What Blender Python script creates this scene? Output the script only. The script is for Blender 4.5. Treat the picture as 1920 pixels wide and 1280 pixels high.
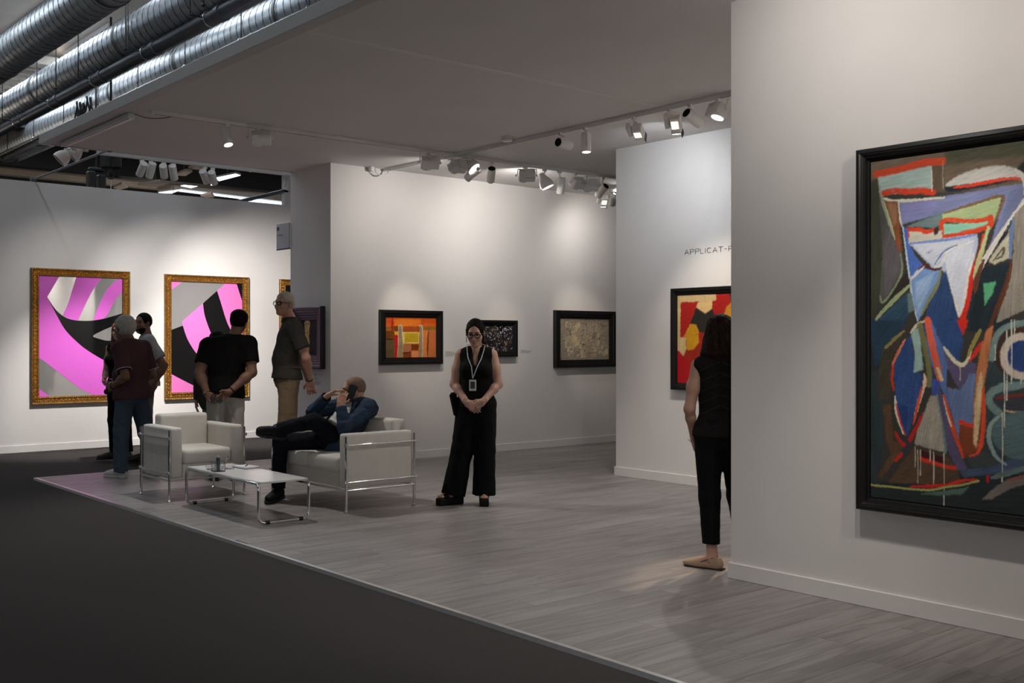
import bpy, bmesh, math, random
import numpy as np
from mathutils import Vector, Matrix

random.seed(7)
rng = np.random.default_rng(11)
for o in list(bpy.data.objects):
    bpy.data.objects.remove(o, do_unlink=True)
SC = bpy.context.scene
COL = SC.collection

# ------------------------------------------------------------------ camera, world, exposure
CAM_H = 1.46
YAW = math.atan(1700 / 2000)            # X runs away to the right, Y runs away to the left
cd = bpy.data.cameras.new('camera')
cd.sensor_width = 36.0
cd.lens = 36.0 * 2000 / 1920
cd.clip_start = 0.05
cd.clip_end = 200
cam = bpy.data.objects.new('camera', cd)
COL.objects.link(cam)
cam.location = (0, 0, CAM_H)
cam.rotation_euler = (math.pi / 2, 0, -YAW)
SC.camera = cam

w = bpy.data.worlds.new('hall_ambient')
SC.world = w
w.use_nodes = True
w.node_tree.nodes['Background'].inputs[0].default_value = (0.95, 0.97, 1.0, 1)
w.node_tree.nodes['Background'].inputs[1].default_value = 0.41

SC.view_settings.view_transform = 'Standard'
SC.view_settings.look = 'None'
SC.view_settings.gamma = 1
SC.view_settings.use_curve_mapping = False
SC.view_settings.exposure = 0.0

# strength of the booth's spotlights and the added lamps, in watts
E_ = dict(seat=152, a1=80, a2=30, a3=75, bell=48, bell2=66, cyl2=10, down=62, v1=47, v2=105, r4=98, w1=31, w2=84, w3=60, w4=110, warm=230,
          n1=74, n2=520, n3=160, n4=230, n5=430, x1=135, x2=115, burst=5, far=20, v3=26, v4=18, hall=36)

FW = Vector((math.sin(YAW), math.cos(YAW), 0))     # viewing direction
RT = Vector((math.cos(YAW), -math.sin(YAW), 0))    # to the right of it


def sight(px, py):
    """direction in which a spot of the photograph lies"""
    return FW + RT * ((px - 960) / 2000) + Vector((0, 0, (640 - py) / 2000))


def on_x(px, py, x):
    r = sight(px, py)
    r *= x / r.x
    return Vector((r.x, r.y, r.z + CAM_H))


def on_y(px, py, y):
    r = sight(px, py)
    r *= y / r.y
    return Vector((r.x, r.y, r.z + CAM_H))


def on_z(px, py, z=0.0):
    r = sight(px, py)
    r *= (z - CAM_H) / r.z
    return Vector((r.x, r.y, r.z + CAM_H))


# ------------------------------------------------------------------ materials
def lin(c):
    c = np.asarray(c, float) / 255.0
    return np.where(c <= 0.04045, c / 12.92, ((c + 0.055) / 1.055) ** 2.4)


MATS = {}


def mat(name, rgb, rough=0.6, metal=0.0, noise=0.0, nscale=8.0, bump=0.0, bscale=60.0, spec=0.5, stretch=None,
        emit=None, estr=0.0, trans=0.0, coat=0.0, sheen=0.0, vcol=None, alpha=1.0, ior=1.45):
    """a procedural principled material: colour with a little noise, fine relief"""
    if name in MATS:
        return MATS[name]
    m = bpy.data.materials.new(name)
    m.use_nodes = True
    nt = m.node_tree
    b = nt.nodes['Principled BSDF']
    b.inputs['Roughness'].default_value = rough
    b.inputs['Metallic'].default_value = metal
    b.inputs['Specular IOR Level'].default_value = spec
    b.inputs['IOR'].default_value = ior
    b.inputs['Transmission Weight'].default_value = trans
    b.inputs['Coat Weight'].default_value = coat
    b.inputs['Sheen Weight'].default_value = sheen
    b.inputs['Alpha'].default_value = alpha
    col = (rgb[0], rgb[1], rgb[2], 1)
    b.inputs['Base Color'].default_value = col
    tc = nt.nodes.new('ShaderNodeTexCoord')
    src = tc.outputs['Object']
    if stretch:
        mp = nt.nodes.new('ShaderNodeMapping')
        mp.inputs['Scale'].default_value = stretch
        nt.links.new(src, mp.inputs['Vector'])
        src = mp.outputs['Vector']
    if vcol:
        at = nt.nodes.new('ShaderNodeAttribute')
        at.attribute_name = vcol
        nt.links.new(at.outputs['Color'], b.inputs['Base Color'])
    elif noise > 0:
        n = nt.nodes.new('ShaderNodeTexNoise')
        n.inputs['Scale'].default_value = nscale
        n.inputs['Detail'].default_value = 5
        nt.links.new(src, n.inputs['Vector'])
        r = nt.nodes.new('ShaderNodeMapRange')
        r.inputs['From Min'].default_value = 0.3
        r.inputs['From Max'].default_value = 0.7
        r.inputs['To Min'].default_value = 1 - noise
        r.inputs['To Max'].default_value = 1 + noise
        nt.links.new(n.outputs['Fac'], r.inputs['Value'])
        mx = nt.nodes.new('ShaderNodeVectorMath')
        mx.operation = 'SCALE'
        mx.inputs[0].default_value = rgb
        nt.links.new(r.outputs['Result'], mx.inputs['Scale'])
        nt.links.new(mx.outputs['Vector'], b.inputs['Base Color'])
    if bump > 0:
        n2 = nt.nodes.new('ShaderNodeTexNoise')
        n2.inputs['Scale'].default_value = bscale
        n2.inputs['Detail'].default_value = 4
        nt.links.new(src, n2.inputs['Vector'])
        bp = nt.nodes.new('ShaderNodeBump')
        bp.inputs['Strength'].default_value = bump
        bp.inputs['Distance'].default_value = 0.01
        nt.links.new(n2.outputs['Fac'], bp.inputs['Height'])
        nt.links.new(bp.outputs['Normal'], b.inputs['Normal'])
    if emit:
        b.inputs['Emission Color'].default_value = (*emit, 1)
        b.inputs['Emission Strength'].default_value = estr
    MATS[name] = m
    return m


# ------------------------------------------------------------------ mesh helpers
class MB:
    def __init__(s):
        s.v = []
        s.f = []

    def raw(s, vs, fs):
        n = len(s.v)
        s.v += [tuple(v) for v in vs]
        s.f += [tuple(i + n for i in f) for f in fs]
        return s

    def box(s, c, size, rot=None, bev=0.0):
        x, y, z = [a / 2 for a in size]
        if bev > 0:
            b = min(bev, x * .95, y * .95, z * .95)
            vs = []
            for sx in (-1, 1):
                for sy in (-1, 1):
                    for sz in (-1, 1):
                        vs += [(sx * x, sy * (y - b), sz * (z - b)), (sx * (x - b), sy * y, sz * (z - b)),
                               (sx * (x - b), sy * (y - b), sz * z)]
            bm = bmesh.new()
            bv = [bm.verts.new(v) for v in vs]
            r = bmesh.ops.convex_hull(bm, input=bv)
            bmesh.ops.dissolve_limit(bm, angle_limit=0.01, verts=bm.verts, edges=bm.edges)
            bm.verts.index_update()
            vs = [v.co.copy() for v in bm.verts]
            fs = [[v.index for v in f.verts] for f in bm.faces]
            bm.free()
        else:
            vs = [Vector((sx * x, sy * y, sz * z)) for sx in (-1, 1) for sy in (-1, 1) for sz in (-1, 1)]
            fs = [(0, 1, 3, 2), (4, 6, 7, 5), (0, 4, 5, 1), (2, 3, 7, 6), (0, 2, 6, 4), (1, 5, 7, 3)]
        R = rot if rot is not None else Matrix.Identity(3)
        c = Vector(c)
        return s.raw([R @ Vector(v) + c for v in vs], fs)

    def span(s, lo, hi, bev=0.0):
        lo, hi = Vector(lo), Vector(hi)
        return s.box((lo + hi) / 2, hi - lo, bev=bev)

    def tube(s, pts, r, seg=10, cap=True, closed=False):
        pts = [Vector(p) for p in pts]
        n = len(pts)
        rr = r if isinstance(r, (list, tuple)) else [r] * n
        t0 = (pts[1] - pts[0]).normalized()
        up = Vector((0, 0, 1)) if abs(t0.z) < .9 else Vector((1, 0, 0))
        a = t0.cross(up).normalized()
        vs = []
        fs = []
        for i, p in enumerate(pts):
            if closed:
                t = (pts[(i + 1) % n] - pts[i - 1]).normalized()
            else:
                t = (pts[min(i + 1, n - 1)] - pts[max(i - 1, 0)]).normalized()
            a = (a - t * a.dot(t)).normalized()
            b = t.cross(a)
            for k in range(seg):
                an = 2 * math.pi * k / seg
                vs.append(p + (a * math.cos(an) + b * math.sin(an)) * rr[i])
        m = n if closed else n - 1
        for i in range(m):
            j = (i + 1) % n
            for k in range(seg):
                k2 = (k + 1) % seg
                fs.append((i * seg + k, i * seg + k2, j * seg + k2, j * seg + k))
        if cap and not closed:
            fs.append(tuple(range(seg - 1, -1, -1)))
            fs.append(tuple((n - 1) * seg + k for k in range(seg)))
        return s.raw(vs, fs)

    def lathe(s, prof, c=(0, 0, 0), axis='z', seg=24):
        """prof: list of (radius, height)"""
        vs = []
        fs = []
        n = len(prof)
        c = Vector(c)
        for (r, h) in prof:
            for k in range(seg):
                an = 2 * math.pi * k / seg
                x, y = max(r, 1e-5) * math.cos(an), max(r, 1e-5) * math.sin(an)
                p = {'z': (x, y, h), 'x': (h, x, y), 'y': (y, h, x)}[axis]
                vs.append(c + Vector(p))
        for i in range(n - 1):
            for k in range(seg):
                k2 = (k + 1) % seg
                fs.append((i * seg + k, i * seg + k2, (i + 1) * seg + k2, (i + 1) * seg + k))
        return s.raw(vs, fs)

    def prism(s, poly, d):
        """flat polygon (list of 3-D points) pushed along d"""
        n = len(poly)
        d = Vector(d)
        vs = [Vector(p) for p in poly] + [Vector(p) + d for p in poly]
        fs = [tuple(range(n)), tuple(range(2 * n - 1, n - 1, -1))]
        for i in range(n):
            j = (i + 1) % n
            fs.append((j, i, i + n, j + n))
        return s.raw(vs, fs)

    def mesh(s, name, m=None, smooth=False, off=(0, 0, 0)):
        me = bpy.data.meshes.new(name)
        o = Vector(off)
        me.from_pydata([Vector(v) - o for v in s.v], [], s.f)
        bm = bmesh.new()
        bm.from_mesh(me)
        bmesh.ops.recalc_face_normals(bm, faces=bm.faces)
        bm.to_mesh(me)
        bm.free()
        if m:
            me.materials.append(m)
        if smooth:
            me.polygons.foreach_set('use_smooth', [True] * len(me.polygons))
            try:
                me.set_sharp_from_angle(angle=math.radians(40))
            except Exception:
                pass
        me.update()
        return me

    def build(s, name, m, parent=None, smooth=False, label=None):
        off = origin(parent) if parent else base_of(s.v)
        me = s.mesh(name, m, smooth, off)
        o = link(name, me, parent)
        if not parent:
            o.location = off
        if label:
            o['label'] = label
        return o


def base_of(vs):
    a = np.array([tuple(v) for v in vs])
    lo, hi = a.min(0), a.max(0)
    return Vector(((lo[0] + hi[0]) / 2, (lo[1] + hi[1]) / 2, lo[2]))


def origin(o):
    p = Vector((0, 0, 0))
    while o:
        p += o.location
        o = o.parent
    return p


def link(name, data, parent=None):
    o = bpy.data.objects.new(name, data)
    COL.objects.link(o)
    if parent:
        o.parent = parent
    return o


def tag(o, label, cat, group=None):
    o['label'] = label
    o['category'] = cat
    if group:
        o['group'] = group
    return o


def thing(name, label, cat, loc=(0, 0, 0), group=None):
    o = link(name, None)
    o.location = loc
    o.empty_display_size = .1
    return tag(o, label, cat, group)


def struct(o):
    o['kind'] = 'structure'
    return o


def arc_path(pts, r, n=5):
    """polyline with rounded corners"""
    pts = [Vector(p) for p in pts]
    out = [pts[0]]
    for i in range(1, len(pts) - 1):
        a = (pts[i - 1] - pts[i])
        b = (pts[i + 1] - pts[i])
        rr = min(r, a.length * .49, b.length * .49)
        p0 = pts[i] + a.normalized() * rr
        p1 = pts[i] + b.normalized() * rr
        for k in range(n + 1):
            t = k / n
            out.append(p0 * (1 - t) ** 2 + pts[i] * 2 * t * (1 - t) + p1 * t * t)
    out.append(pts[-1])
    return out


def spot(name, loc, target, energy, deg, blend=0.5, color=(1, 1, 1), size=0.03, parent=None):
    l = bpy.data.lights.new(name, 'SPOT')
    l.energy = energy
    l.spot_size = math.radians(deg)
    l.spot_blend = blend
    l.color = color
    l.shadow_soft_size = size
    o = bpy.data.objects.new(name, l)
    COL.objects.link(o)
    o.location = loc
    o.rotation_euler = (Vector(target) - Vector(loc)).to_track_quat('-Z', 'Y').to_euler()
    return o


WARM = (1.0, 0.86, 0.72)
NEUT = (1.0, 0.95, 0.90)
COOL = (0.90, 0.95, 1.0)
# ------------------------------------------------------------------ materials of the setting
M_wall = mat('white_wall_paint', (0.74, 0.715, 0.695), rough=0.85, noise=0.015, nscale=3, bump=0.04, bscale=220, spec=0.25)
M_base = mat('white_satin_skirting', (0.76, 0.735, 0.715), rough=0.5, noise=0.01)
M_ceil = mat('white_stretched_ceiling_fabric', (0.70, 0.675, 0.66), rough=0.95, noise=0.02, nscale=2, bump=0.05, bscale=300, spec=0.1)
M_ceilstrip = mat('pale_ceiling_strip', (0.745, 0.72, 0.705), rough=0.9)
M_fasc = mat('white_canopy_beam', (0.54, 0.525, 0.51), rough=0.7, noise=0.02)
M_carpet = mat('charcoal_hall_carpet', (0.066, 0.0615, 0.0590), rough=1.0, noise=0.14, nscale=260, bump=0.5, bscale=420, spec=0.05)
M_alu = mat('brushed_aluminium', (0.62, 0.62, 0.62), rough=0.32, metal=1.0, noise=0.05, nscale=40)
M_chrome = mat('polished_chrome', (0.82, 0.82, 0.83), rough=0.06, metal=1.0)
M_white = mat('white_powder_coat', (0.72, 0.70, 0.68), rough=0.42, noise=0.02)
M_black = mat('black_lacquer', (0.012, 0.011, 0.011), rough=0.35, noise=0.1, nscale=30)
M_dark = mat('dark_plastic', (0.02, 0.02, 0.021), rough=0.5)
M_duct = mat('galvanised_spiral_duct', (0.60, 0.63, 0.67), rough=0.40, metal=0.8, noise=0.16, nscale=14, bump=0.05, bscale=30)
M_seam = mat('duct_lock_seam', (0.10, 0.105, 0.115), rough=0.5, metal=0.8)
M_pipe = mat('painted_steel_pipe', (0.11, 0.12, 0.14), rough=0.45, metal=0.5, noise=0.1, nscale=6)
M_deck = mat('hall_roof_deck', (0.56, 0.48, 0.41), rough=0.8, noise=0.08, nscale=2)
M_beam = mat('hall_dark_beam', (0.045, 0.045, 0.047), rough=0.7, noise=0.1)
M_concrete = mat('hall_cream_beam', (0.62, 0.55, 0.48), rough=0.85, noise=0.08, nscale=3)
M_hall = mat('hall_far_wall', (0.05, 0.05, 0.05), rough=0.9, noise=0.2, nscale=.5)


def wood_floor():
    m = bpy.data.materials.new('grey_oak_laminate')
    m.use_nodes = True
    nt = m.node_tree
    b = nt.nodes['Principled BSDF']
    tc = nt.nodes.new('ShaderNodeTexCoord')
    oi = nt.nodes.new('ShaderNodeObjectInfo')
    geo = nt.nodes.new('ShaderNodeNewGeometry')
    # every plank gets its own stretch of grain: shift by a value that is constant on one plank
    idn = nt.nodes.new('ShaderNodeAttribute')
    idn.attribute_name = 'plank_id'
    addr = nt.nodes.new('ShaderNodeMath'); addr.operation = 'ADD'
    nt.links.new(oi.outputs['Random'], addr.inputs[0])
    nt.links.new(idn.outputs['Fac'], addr.inputs[1])
    sc = nt.nodes.new('ShaderNodeMath'); sc.operation = 'MULTIPLY'; sc.inputs[1].default_value = 57.0
    nt.links.new(addr.outputs[0], sc.inputs[0])
    cx = nt.nodes.new('ShaderNodeCombineXYZ')
    nt.links.new(sc.outputs[0], cx.inputs[0]); nt.links.new(sc.outputs[0], cx.inputs[1])
    va = nt.nodes.new('ShaderNodeVectorMath'); va.operation = 'ADD'
    nt.links.new(geo.outputs['Position'], va.inputs[0]); nt.links.new(cx.outputs[0], va.inputs[1])
    # broad cathedral figure
    mp = nt.nodes.new('ShaderNodeMapping'); mp.inputs['Scale'].default_value = (0.7, 7.5, 1)
    nt.links.new(va.outputs[0], mp.inputs['Vector'])
    n1 = nt.nodes.new('ShaderNodeTexNoise'); n1.inputs['Scale'].default_value = 1.0; n1.inputs['Detail'].default_value = 2.5
    n1.inputs['Distortion'].default_value = 0.6
    nt.links.new(mp.outputs[0], n1.inputs['Vector'])
    mul = nt.nodes.new('ShaderNodeMath'); mul.operation = 'MULTIPLY'; mul.inputs[1].default_value = 34.0
    nt.links.new(n1.outputs['Fac'], mul.inputs[0])
    sn = nt.nodes.new('ShaderNodeMath'); sn.operation = 'SINE'
    nt.links.new(mul.outputs[0], sn.inputs[0])
    # fine fibres
    mp2 = nt.nodes.new('ShaderNodeMapping'); mp2.inputs['Scale'].default_value = (1.6, 130, 1)
    nt.links.new(va.outputs[0], mp2.inputs['Vector'])
    n2 = nt.nodes.new('ShaderNodeTexNoise'); n2.inputs['Scale'].default_value = 1.0; n2.inputs['Detail'].default_value = 6
    nt.links.new(mp2.outputs[0], n2.inputs['Vector'])
    # wide smoky bands
    mp3 = nt.nodes.new('ShaderNodeMapping'); mp3.inputs['Scale'].default_value = (0.5, 5, 1)
    nt.links.new(va.outputs[0], mp3.inputs['Vector'])
    n3 = nt.nodes.new('ShaderNodeTexNoise'); n3.inputs['Scale'].default_value = 1.0; n3.inputs['Detail'].default_value = 4
    nt.links.new(mp3.outputs[0], n3.inputs['Vector'])

    def scaled(sock, k):
        q = nt.nodes.new('ShaderNodeMath'); q.operation = 'MULTIPLY'; q.inputs[1].default_value = k
        nt.links.new(sock, q.inputs[0])
        return q.outputs[0]

    def plus(a, c):
        q = nt.nodes.new('ShaderNodeMath'); q.operation = 'ADD'
        nt.links.new(a, q.inputs[0])
        if isinstance(c, float):
            q.inputs[1].default_value = c
        else:
            nt.links.new(c, q.inputs[1])
        return q.outputs[0]
    fr = nt.nodes.new('ShaderNodeMath'); fr.operation = 'FRACT'
    nt.links.new(scaled(addr.outputs[0], 7.31), fr.inputs[0])
    tot = plus(plus(plus(scaled(sn.outputs[0], 0.075), scaled(n2.outputs['Fac'], 0.42)), scaled(n3.outputs['Fac'], 0.50)),
               scaled(fr.outputs[0], 0.10))
    tot = plus(tot, 0.0)
    cr = nt.nodes.new('ShaderNodeValToRGB')
    cr.color_ramp.elements[0].position = 0.22
    cr.color_ramp.elements[0].color = (0.120, 0.110, 0.106, 1)
    cr.color_ramp.elements[1].position = 0.72
    cr.color_ramp.elements[1].color = (0.325, 0.306, 0.296, 1)
    nt.links.new(tot, cr.inputs['Fac'])
    nt.links.new(cr.outputs['Color'], b.inputs['Base Color'])
    rr = nt.nodes.new('ShaderNodeMapRange')
    rr.inputs['To Min'].default_value = 0.34; rr.inputs['To Max'].default_value = 0.52
    nt.links.new(n2.outputs['Fac'], rr.inputs['Value'])
    nt.links.new(rr.outputs[0], b.inputs['Roughness'])
    bp = nt.nodes.new('ShaderNodeBump'); bp.inputs['Strength'].default_value = 0.12; bp.inputs['Distance'].default_value = 0.003
    nt.links.new(n2.outputs['Fac'], bp.inputs['Height'])
    nt.links.new(bp.outputs['Normal'], b.inputs['Normal'])
    return m


M_wood = wood_floor()

# ------------------------------------------------------------------ booth geometry (metres)
CZ = 3.555            # underside of the canopy ceiling
EDGE = 3.50           # front edge of the wooden platform
BACK = 11.86          # back end of the booth
XR = 5.30             # wall carrying the large painting
YR = 4.145            # its free end
XA = 8.40             # wall with the lettering
YA = 8.13             # its free end
YB = 10.90            # wall with the orange painting
XB = 6.475            # side of that wall's thick end
YP = 14.87            # neighbour's wall with the two pink pictures
XE = 14.0

# floor of the hall and subfloor of the booth
o = struct(MB().span((-30, -14, -0.08), (30, 52, -0.02)).build('floor_hall_carpet', M_carpet)); o['label'] = 'charcoal carpet of the hall aisle'
M_sub = mat('dark_underlay', (0.03, 0.028, 0.027), rough=0.95, noise=.1)
floor = struct(MB().span((EDGE, -2.5, -0.02), (XE, BACK + .14, -0.011)).build('floor', M_sub)); floor['label'] = 'grey oak laminate floor of the booth'

# planks run along X
PW, PL = 0.192, 1.285
planks = []
rows = int((BACK + .14 + 2.5) / PW)
for j in range(rows + 1):
    y0 = -2.5 + j * PW
    y1 = min(y0 + PW, BACK + .14)
    if y1 - y0 < .02:
        continue
    x = EDGE + .012 - random.random() * PL
    while x < XE:
        x0, x1 = max(x, EDGE + .012), min(x + PL, XE)
        if x1 - x0 > .03:
            planks.append((x0, x1, y0, y1))
        x += PL


def seen(p):
    x, y = (p[0] + p[1]) / 2, (p[2] + p[3]) / 2
    v = Vector((x, y, 0))
    d = v.dot(FW)
    if d < 2:
        return 1e9
    t = v.dot(RT) / d
    if abs(t) > .56 or d < 3.7:
        return 1e9
    if x > XR and y < YR - .4 and x * .0 + y < (YR / XR) * x * .98:     # behind the big wall
        if t > .215:
            return 1e9
    return d


planks.sort(key=seen)
near, rest = planks[:300], planks[300:]
cache = {}
for p in near:
    lx, ly = p[1] - p[0], p[3] - p[2]
    key = (round(lx, 3), round(ly, 3))
    if key not in cache:
        cache[key] = MB().box((0, 0, 0), (lx - .0016, ly - .0016, .011), bev=.0011).mesh('plank', M_wood)
    q = link('plank', cache[key], floor)
    q.location = Vector(((p[0] + p[1]) / 2, (p[2] + p[3]) / 2, -.0055)) - floor.location
mb = MB()
ids = []
for p in rest:
    n0 = len(mb.f)
    mb.box(((p[0] + p[1]) / 2, (p[2] + p[3]) / 2, -.0055), (p[1] - p[0] - .0016, p[3] - p[2] - .0016, .011))
    ids += [random.random()] * (len(mb.f) - n0)
q = mb.build('planks', M_wood, floor)
at_ = q.data.attributes.new('plank_id', 'FLOAT', 'FACE')
at_.data.foreach_set('value', ids)
q['kind'] = 'stuff'

# aluminium edge of the platform
t1 = struct(MB().prism([(EDGE - .014, -2.5, -.02), (EDGE - .006, -2.5, .002), (EDGE + .018, -2.5, .0035), (EDGE + .018, -2.5, -.02)], (0, BACK + .15 + 2.5, 0)).build('trim_1', M_alu))
t1['label'] = 'aluminium edge strip between carpet and laminate'
t2 = struct(MB().prism([(EDGE - .014, BACK + .15, -.02), (EDGE - .014, BACK + .165, -.012), (EDGE - .014, BACK + .145, .0035), (EDGE - .014, BACK + .12, .0035), (EDGE - .014, BACK + .12, -.02)], (XE - EDGE, 0, 0)).build('trim_2', M_alu))
t2['label'] = 'aluminium edge strip at the back of the platform'


def wall(name, lo, hi, label):
    o = struct(MB().span(lo, hi).build(name, M_wall))
    o['label'] = label
    return o


WT = 3.60
wall('wall_right', (XR, -2.5, 0), (XR + .10, YR, WT), 'white wall carrying the large abstract painting')
wall('wall_lettered', (XA, -2.5, 0), (XA + .40, YA, WT), 'white wall with the gallery lettering')
wall('wall_centre', (XB, YB, 0), (XE, BACK, WT), 'white wall with the orange painting, thick grey end')
wall('wall_end', (XE, -2.5, 0), (XE + .1, BACK, WT), 'white end wall of the booth')
wall('wall_neighbour', (-6, YP, -.02), (9.5, YP + .14, 3.575), 'white wall of the next booth with the pink pictures')
# end panel standing behind the thick wall end
wall('wall_neighbour_return', (8.17, 15.15, -.02), (8.95, 15.25, 4.12), 'narrow white upright panel behind the wall end')

# skirting boards


def skirt(name, path, h=.098, t=.014, label=None):
    """path along the wall at floor level, offset outward is given in the points"""
    mb = MB()
    for (a, b) in path:
        lo = Vector((min(a[0], b[0]), min(a[1], b[1]), 0))
        hi = Vector((max(a[0], b[0]), max(a[1], b[1]), h))
        mb.span(lo, hi, bev=.003)
    o = struct(mb.build(name, M_base))
    if label:
        o['label'] = label
    return o


T = .016
skirt('baseboard_right', [((XR - T, -2.5), (XR, YR + T)), ((XR, YR), (XR + .10, YR + T))], label='white skirting under the large painting')
skirt('baseboard_lettered', [((XA - T, -2.5), (XA, YA + T)), ((XA, YA), (XA + .4, YA + T))], label='white skirting of the lettered wall')
skirt('baseboard_centre', [((XB - T, YB - T), (XE, YB)), ((XB - T, YB), (XB, BACK))], label='white skirting under the orange painting')
o = skirt('baseboard_neighbour', [((-6, YP - T), (9.5, YP))], label='white skirting under the pink pictures')

# canopy ceiling and its front beam
c = struct(MB().span((EDGE + .1, -2.5, CZ), (XE, BACK - .04, CZ + .06)).build('ceiling', M_ceil))
c['label'] = 'flat white fabric ceiling of the booth'
f = struct(MB().span((EDGE + .0, -2.5, CZ - .008), (EDGE + .105, BACK, CZ + .092), bev=.004).build('trim_3', M_fasc))
f['label'] = 'white front beam of the canopy'
f = struct(MB().span((EDGE + .106, BACK - .05, CZ - .004), (XE, BACK + .0, CZ + .055), bev=.003).build('trim_4', M_fasc))
f['label'] = 'white back beam of the canopy'
# slightly paler strips across the ceiling fabric
sm = MB().span((EDGE + .11, 6.36, CZ - .0035), (XA - .9, 6.42, CZ + .001), bev=.002).build('ceiling_strip', M_ceilstrip, c)
mbx = MB().span((EDGE + .11, 3.1, CZ - .0035), (XR - .05, 3.16, CZ + .001), bev=.002).build('ceiling_strip', M_ceilstrip, c)

# ------------------------------------------------------------------ the hall around and above
HZ = 6.9
hc = struct(MB().span((-30, -14, HZ), (30, 52, HZ + .1)).build('ceiling_hall', M_deck)); hc['label'] = 'dark ribbed roof of the exhibition hall'
nr = 0
rib = MB().box((0, 0, 0), (44, .16, .12)).mesh('roof_rib', M_deck)
for k in range(52):
    q = link('roof_rib', rib, hc)
    q.location = Vector((8, 22 + k * .5, HZ - .06)) - hc.location
for k, (yy, hh, mm) in enumerate([(24.5, .8, M_beam), (30.2, .75, M_beam), (36.2, .75, M_beam), (45, .8, M_beam)]):
    b_ = struct(MB().span((-14, yy, HZ - hh), (30, yy + .5, HZ - .01)).build('trim_%d' % (5 + k), mm)); b_['label'] = 'dark steel beam under the hall roof'
for k, (yy, zz) in enumerate([(33.4, 6.35), (39.0, 6.3), (20.5, 6.55)]):
    b_ = struct(MB().span((-14, yy, zz), (30, yy + .35, zz + .16)).build('trim_%d' % (9 + k), M_concrete)); b_['label'] = 'cream beam edge under the hall roof'
w_ = struct(MB().span((-30, 51.8, -.02), (30, 52, HZ)).build('wall_hall_back', M_hall)); w_['label'] = 'dark far wall of the hall'
# ------------------------------------------------------------------ ducts and pipes of the hall
M_ductring = mat('duct_coupling', (0.12, 0.125, 0.13), rough=0.4, metal=0.9)


def duct(x, z, r, label, y0=1.0, y1=27.0, joints=()):
    t = thing('spiral_duct', label, 'duct', (x, (y0 + y1) / 2, z - r), 'round ventilation ducts under the hall roof')
    prof = [(r, y0), (r, y1)]
    MB().lathe([(r, y0 + (y1 - y0) * k / 12) for k in range(13)], (x, 0, z), 'y', 40).build('pipe_shell', M_duct, t, smooth=True)
    pts = []
    pitch = .20
    n = int((y1 - y0) / pitch * 18)
    for k in range(n):
        a = 2 * math.pi * k / 18
        pts.append((x + (r + .002) * math.cos(a), y0 + pitch * k / 18, z + (r + .002) * math.sin(a)))
    MB().tube(pts, .0062, 4).build('lock_seam', M_seam, t)
    for yy in joints:
        MB().lathe([(r, yy - .05), (r + .012, yy - .045), (r + .014, yy), (r + .012, yy + .03), (r, yy + .05)], (x, 0, z), 'y', 40).build('coupling_ring', M_ductring, t, smooth=True)
    return t


duct(4.875, 6.0, .295, 'topmost spiral duct, nearest the photo corner', joints=(8.6, 13.6, 18.4))
duct(6.01, 6.0, .295, 'middle spiral duct above the dark pipe', joints=(8.9, 12.3, 15.9, 20))
duct(7.23, 6.0, .298, 'lowest spiral duct, just above the canopy beam', joints=(10.4, 13.2, 16.6, 19.5))


def pipe(x, z, r, label, y0=1.0, y1=27.0, step=2.4, m=M_pipe, rod=0.0):
    t = thing('hall_pipe', label, 'pipe', (x, (y0 + y1) / 2, z - r))
    MB().lathe([(r, y0), (r, y1)], (x, 0, z), 'y', 20).build('pipe_run', m, t, smooth=True)
    yy = y0 + 1.1
    while yy < y1:
        MB().lathe([(r, yy - .06), (r * 1.14, yy - .055), (r * 1.14, yy + .055), (r, yy + .06)], (x, 0, z), 'y', 20).build('pipe_sleeve', m, t, smooth=True)
        MB().tube([(x + rod, yy + .35, z + (r if not rod else 0)), (x + rod, yy + .35, HZ)], .008, 6).build('hanger_rod', M_dark, t)
        if rod:
            MB().box((x + rod / 2, yy + .35, z), (abs(rod), .02, .012)).build('hanger_bracket', M_dark, t)
        MB().lathe([(r + .004, yy + .33), (r + .01, yy + .335), (r + .01, yy + .365), (r + .004, yy + .37)], (x, 0, z), 'y', 20).build('pipe_clamp', M_alu, t, smooth=True)
        yy += step
    return t


pipe(5.92, 5.60, .098, 'thick dark grey pipe below the middle duct', step=2.1, rod=-.27)
pipe(6.79, 5.66, .042, 'thin conduit along the lowest duct', m=mat('grey_conduit', (.22, .23, .25), rough=.4, metal=.7, noise=.1), step=1.9)
# perforated cable tray under the lowest duct
tray = thing('cable_tray', 'perforated steel cable tray below the lowest duct', 'tray', (7.05, 14, 5.58))
mb = MB()
mb.span((6.92, 2, 5.58), (6.93, 26, 5.66)); mb.span((7.22, 2, 5.58), (7.23, 26, 5.66))
mb.build('tray_side', M_alu, tray)
mb = MB()
for k in range(118):
    mb.box((7.075, 2.1 + k * .2, 5.585), (.29, .10, .006))
q = mb.build('tray_rungs', M_alu, tray); q['kind'] = 'stuff'
# hangers of the middle duct
for k, yy in enumerate((9.5, 12.6, 15.2, 18.3)):
    h = thing('duct_hanger', ['hanger rod of the middle duct nearest the camera', 'second hanger rod of the middle duct', 'third hanger rod of the middle duct', 'farthest hanger rod of the middle duct'][k], 'hanger', (5.67, yy, 5.62), 'black hanger rods of the ducts')
    MB().tube([(5.67, yy, 5.62), (5.67, yy, HZ)], .009, 6).build('rod', M_dark, h)
    MB().box((5.67, yy, 5.64), (.05, .05, .035), bev=.008).build('clamp_nut', M_dark, h)

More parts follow.
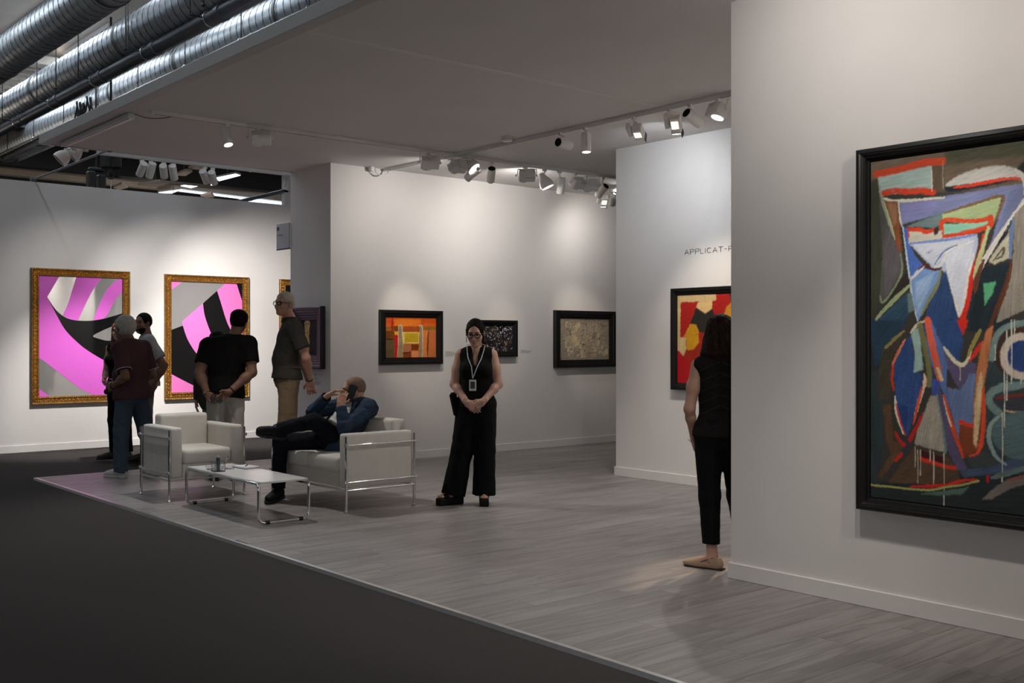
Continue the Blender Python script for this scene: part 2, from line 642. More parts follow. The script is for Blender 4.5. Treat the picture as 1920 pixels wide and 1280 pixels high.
# bundle of black cable looped over the canopy beam
cb = thing('cable_bundle', 'black cable bundle looped above the canopy corner', 'cable', (EDGE + .16, 11.0, CZ + .1))
for k in range(5):
    y0 = 10.75 + k * .1
    rr = .12 + .03 * math.sin(k * 2.1)
    pts = [(EDGE + .16 + .03 * math.sin(a * 2), y0 + rr * math.cos(a), CZ + .1 + (rr + .10) * math.sin(a)) for a in [math.pi * i / 12 for i in range(13)]]
    MB().tube(pts, .009, 6).build('cable_loop', M_dark, cb, smooth=True)
MB().box((EDGE + .16, 11.02, CZ + .17), (.06, .12, .15), bev=.015).build('cable_clamp', M_dark, cb)

# chain hoists hanging from the hall roof
M_hoist = mat('black_hoist_case', (.015, .015, .016), rough=.5, noise=.1)


def hoist(p, label):
    t = thing('chain_hoist', label, 'hoist', (p.x, p.y, p.z - .35), 'chain hoists under the hall roof')
    MB().box((p.x - .09, p.y, p.z), (.13, .2, .36), bev=.03).build('motor_case', M_hoist, t)
    MB().box((p.x + .09, p.y, p.z - .02), (.13, .2, .30), bev=.03).build('gear_case', M_hoist, t)
    MB().box((p.x, p.y, p.z + .21), (.26, .16, .07), bev=.02).build('suspension_plate', M_hoist, t)
    MB().tube([(p.x, p.y, p.z + .23), (p.x, p.y, HZ)], .018, 6).build('upper_chain', M_hoist, t)
    pts = [(p.x + .05 * math.cos(a), p.y, p.z - .28 + .06 * math.sin(a)) for a in [math.pi * (.5 + 1.5 * i / 10) for i in range(11)]]
    MB().tube(pts, .016, 6).build('hook', M_hoist, t, smooth=True)
    MB().tube([(p.x, p.y, p.z - .22), (p.x, p.y, p.z - .12)], .012, 6).build('hook_shank', M_hoist, t)
    MB().tube([(p.x, p.y, p.z - .34), (p.x, p.y, 3.6)], .009, 6).build('steel_cable', M_alu, t)


hoist(on_y(208, 297, 18.0), 'black chain hoist nearer the canopy edge')
hoist(on_y(180, 340, 19.5), 'black chain hoist just above the neighbour wall')
# sloping tube and thin wires
for (a, b, rr, lab) in [(on_y(62, 337, YP + .06), on_y(204, 281, BACK - .02), .013, 'grey tube bracing the neighbour wall to the canopy edge'), (on_y(448, 378, YP + .06), on_y(540, 356, 15.2), .03, 'grey tube rising to the narrow white panel')]:
    t = thing('sloping_tube', lab, 'tube', (a + b) / 2)
    MB().tube([a, b], rr, 10).build('tube', M_pipe, t, smooth=True)
    for e in (a, b):
        MB().box(e, (.07, .07, .05), bev=.01).build('end_plate', M_pipe, t)

# unseen globes added behind the neighbour wall to light the hall roof
M_globe = mat('warm_added_globe', (.9, .85, .78), emit=(1.0, .9, .78), estr=3.0)
for k, (x, y) in enumerate([(4, 29), (13, 31), (21, 34)]):
    t = thing('added_globe', ['added globe nearest behind the neighbour wall', 'middle added globe behind the neighbour wall', 'farthest added globe behind the neighbour wall'][k], 'light', (x, y, 4.3), 'added globes lighting the hall roof')
    MB().lathe([(.0, -.18), (.08, -.16), (.14, -.11), (.18, 0), (.14, .11), (.08, .16), (.03, .18)], (x, y, 4.5), seg=20).build('globe', M_globe, t, smooth=True)
    MB().lathe([(.03, .17), (.04, .18), (.03, .24), (.006, .26)], (x, y, 4.5), seg=14).build('cap', M_alu, t, smooth=True)
    MB().tube([(x, y, 4.75), (x, y, HZ)], .008, 6).build('cord', M_dark, t)
    l = bpy.data.lights.new('added_globe_light', 'POINT')
    l.energy = 260
    l.color = (1.0, .88, .75)
    l.shadow_soft_size = .2
    lo = bpy.data.objects.new('added_globe_light', l)
    COL.objects.link(lo)
    lo.location = (x, y, 4.5)
    lo.parent = None

# LED panels of the hall, lit
M_led = mat('cool_led_panel', (.8, .85, .9), rough=.4, emit=(.72, .86, 1.0), estr=2.2)


def led(corners, label, th=.05):
    mb = MB()
    c = sum((Vector(p) for p in corners), Vector()) / 4
    t = thing('led_panel', label, 'light', (c.x, c.y, c.z), 'cool white light panels under the hall roof')
    MB().prism([Vector(p) + Vector((0, 0, .012)) for p in corners], (0, 0, th)).build('housing', M_white, t)
    MB().prism([c + (Vector(p) - c) * .96 for p in corners], (0, 0, .012)).build('diffuser', M_led, t)
    MB().tube([c + Vector((0, 0, .05)), (c.x, c.y, HZ)], .006, 5).build('suspension_wire', M_alu, t)


def led_z(pts, z, label):
    led([on_z(px, py, z) for px, py in pts], label)


led_z([(296, 361), (342, 355), (318, 364), (312, 364)][:2] + [(322, 363), (300, 362)], 6.2, 'lit panel resting lowest above the neighbour wall')
led_z([(338, 349), (366, 341), (386, 345), (358, 353)], 6.2, 'lit panel in the middle of the row of three')
led_z([(402, 334), (442, 326), (452, 329), (410, 340)], 6.2, 'lit panel highest of the row of three')
led_z([(444, 318), (456, 316.5), (482, 319.5), (470, 322.5)], 6.2, 'small bright panel close under the canopy')
# long lit strips far back
for (a, b, lab) in [((335, 357), (531, 381), 'upper long strip light at the far end of the hall'), ((450, 377), (531, 385), 'lower long strip light at the far end of the hall')]:
    A, B = on_y(*a, 32.6), on_y(*b, 32.6)
    t = thing('strip_light', lab, 'light', (A + B) / 2, 'long strip lights of the hall')
    d = B - A
    MB().tube([A, B], .030, 8).build('diffuser', M_led, t, smooth=True)
    MB().tube([A + Vector((0, .05, .07)), B + Vector((0, .05, .07))], .03, 6).build('housing', M_white, t)
    for q in (.15, .85):
        e = A + d * q
        MB().tube([e + Vector((0, .05, .1)), (e.x, e.y + .05, HZ)], .006, 5).build('suspension_wire', M_alu, t)
# pale pinkish baffles hanging between the lamps
M_baffle = mat('pale_acoustic_baffle', (.55, .47, .42), rough=.9, noise=.05)
for k, (poly, zz) in enumerate([([(353, 316), (368, 311), (384, 315), (378, 319)], 6.3), ([(335, 325), (350, 320), (361, 322), (348, 330), (331, 329)], 6.2), ([(372, 309), (385, 306), (402, 310), (392, 312)], 6.3), ([(376, 368), (396, 362), (402, 370), (388, 371)], 6.0), ([(212, 352), (228, 345), (240, 352), (222, 356)], 5.9), ([(258, 347), (300, 340), (318, 344), (290, 352)], 5.8)]):
    pts = [on_z(px, py, zz) for px, py in poly]
    bt = thing('ceiling_baffle', ['pale baffle beside the two hanging cylinders', 'pale baffle behind the row of four cylinders', 'small pale baffle tucked under the canopy edge', 'pale baffle above the wall by the strip light', 'pale board above the wall near the hoists', 'wide pale board left of the lit panels'][k], 'baffle', sum(pts, Vector()) / len(pts), 'pale baffles under the hall roof')
    MB().prism(pts, (0, 0, .06)).build('board', M_baffle, bt)
    q = sum(pts, Vector()) / len(pts)
    MB().tube([q + Vector((0, 0, .05)), (q.x, q.y, HZ)], .006, 5).build('suspension_wire', M_alu, bt)

# ------------------------------------------------------------------ unseen battens added under the hall roof for ducts and aisle (cool, dim)
M_hlamp = mat('added_batten_glow', (.8, .85, .9), emit=(.75, .88, 1.0), estr=6.0)
for k, (x, y) in enumerate([(2.7, 3.5), (2.7, 7.5), (2.7, 11.5), (2.7, 15.5), (2.7, 19.5), (-3.5, 8), (-3.5, 16), (9.5, 18.0), (9.5, 26), (3, 27), (5.45, 9), (5.45, 14), (5.45, 18.5), (6.62, 10), (6.62, 15), (6.62, 19.5), (3.6, 18), (3.6, 22.5), (5.45, 22.5), (6.62, 23.5)]):
    t = thing('added_batten', ['added batten over the aisle nearest the camera', 'second added batten along the aisle', 'third added batten along the aisle', 'fourth added batten along the aisle', 'farthest added batten along the aisle', 'added batten left of the aisle, near', 'added batten left of the aisle, far', 'added batten above the next booth', 'added batten far behind the next booth', 'added batten at the end of the aisle', 'near added batten between the upper two ducts', 'middle added batten between the upper two ducts', 'far added batten between the upper two ducts', 'near added batten between the lower two ducts', 'middle added batten between the lower two ducts', 'far added batten between the lower two ducts', 'added batten left of the uppermost duct', 'farther added batten left of the uppermost duct', 'farthest added batten between the upper two ducts', 'farthest added batten between the lower two ducts'][k], 'light', (x, y, HZ - .12), 'added cool battens of the hall')
    MB().span((x - .09, y - 1.2, HZ - .10), (x + .09, y + 1.2, HZ), bev=.01).build('housing', M_white, t)
    MB().span((x - .07, y - 1.18, HZ - .118), (x + .07, y + 1.18, HZ - .10)).build('diffuser', M_hlamp, t)
    l = bpy.data.lights.new('added_batten_light', 'AREA')
    l.shape = 'RECTANGLE'
    l.size = .14
    l.size_y = 2.36
    l.energy = E_['hall'] * ((.5, .5, .5, .6, .8, .5, .6, 1, 1, 1)[k] if k < 10 else (.22, .45, .6, .16, .35, .55, .5, .7, .7, .6)[k - 10])
    l.color = (.84, .93, 1.0)
    lo = bpy.data.objects.new('added_batten_light', l)
    COL.objects.link(lo)
    lo.location = (x, y, HZ - .125)
# ------------------------------------------------------------------ lighting tracks and track lamps
M_slot = mat('track_slot', (.05, .05, .05), rough=.6)
M_lens = mat('lamp_reflector_unlit', (.03, .03, .03), rough=.25, metal=.3)
M_glow = mat('lit_lamp_face', (1, 1, 1), emit=(1.0, .96, .9), estr=14)
M_glowdim = mat('lamp_glow_through_glass', (1, .9, .7), emit=(1.0, .8, .55), estr=5)
M_lamp = mat('cream_lamp_housing', (.84, .81, .77), rough=.45, noise=.03)
M_lampg = mat('grey_lamp_housing', (.70, .68, .66), rough=.45, noise=.04)
TZ = CZ - .034


def track(a, b, label):
    a, b = Vector(a), Vector(b)
    t = thing('light_track', label, 'track', ((a.x + b.x) / 2, (a.y + b.y) / 2, TZ))
    d = (b - a)
    if abs(d.x) > abs(d.y):
        MB().span((a.x, a.y - .018, TZ), (b.x, a.y + .018, CZ), bev=.002).build('rail', M_white, t)
        MB().span((a.x + .02, a.y - .008, TZ - .0008), (b.x - .02, a.y + .008, TZ + .004)).build('slot', M_slot, t)
    else:
        MB().span((a.x - .018, a.y, TZ), (a.x + .018, b.y, CZ), bev=.002).build('rail', M_white, t)
        MB().span((a.x - .008, a.y + .02, TZ - .0008), (a.x + .008, b.y - .02, TZ + .004)).build('slot', M_slot, t)
    for p in (a, b):
        MB().box((p.x, p.y, (TZ + CZ) / 2), (.05, .05, .034), bev=.004).build('end_feed', M_white, t)
    return t


Y1, X2 = 9.47, 7.20
track((3.78, Y1), (10.6, Y1), 'long ceiling track running across above the sofa')
track((X2, .2), (X2, 10.82), 'ceiling track running from the big wall to the orange painting')
track((4.05, .6), (4.05, 3.9), 'ceiling track in front of the large painting')
track((9.9, 10.1), (13.4, 10.1), 'short ceiling track in the far corner')
# surface rail along the canopy edge
t = thing('edge_rail', 'white slotted rail hanging below the canopy edge', 'rail', (3.67, 10.65, CZ - .05))
MB().span((3.64, 9.70, CZ - .052), (3.70, 11.60, CZ - .002), bev=.003).build('rail', M_white, t)
MB().span((3.652, 9.72, CZ - .053), (3.664, 11.58, CZ - .048)).build('slot', M_slot, t)
# cables
def cable(name, pts, r, label, m=M_white):
    P = []
    pts = [Vector(p) for p in pts]
    for i in range(len(pts) - 1):
        p0 = pts[max(i - 1, 0)]; p1 = pts[i]; p2 = pts[i + 1]; p3 = pts[min(i + 2, len(pts) - 1)]
        for k in range(6):
            s = k / 6
            P.append(.5 * ((2 * p1) + (p2 - p0) * s + (2 * p0 - 5 * p1 + 4 * p2 - p3) * s * s + (3 * p1 - p0 - 3 * p2 + p3) * s ** 3))
    P.append(pts[-1])
    return tag(MB().tube(P, r, 6).build(name, m, smooth=True), label, 'cable')


M_cab = mat('grey_cable', (.25, .24, .23), rough=.5)
cable('power_cable', [(3.70, 9.70, CZ - .01), (3.78, 9.60, CZ - .05), (3.88, 9.5, CZ - .055), (3.96, 9.46, CZ - .03), (3.93, 9.47, CZ - .004)], .006, 'thin cable from the edge rail to the long track', M_cab)
cable('power_cable', [(7.02, 10.80, CZ - .008), (7.03, 10.78, CZ - .07), (7.1, 10.76, CZ - .11), (7.18, 10.76, CZ - .08), (7.2, 10.78, CZ - .03)], .007, 'white cable loop at the far end of the track', M_white)
MB2 = MB().box((6.99, 10.82, CZ - .03), (.05, .06, .06), bev=.008).build('junction_box', M_white); tag(MB2, 'small white socket on the ceiling by the cable loop', 'socket')
cable('power_cable', [(6.80, 9.45, CZ - .03), (6.82, 9.42, CZ - .08), (6.88, 9.41, CZ - .10), (6.94, 9.42, CZ - .08), (6.96, 9.44, CZ - .03)], .008, 'white cable loop where the two tracks cross', M_white)

# lamp meshes, local: light leaves along -Z, body centre at the origin
def proto(kind):
    P = {}
    if kind == 'cylinder':
        r, L = .046, .19
        P['housing'] = MB().lathe([(0, L / 2), (r * .93, L / 2), (r, L / 2 - .006), (r, -L / 2), (r * .90, -L / 2), (r * .86, -L / 2 + .03), (r * .86, -L / 2 + .075), (0, -L / 2 + .076)], seg=28)
        P['face'] = MB().lathe([(0, -L / 2 + .052), (r * .80, -L / 2 + .052), (r * .80, -L / 2 + .060), (0, -L / 2 + .060)], seg=24)
        P['baffle'] = MB().lathe([(r * .905, -L / 2 - .0008), (r * .885, -L / 2 - .0012), (r * .845, -L / 2 + .03), (r * .845, -L / 2 + .051)], seg=24)
        P['arm'] = MB().box((0, r + .008, .01), (.016, .016, .12), bev=.004)
    elif kind == 'bell':
        P['housing'] = MB().lathe([(0, .11), (.028, .108), (.036, .08), (.040, .055), (.062, .02), (.078, -.01), (.080, -.03)], seg=28)
        P['rim'] = MB().lathe([(.080, -.028), (.085, -.034), (.085, -.075), (.080, -.08), (.074, -.08), (.072, -.05), (.072, -.028)], seg=28)
        P['face'] = MB().lathe([(0, -.072), (.073, -.072), (.073, -.066), (0, -.066)], seg=24)
    elif kind == 'box':
        P['housing'] = MB().box((.02, 0, .02), (.19, .11, .11), bev=.008)
        P['reflector_rim'] = MB().lathe([(.058, .0), (.060, -.045), (.054, -.05), (.050, -.03), (.048, -.02)], (-.02, 0, -.0), seg=26)
        P['face'] = MB().lathe([(0, -.040), (.050, -.040), (.050, -.034), (0, -.034)], (-.02, 0, 0), seg=24)
        P['fin'] = MB()
        for k in range(7):
            P['fin'].box((.05 + .0 * k, 0, .045 + .006 * k - .0), (.10, .116, .0025))
        y = arc_path([(-.095, 0, .02), (-.095, 0, .155), (.125, 0, .155), (.125, 0, .02)], .012, 3)
        P['yoke'] = MB().tube(y, .0055, 6)
        P['knob'] = MB().lathe([(0, -.105), (.013, -.105), (.014, -.118), (0, -.12)], (0, 0, .02), 'x', 12)
        P['pivot_knob'] = MB().lathe([(0, .125), (.013, .125), (.014, .142), (0, .143)], (0, 0, .02), 'x', 12)
    elif kind == 'vent':
        P['housing'] = MB().box((0, 0, .015), (.088, .088, .15), bev=.006)
        P['driver'] = MB().box((-.075, 0, .055), (.04, .07, .13), bev=.006)
        P['face'] = MB().box((0, 0, -.062), (.07, .07, .006))
        P['barn_door'] = MB().box((.046, 0, -.075), (.004, .085, .05))
        P['grille'] = MB()
        for k in range(6):
            P['grille'].box((0, -.045, .055 - k * .012), (.06, .004, .006))
    return {k: v for k, v in P.items()}


PROTO = {}
LABN = [0]


def lamp(kind, mount, head, aim, label, lit=None, hm=None, energy=0, deg=60, blend=.6, color=NEUT, target=None, size=.03, group='track spotlights of the booth', rise=.05):
    """mount: point on the track; head: centre of the lamp body; aim: direction of its light"""
    mount, head, aim = Vector(mount), Vector(head), Vector(aim).normalized()
    if kind not in PROTO:
        PROTO[kind] = {}
    key = (kind, lit, hm)
    if key not in PROTO[kind]:
        pr = proto(kind)
        d = {}
        body = {'white': M_lamp, 'grey': M_lampg}[hm or 'white']
        for n, mbx in pr.items():
            mm = body
            if n == 'face':
                mm = {None: M_lens, 'on': M_glow, 'dim': M_glowdim}[lit]
            if n == 'baffle' and not lit:
                mm = M_lens
            if n in ('barn_door',):
                mm = M_dark
            if n in ('knob', 'pivot_knob', 'yoke'):
                mm = M_lampg
            if n == 'grille':
                mm = M_glowdim if lit else M_lampg
            d[n] = mbx.mesh(n, mm, smooth=n not in ('fin', 'grille', 'barn_door'))
        PROTO[kind][key] = d
    meshes = PROTO[kind][key]
    t = thing('track_spotlight', label, 'spotlight', mount, group)
    MB().box(mount + Vector((0, 0, -.012)), (.05, .036, .03), bev=.005).build('track_adapter', M_white, t)
    rot = aim.to_track_quat('-Z', 'Y')
    top = head + Vector((0, 0, rise))
    MB().tube([mount + Vector((0, 0, -.02)), Vector((mount.x, mount.y, (mount.z + top.z) / 2)), top], .009, 8).build('stem', M_white, t, smooth=True)
    bo = link('lamp_body', meshes['housing'], t)
    bo.location = head - mount
    bo.rotation_euler = rot.to_euler()
    for n, me in meshes.items():
        if n == 'housing':
            continue
        c = link(n if n != 'face' else ('lit_face' if lit else 'reflector'), me, bo)
    if energy:
        s = spot('spot_beam', head + aim * .125, target if target is not None else head + aim, energy, deg, blend, color, size)
    return t


def t1_lamp(kind, px, py, mpx, label, aim, **k):
    """hung from the long track (Y1)"""
    h = on_y(px, py, Y1)
    m = Vector((on_y(mpx, 300, Y1).x, Y1, TZ))
    return lamp(kind, m, h, aim, label, **k)


def t2_lamp(kind, px, py, mpx, label, aim, **k):
    h = on_x(px, py, X2)
    m = Vector((X2, on_x(mpx, 300, X2).y, TZ))
    return lamp(kind, m, h, aim, label, **k)


def seen_dir(r, f, u):
    """direction given as right of, along and above the photograph's line of sight"""
    return RT * r + FW * f + Vector((0, 0, u))


def aimed(f, kind, px, py, mpx, label, target, **k):
    h = on_y(px, py, Y1) if f is t1_lamp else on_x(px, py, X2)
    return f(kind, px, py, mpx, label, Vector(target) - h, target=target, **k)


# long track
aimed(t1_lamp, 'cylinder', 424, 255, 426, 'lit cylinder spotlight hanging alone above the armchair', (4.75, 8.1, 0), lit='on', energy=E_['seat'], deg=110, blend=.6, color=NEUT, size=.013, rise=.09)
t1_lamp('box', 486, 262, 484, 'cream box floodlight with yoke beside the lone cylinder', (.3, .6, -1), lit='dim')
aimed(t1_lamp, 'box', 803, 308, 803, 'box floodlight with glowing bulb at the track crossing', (7.63, YB, 1.5), lit='dim', energy=E_['a1'], deg=30, blend=.8, color=WARM)
aimed(t1_lamp, 'box', 855, 314, 846, 'dull grey box floodlight right of the glowing one', (7.35, YB, 2.5), hm='grey', energy=E_['bell'], deg=150, blend=1, color=NEUT)
aimed(t1_lamp, 'bell', 881, 308, 881, 'bell shaped lit spotlight where the tracks cross', (XA, 7.5, 1.2), lit='on', hm='grey', energy=E_['v3'], deg=75, blend=1, color=NEUT, rise=.11)
t1_lamp('cylinder', 886, 326, 884, 'cylinder spotlight tilted up beneath the bell lamp', seen_dir(.7, -.5, .5))
t1_lamp('cylinder', 921, 328, 922, 'cylinder spotlight with its dark mouth turned up', seen_dir(.08, -.7, .6), rise=.02)
aimed(t1_lamp, 'box', 985, 331, 985, 'grey box floodlight seen from behind', (9.35, YB, 2.6), hm='grey', energy=E_['bell2'], deg=150, blend=1, color=NEUT)
aimed(t1_lamp, 'bell', 1022, 340, 1021, 'bell shaped lit spotlight aimed right along the wall', (9.7, 8.4, 0), lit='on', hm='grey', energy=E_['v4'], deg=70, blend=1, color=NEUT, rise=.1)
aimed(t1_lamp, 'cylinder', 1052, 348, 1049, 'lit cylinder spotlight hanging straight in the far row', (9.2, YB - .5, .8), lit='on', energy=E_['cyl2'], deg=60, blend=.8, color=WARM, rise=.08)
aimed(t1_lamp, 'box', 1080, 346, 1078, 'grey box floodlight left in the crowded far group', (9.1, YB, 1.5), hm='grey', energy=E_['a2'], deg=26, blend=.9, color=WARM)
aimed(t1_lamp, 'box', 1104, 350, 1100, 'grey box floodlight right in the crowded far group', (10.66, YB, 1.5), hm='grey', energy=E_['a3'], deg=32, blend=.9, color=WARM)
t1_lamp('cylinder', 1128, 358, 1130, 'cream cylinder with dark mouth in the far group', seen_dir(.5, -.6, .55), rise=.02)
# far corner track
def t3(kind, px, py, label, aim, **k):
    h = on_y(px, py, 10.1)
    return lamp(kind, (h.x, 10.1, TZ), h, aim, label, **k)


t3('vent', 1132, 378, 'small silver spotlight lowest in the far group', Vector((10.75, YB, 2.55)) - on_y(1132, 378, 10.1), lit='on', energy=E_['far'], deg=150, blend=1)
t3('cylinder', 1150, 373, 'small grey cylinder at the very end of the far group', seen_dir(.1, -.5, .6), hm='grey')
h_ = on_y(1157, 361, 10.1)
t3('cylinder', 1153, 358, 'bright spotlight shining straight out beside the wall edge', (-.55, -.72, -.25), lit='on', energy=E_['burst'], deg=120, blend=1)
# cross track
aimed(t2_lamp, 'cylinder', 1058, 270, 1052, 'cream cylinder pointing left with dark mouth', (4.3, 7.3, 3.55), rise=.06)
aimed(t2_lamp, 'cylinder', 1099, 267, 1098, 'lit cylinder spotlight pointing straight down', (7.0, 7.05, 0), lit='on', energy=E_['down'], deg=75, blend=.8, color=NEUT, rise=.09)
aimed(t2_lamp, 'vent', 1198, 249, 1189, 'vented box spotlight left of the pair', (XA, 7.3, 2.75), lit='on', energy=E_['v1'], deg=125, blend=1, color=COOL, rise=.07)
aimed(t2_lamp, 'vent', 1268, 236, 1256, 'vented box spotlight right of the pair', (XA, 6.85, 1.5), lit='on', energy=E_['v2'], deg=50, blend=.9, color=WARM, rise=.07)
t2_lamp('cylinder', 1300, 222, 1295, 'cream cylinder tilted with its mouth to the left', seen_dir(-.72, -.55, .40), rise=.05)
aimed(t2_lamp, 'box', 1346, 212, 1347, 'box floodlight with bright round face next to the big wall', (5.9, 6.2, 0), lit='on', energy=E_['r4'], deg=120, blend=.8, color=NEUT)
# track before the large painting
for k, (y, ty, tz, e, dg, lab) in enumerate([(3.2, 3.30, 3.05, E_['w1'], 125, 'leftmost lamp on the track before the large painting'), (2.45, 2.7, 1.2, E_['w2'], 54, 'middle lamp on the track before the large painting'), (1.2, 1.9, 2.2, E_['w3'], 150, 'rightmost lamp on the track before the large painting')]):
    h = Vector((4.05, y, 3.28))
    tg = Vector((XR, ty, tz))
    lamp('cylinder', (4.05, y, TZ), h, tg - h, lab, lit='on', energy=e, deg=dg, blend=.9, color=NEUT if k == 0 else (1.0, .90, .80), target=tg, rise=.08)
h = Vector((4.05, 2.88, 3.28))  # fill lamp added out of view to brighten the floor by the big wall
lamp('cylinder', (4.05, 2.88, TZ), h, Vector((4.15, 4.1, 0)) - h, 'added downward fill lamp on the track before the large painting', lit='on', energy=E_['w4'], deg=74, blend=.9, color=NEUT, target=(4.15, 4.1, 0), rise=.08)
# warm lamp behind the end of the big wall that rakes the corner
h = Vector((X2, 5.25, 3.28))
lamp('cylinder', (X2, 5.25, TZ), h, Vector((5.28, 4.22, 0)) - h, 'warm cylinder spotlight on the cross track behind the big wall', lit='on', energy=E_['warm'], deg=20, blend=.6, color=(1.0, .72, .48), size=.012, target=(5.28, 4.22, 0), rise=.08)
# unseen fill floodlights added on the cross track, hidden by the big wall
for yy, tg, dg, lab, en in [(4.85, (XA, 4.6, 2.4), 140, 'added fill floodlight on the cross track right behind the big wall', E_['x1']), (2.2, (XA, 2.0, 2.2), 150, 'added fill floodlight on the cross track nearest the camera', E_['x2'])]:
    h = Vector((X2, yy, 3.3))
    lamp('bell', (X2, yy, TZ), h, Vector(tg) - h, lab, lit='on', hm='grey', energy=en, deg=dg, blend=1, color=NEUT, target=tg, rise=.1)
# smoke detector
p = on_z(951, 257, CZ)
sd = thing('smoke_detector', 'round white smoke detector on the ceiling', 'detector', (p.x, p.y, CZ - .05))
MB().lathe([(0, CZ), (.062, CZ), (.062, CZ - .012), (.056, CZ - .018), (.056, CZ - .02)], (p.x, p.y, 0), seg=24).build('base_ring', M_white, sd, smooth=True)
MB().lathe([(.052, CZ - .018), (.054, CZ - .034), (.044, CZ - .046), (.0, CZ - .050)], (p.x, p.y, 0), seg=24).build('sensor_head', M_white, sd, smooth=True)

# lamps of the neighbouring booth on their own rail
NY, NZ = 12.55, 3.63
nr_ = thing('neighbour_rail', 'pale lighting rail in front of the pink pictures', 'rail', (5.6, NY, NZ))
MB().span((4.35, NY - .025, NZ), (7.05, NY + .025, NZ + .05), bev=.004).build('rail', M_fasc, nr_)

def n_lamp(px, py, label, tx, tz, energy=0, deg=70, color=NEUT, kind='cylinder', hm='grey', lit=None, aim=None, blend=.9):
    h = on_y(px, py, NY)
    tg = Vector((tx, YP, tz))
    m = Vector((h.x, NY, NZ - .005))
    lamp(kind, m, h, aim or (tg - h), label, energy=energy, deg=deg, color=color, target=tg, hm=hm, lit=lit, group='spotlights of the next booth', rise=.08, blend=blend)


for k, (px, py, kind, lab) in enumerate([(121, 292, 'bell', 'silver spotlight at the canopy corner, lower of the two'), (143, 284, 'bell', 'silver spotlight at the canopy corner, upper of the two')]):
    h = on_y(px, py, BACK + .10)
    lamp(kind, (h.x + .06, BACK - .03, CZ - .008), h, (-.6, .15, -.6), lab, hm='white', group='spotlights of the next booth', rise=.07)
n_lamp(266, 317, 'leftmost of the four hanging cylinders', 4.9, 1.75, E_['n1'], 70)
n_lamp(283, 319, 'second from left of the four hanging cylinders', 4.95, .25, E_['n2'], 52)
n_lamp(307, 321, 'third from left of the four hanging cylinders', 6.4, 1.65, E_['n3'], 70)
n_lamp(325, 323, 'rightmost of the four hanging cylinders', 6.9, .35, E_['n4'], 52)
n_lamp(384, 331, 'left one of the two grey hanging cylinders', 8.0, 1.0, E_['n5'], 82)
n_lamp(399, 333, 'right one of the two grey hanging cylinders', 7.6, 1.2)
# lamp on the narrow panel
h = Vector(on_y(539, 348, 15.06))
lamp('cylinder', (h.x, 15.145, h.z + .19), h, (-.35, -.1, -.9), 'grey spotlight clipped to the narrow white panel', hm='grey', group='spotlights of the next booth', rise=.08)
# ------------------------------------------------------------------ furniture
M_uph = mat('off_white_leather', (.62, .59, .54), rough=.5, noise=.03, nscale=12, bump=.12, bscale=320, spec=.4)
M_top = mat('white_laminate', (.74, .73, .72), rough=.22, noise=.01)
M_rub = mat('black_rubber', (.012, .012, .012), rough=.7)


def soft(lo, hi, bev=.02, seg=3, crown=0.0):
    lo, hi = Vector(lo), Vector(hi)
    bm = bmesh.new()
    bmesh.ops.create_cube(bm, size=1)
    for v in bm.verts:
        v.co = Vector([(lo[i] + hi[i]) / 2 + v.co[i] * (hi[i] - lo[i]) for i in range(3)])
    if crown:
        bmesh.ops.subdivide_edges(bm, edges=bm.edges[:], cuts=7, use_grid_fill=True)
        c = (lo + hi) / 2
        for v in bm.verts:
            q = [max(-1, min(1, (v.co[i] - c[i]) / ((hi[i] - lo[i]) / 2))) for i in range(3)]
            # round the rim and puff the faces
            for i in range(3):
                j, k = (i + 1) % 3, (i + 2) % 3
                if abs(q[i]) > .999:
                    v.co[i] += math.copysign(crown * ((1 - q[j] ** 4) * (1 - q[k] ** 4) - 1), q[i])
    else:
        bmesh.ops.bevel(bm, geom=bm.edges[:], offset=bev, segments=seg, affect='EDGES', profile=.6)
    bm.verts.index_update()
    mb = MB().raw([v.co.copy() for v in bm.verts], [[v.index for v in f.verts] for f in bm.faces])
    bm.free()
    return mb


def local(mb, name, m, parent, smooth=True):
    me = mb.mesh(name, m, smooth)
    return link(name, me, parent)


def tube_seat(name, label, loc, rotz, W, D, cat, group=None, seats=1):
    """armchair or sofa: upholstered box panels held by a chrome tube frame; local x = width, y = depth, front at y = 0"""
    t = thing(name, label, cat, loc, group)
    t.rotation_euler = (0, 0, rotz)
    r = .0115
    at = .115
    for sx in (0, 1):
        x0 = 0.012 if sx == 0 else W - at - .012
        local(soft((x0, .004, .205), (x0 + at, D - .004, .672), .028), 'armrest', M_uph, t)
    local(soft((at + .014, D - .15, .36), (W - at - .014, D + .005, .765), .035), 'backrest', M_uph, t)
    local(soft((at + .014, .012, .21), (W - at - .014, D - .15, .335), .012), 'seat_base', M_uph, t)
    sw = (W - 2 * at - .028) / seats
    for k in range(seats):
        xa = at + .014 + k * sw
        local(soft((xa + .001, -.006, .325), (xa + sw - .001, D - .12, .468), .048, 5), 'seat_cushion', M_uph, t)
    for x in (0, W):
        for y in (.0, D):
            p = local(MB().tube([(x, y, 0.012), (x, y, .65)], r, 10), 'leg', M_chrome, t)
            local(MB().lathe([(0, 0), (.021, 0), (.022, .008), (.012, .016), (.0115, .022)], (x, y, 0), seg=14), 'foot_glide', M_chrome, p)
        ox = x - .012 if x == 0 else x + .012
        for z in (.578, .262):
            b = local(MB().tube([(ox, -.022, z), (ox, D + .022, z)], .0085, 10), 'side_rail', M_chrome, t)
            for y in (0, D):
                local(MB().box((ox, y, z), (.026, .03, .026), bev=.006), 'rail_clamp', M_chrome, b)
        local(MB().tube([(x, 0, .192), (x, D, .192)], .0095, 10), 'lower_rail', M_chrome, t)
    for y in (0.012, D - .01):
        local(MB().tube([(0, y, .192), (W, y, .192)], .0095, 10), 'cross_rail', M_chrome, t)
    return t


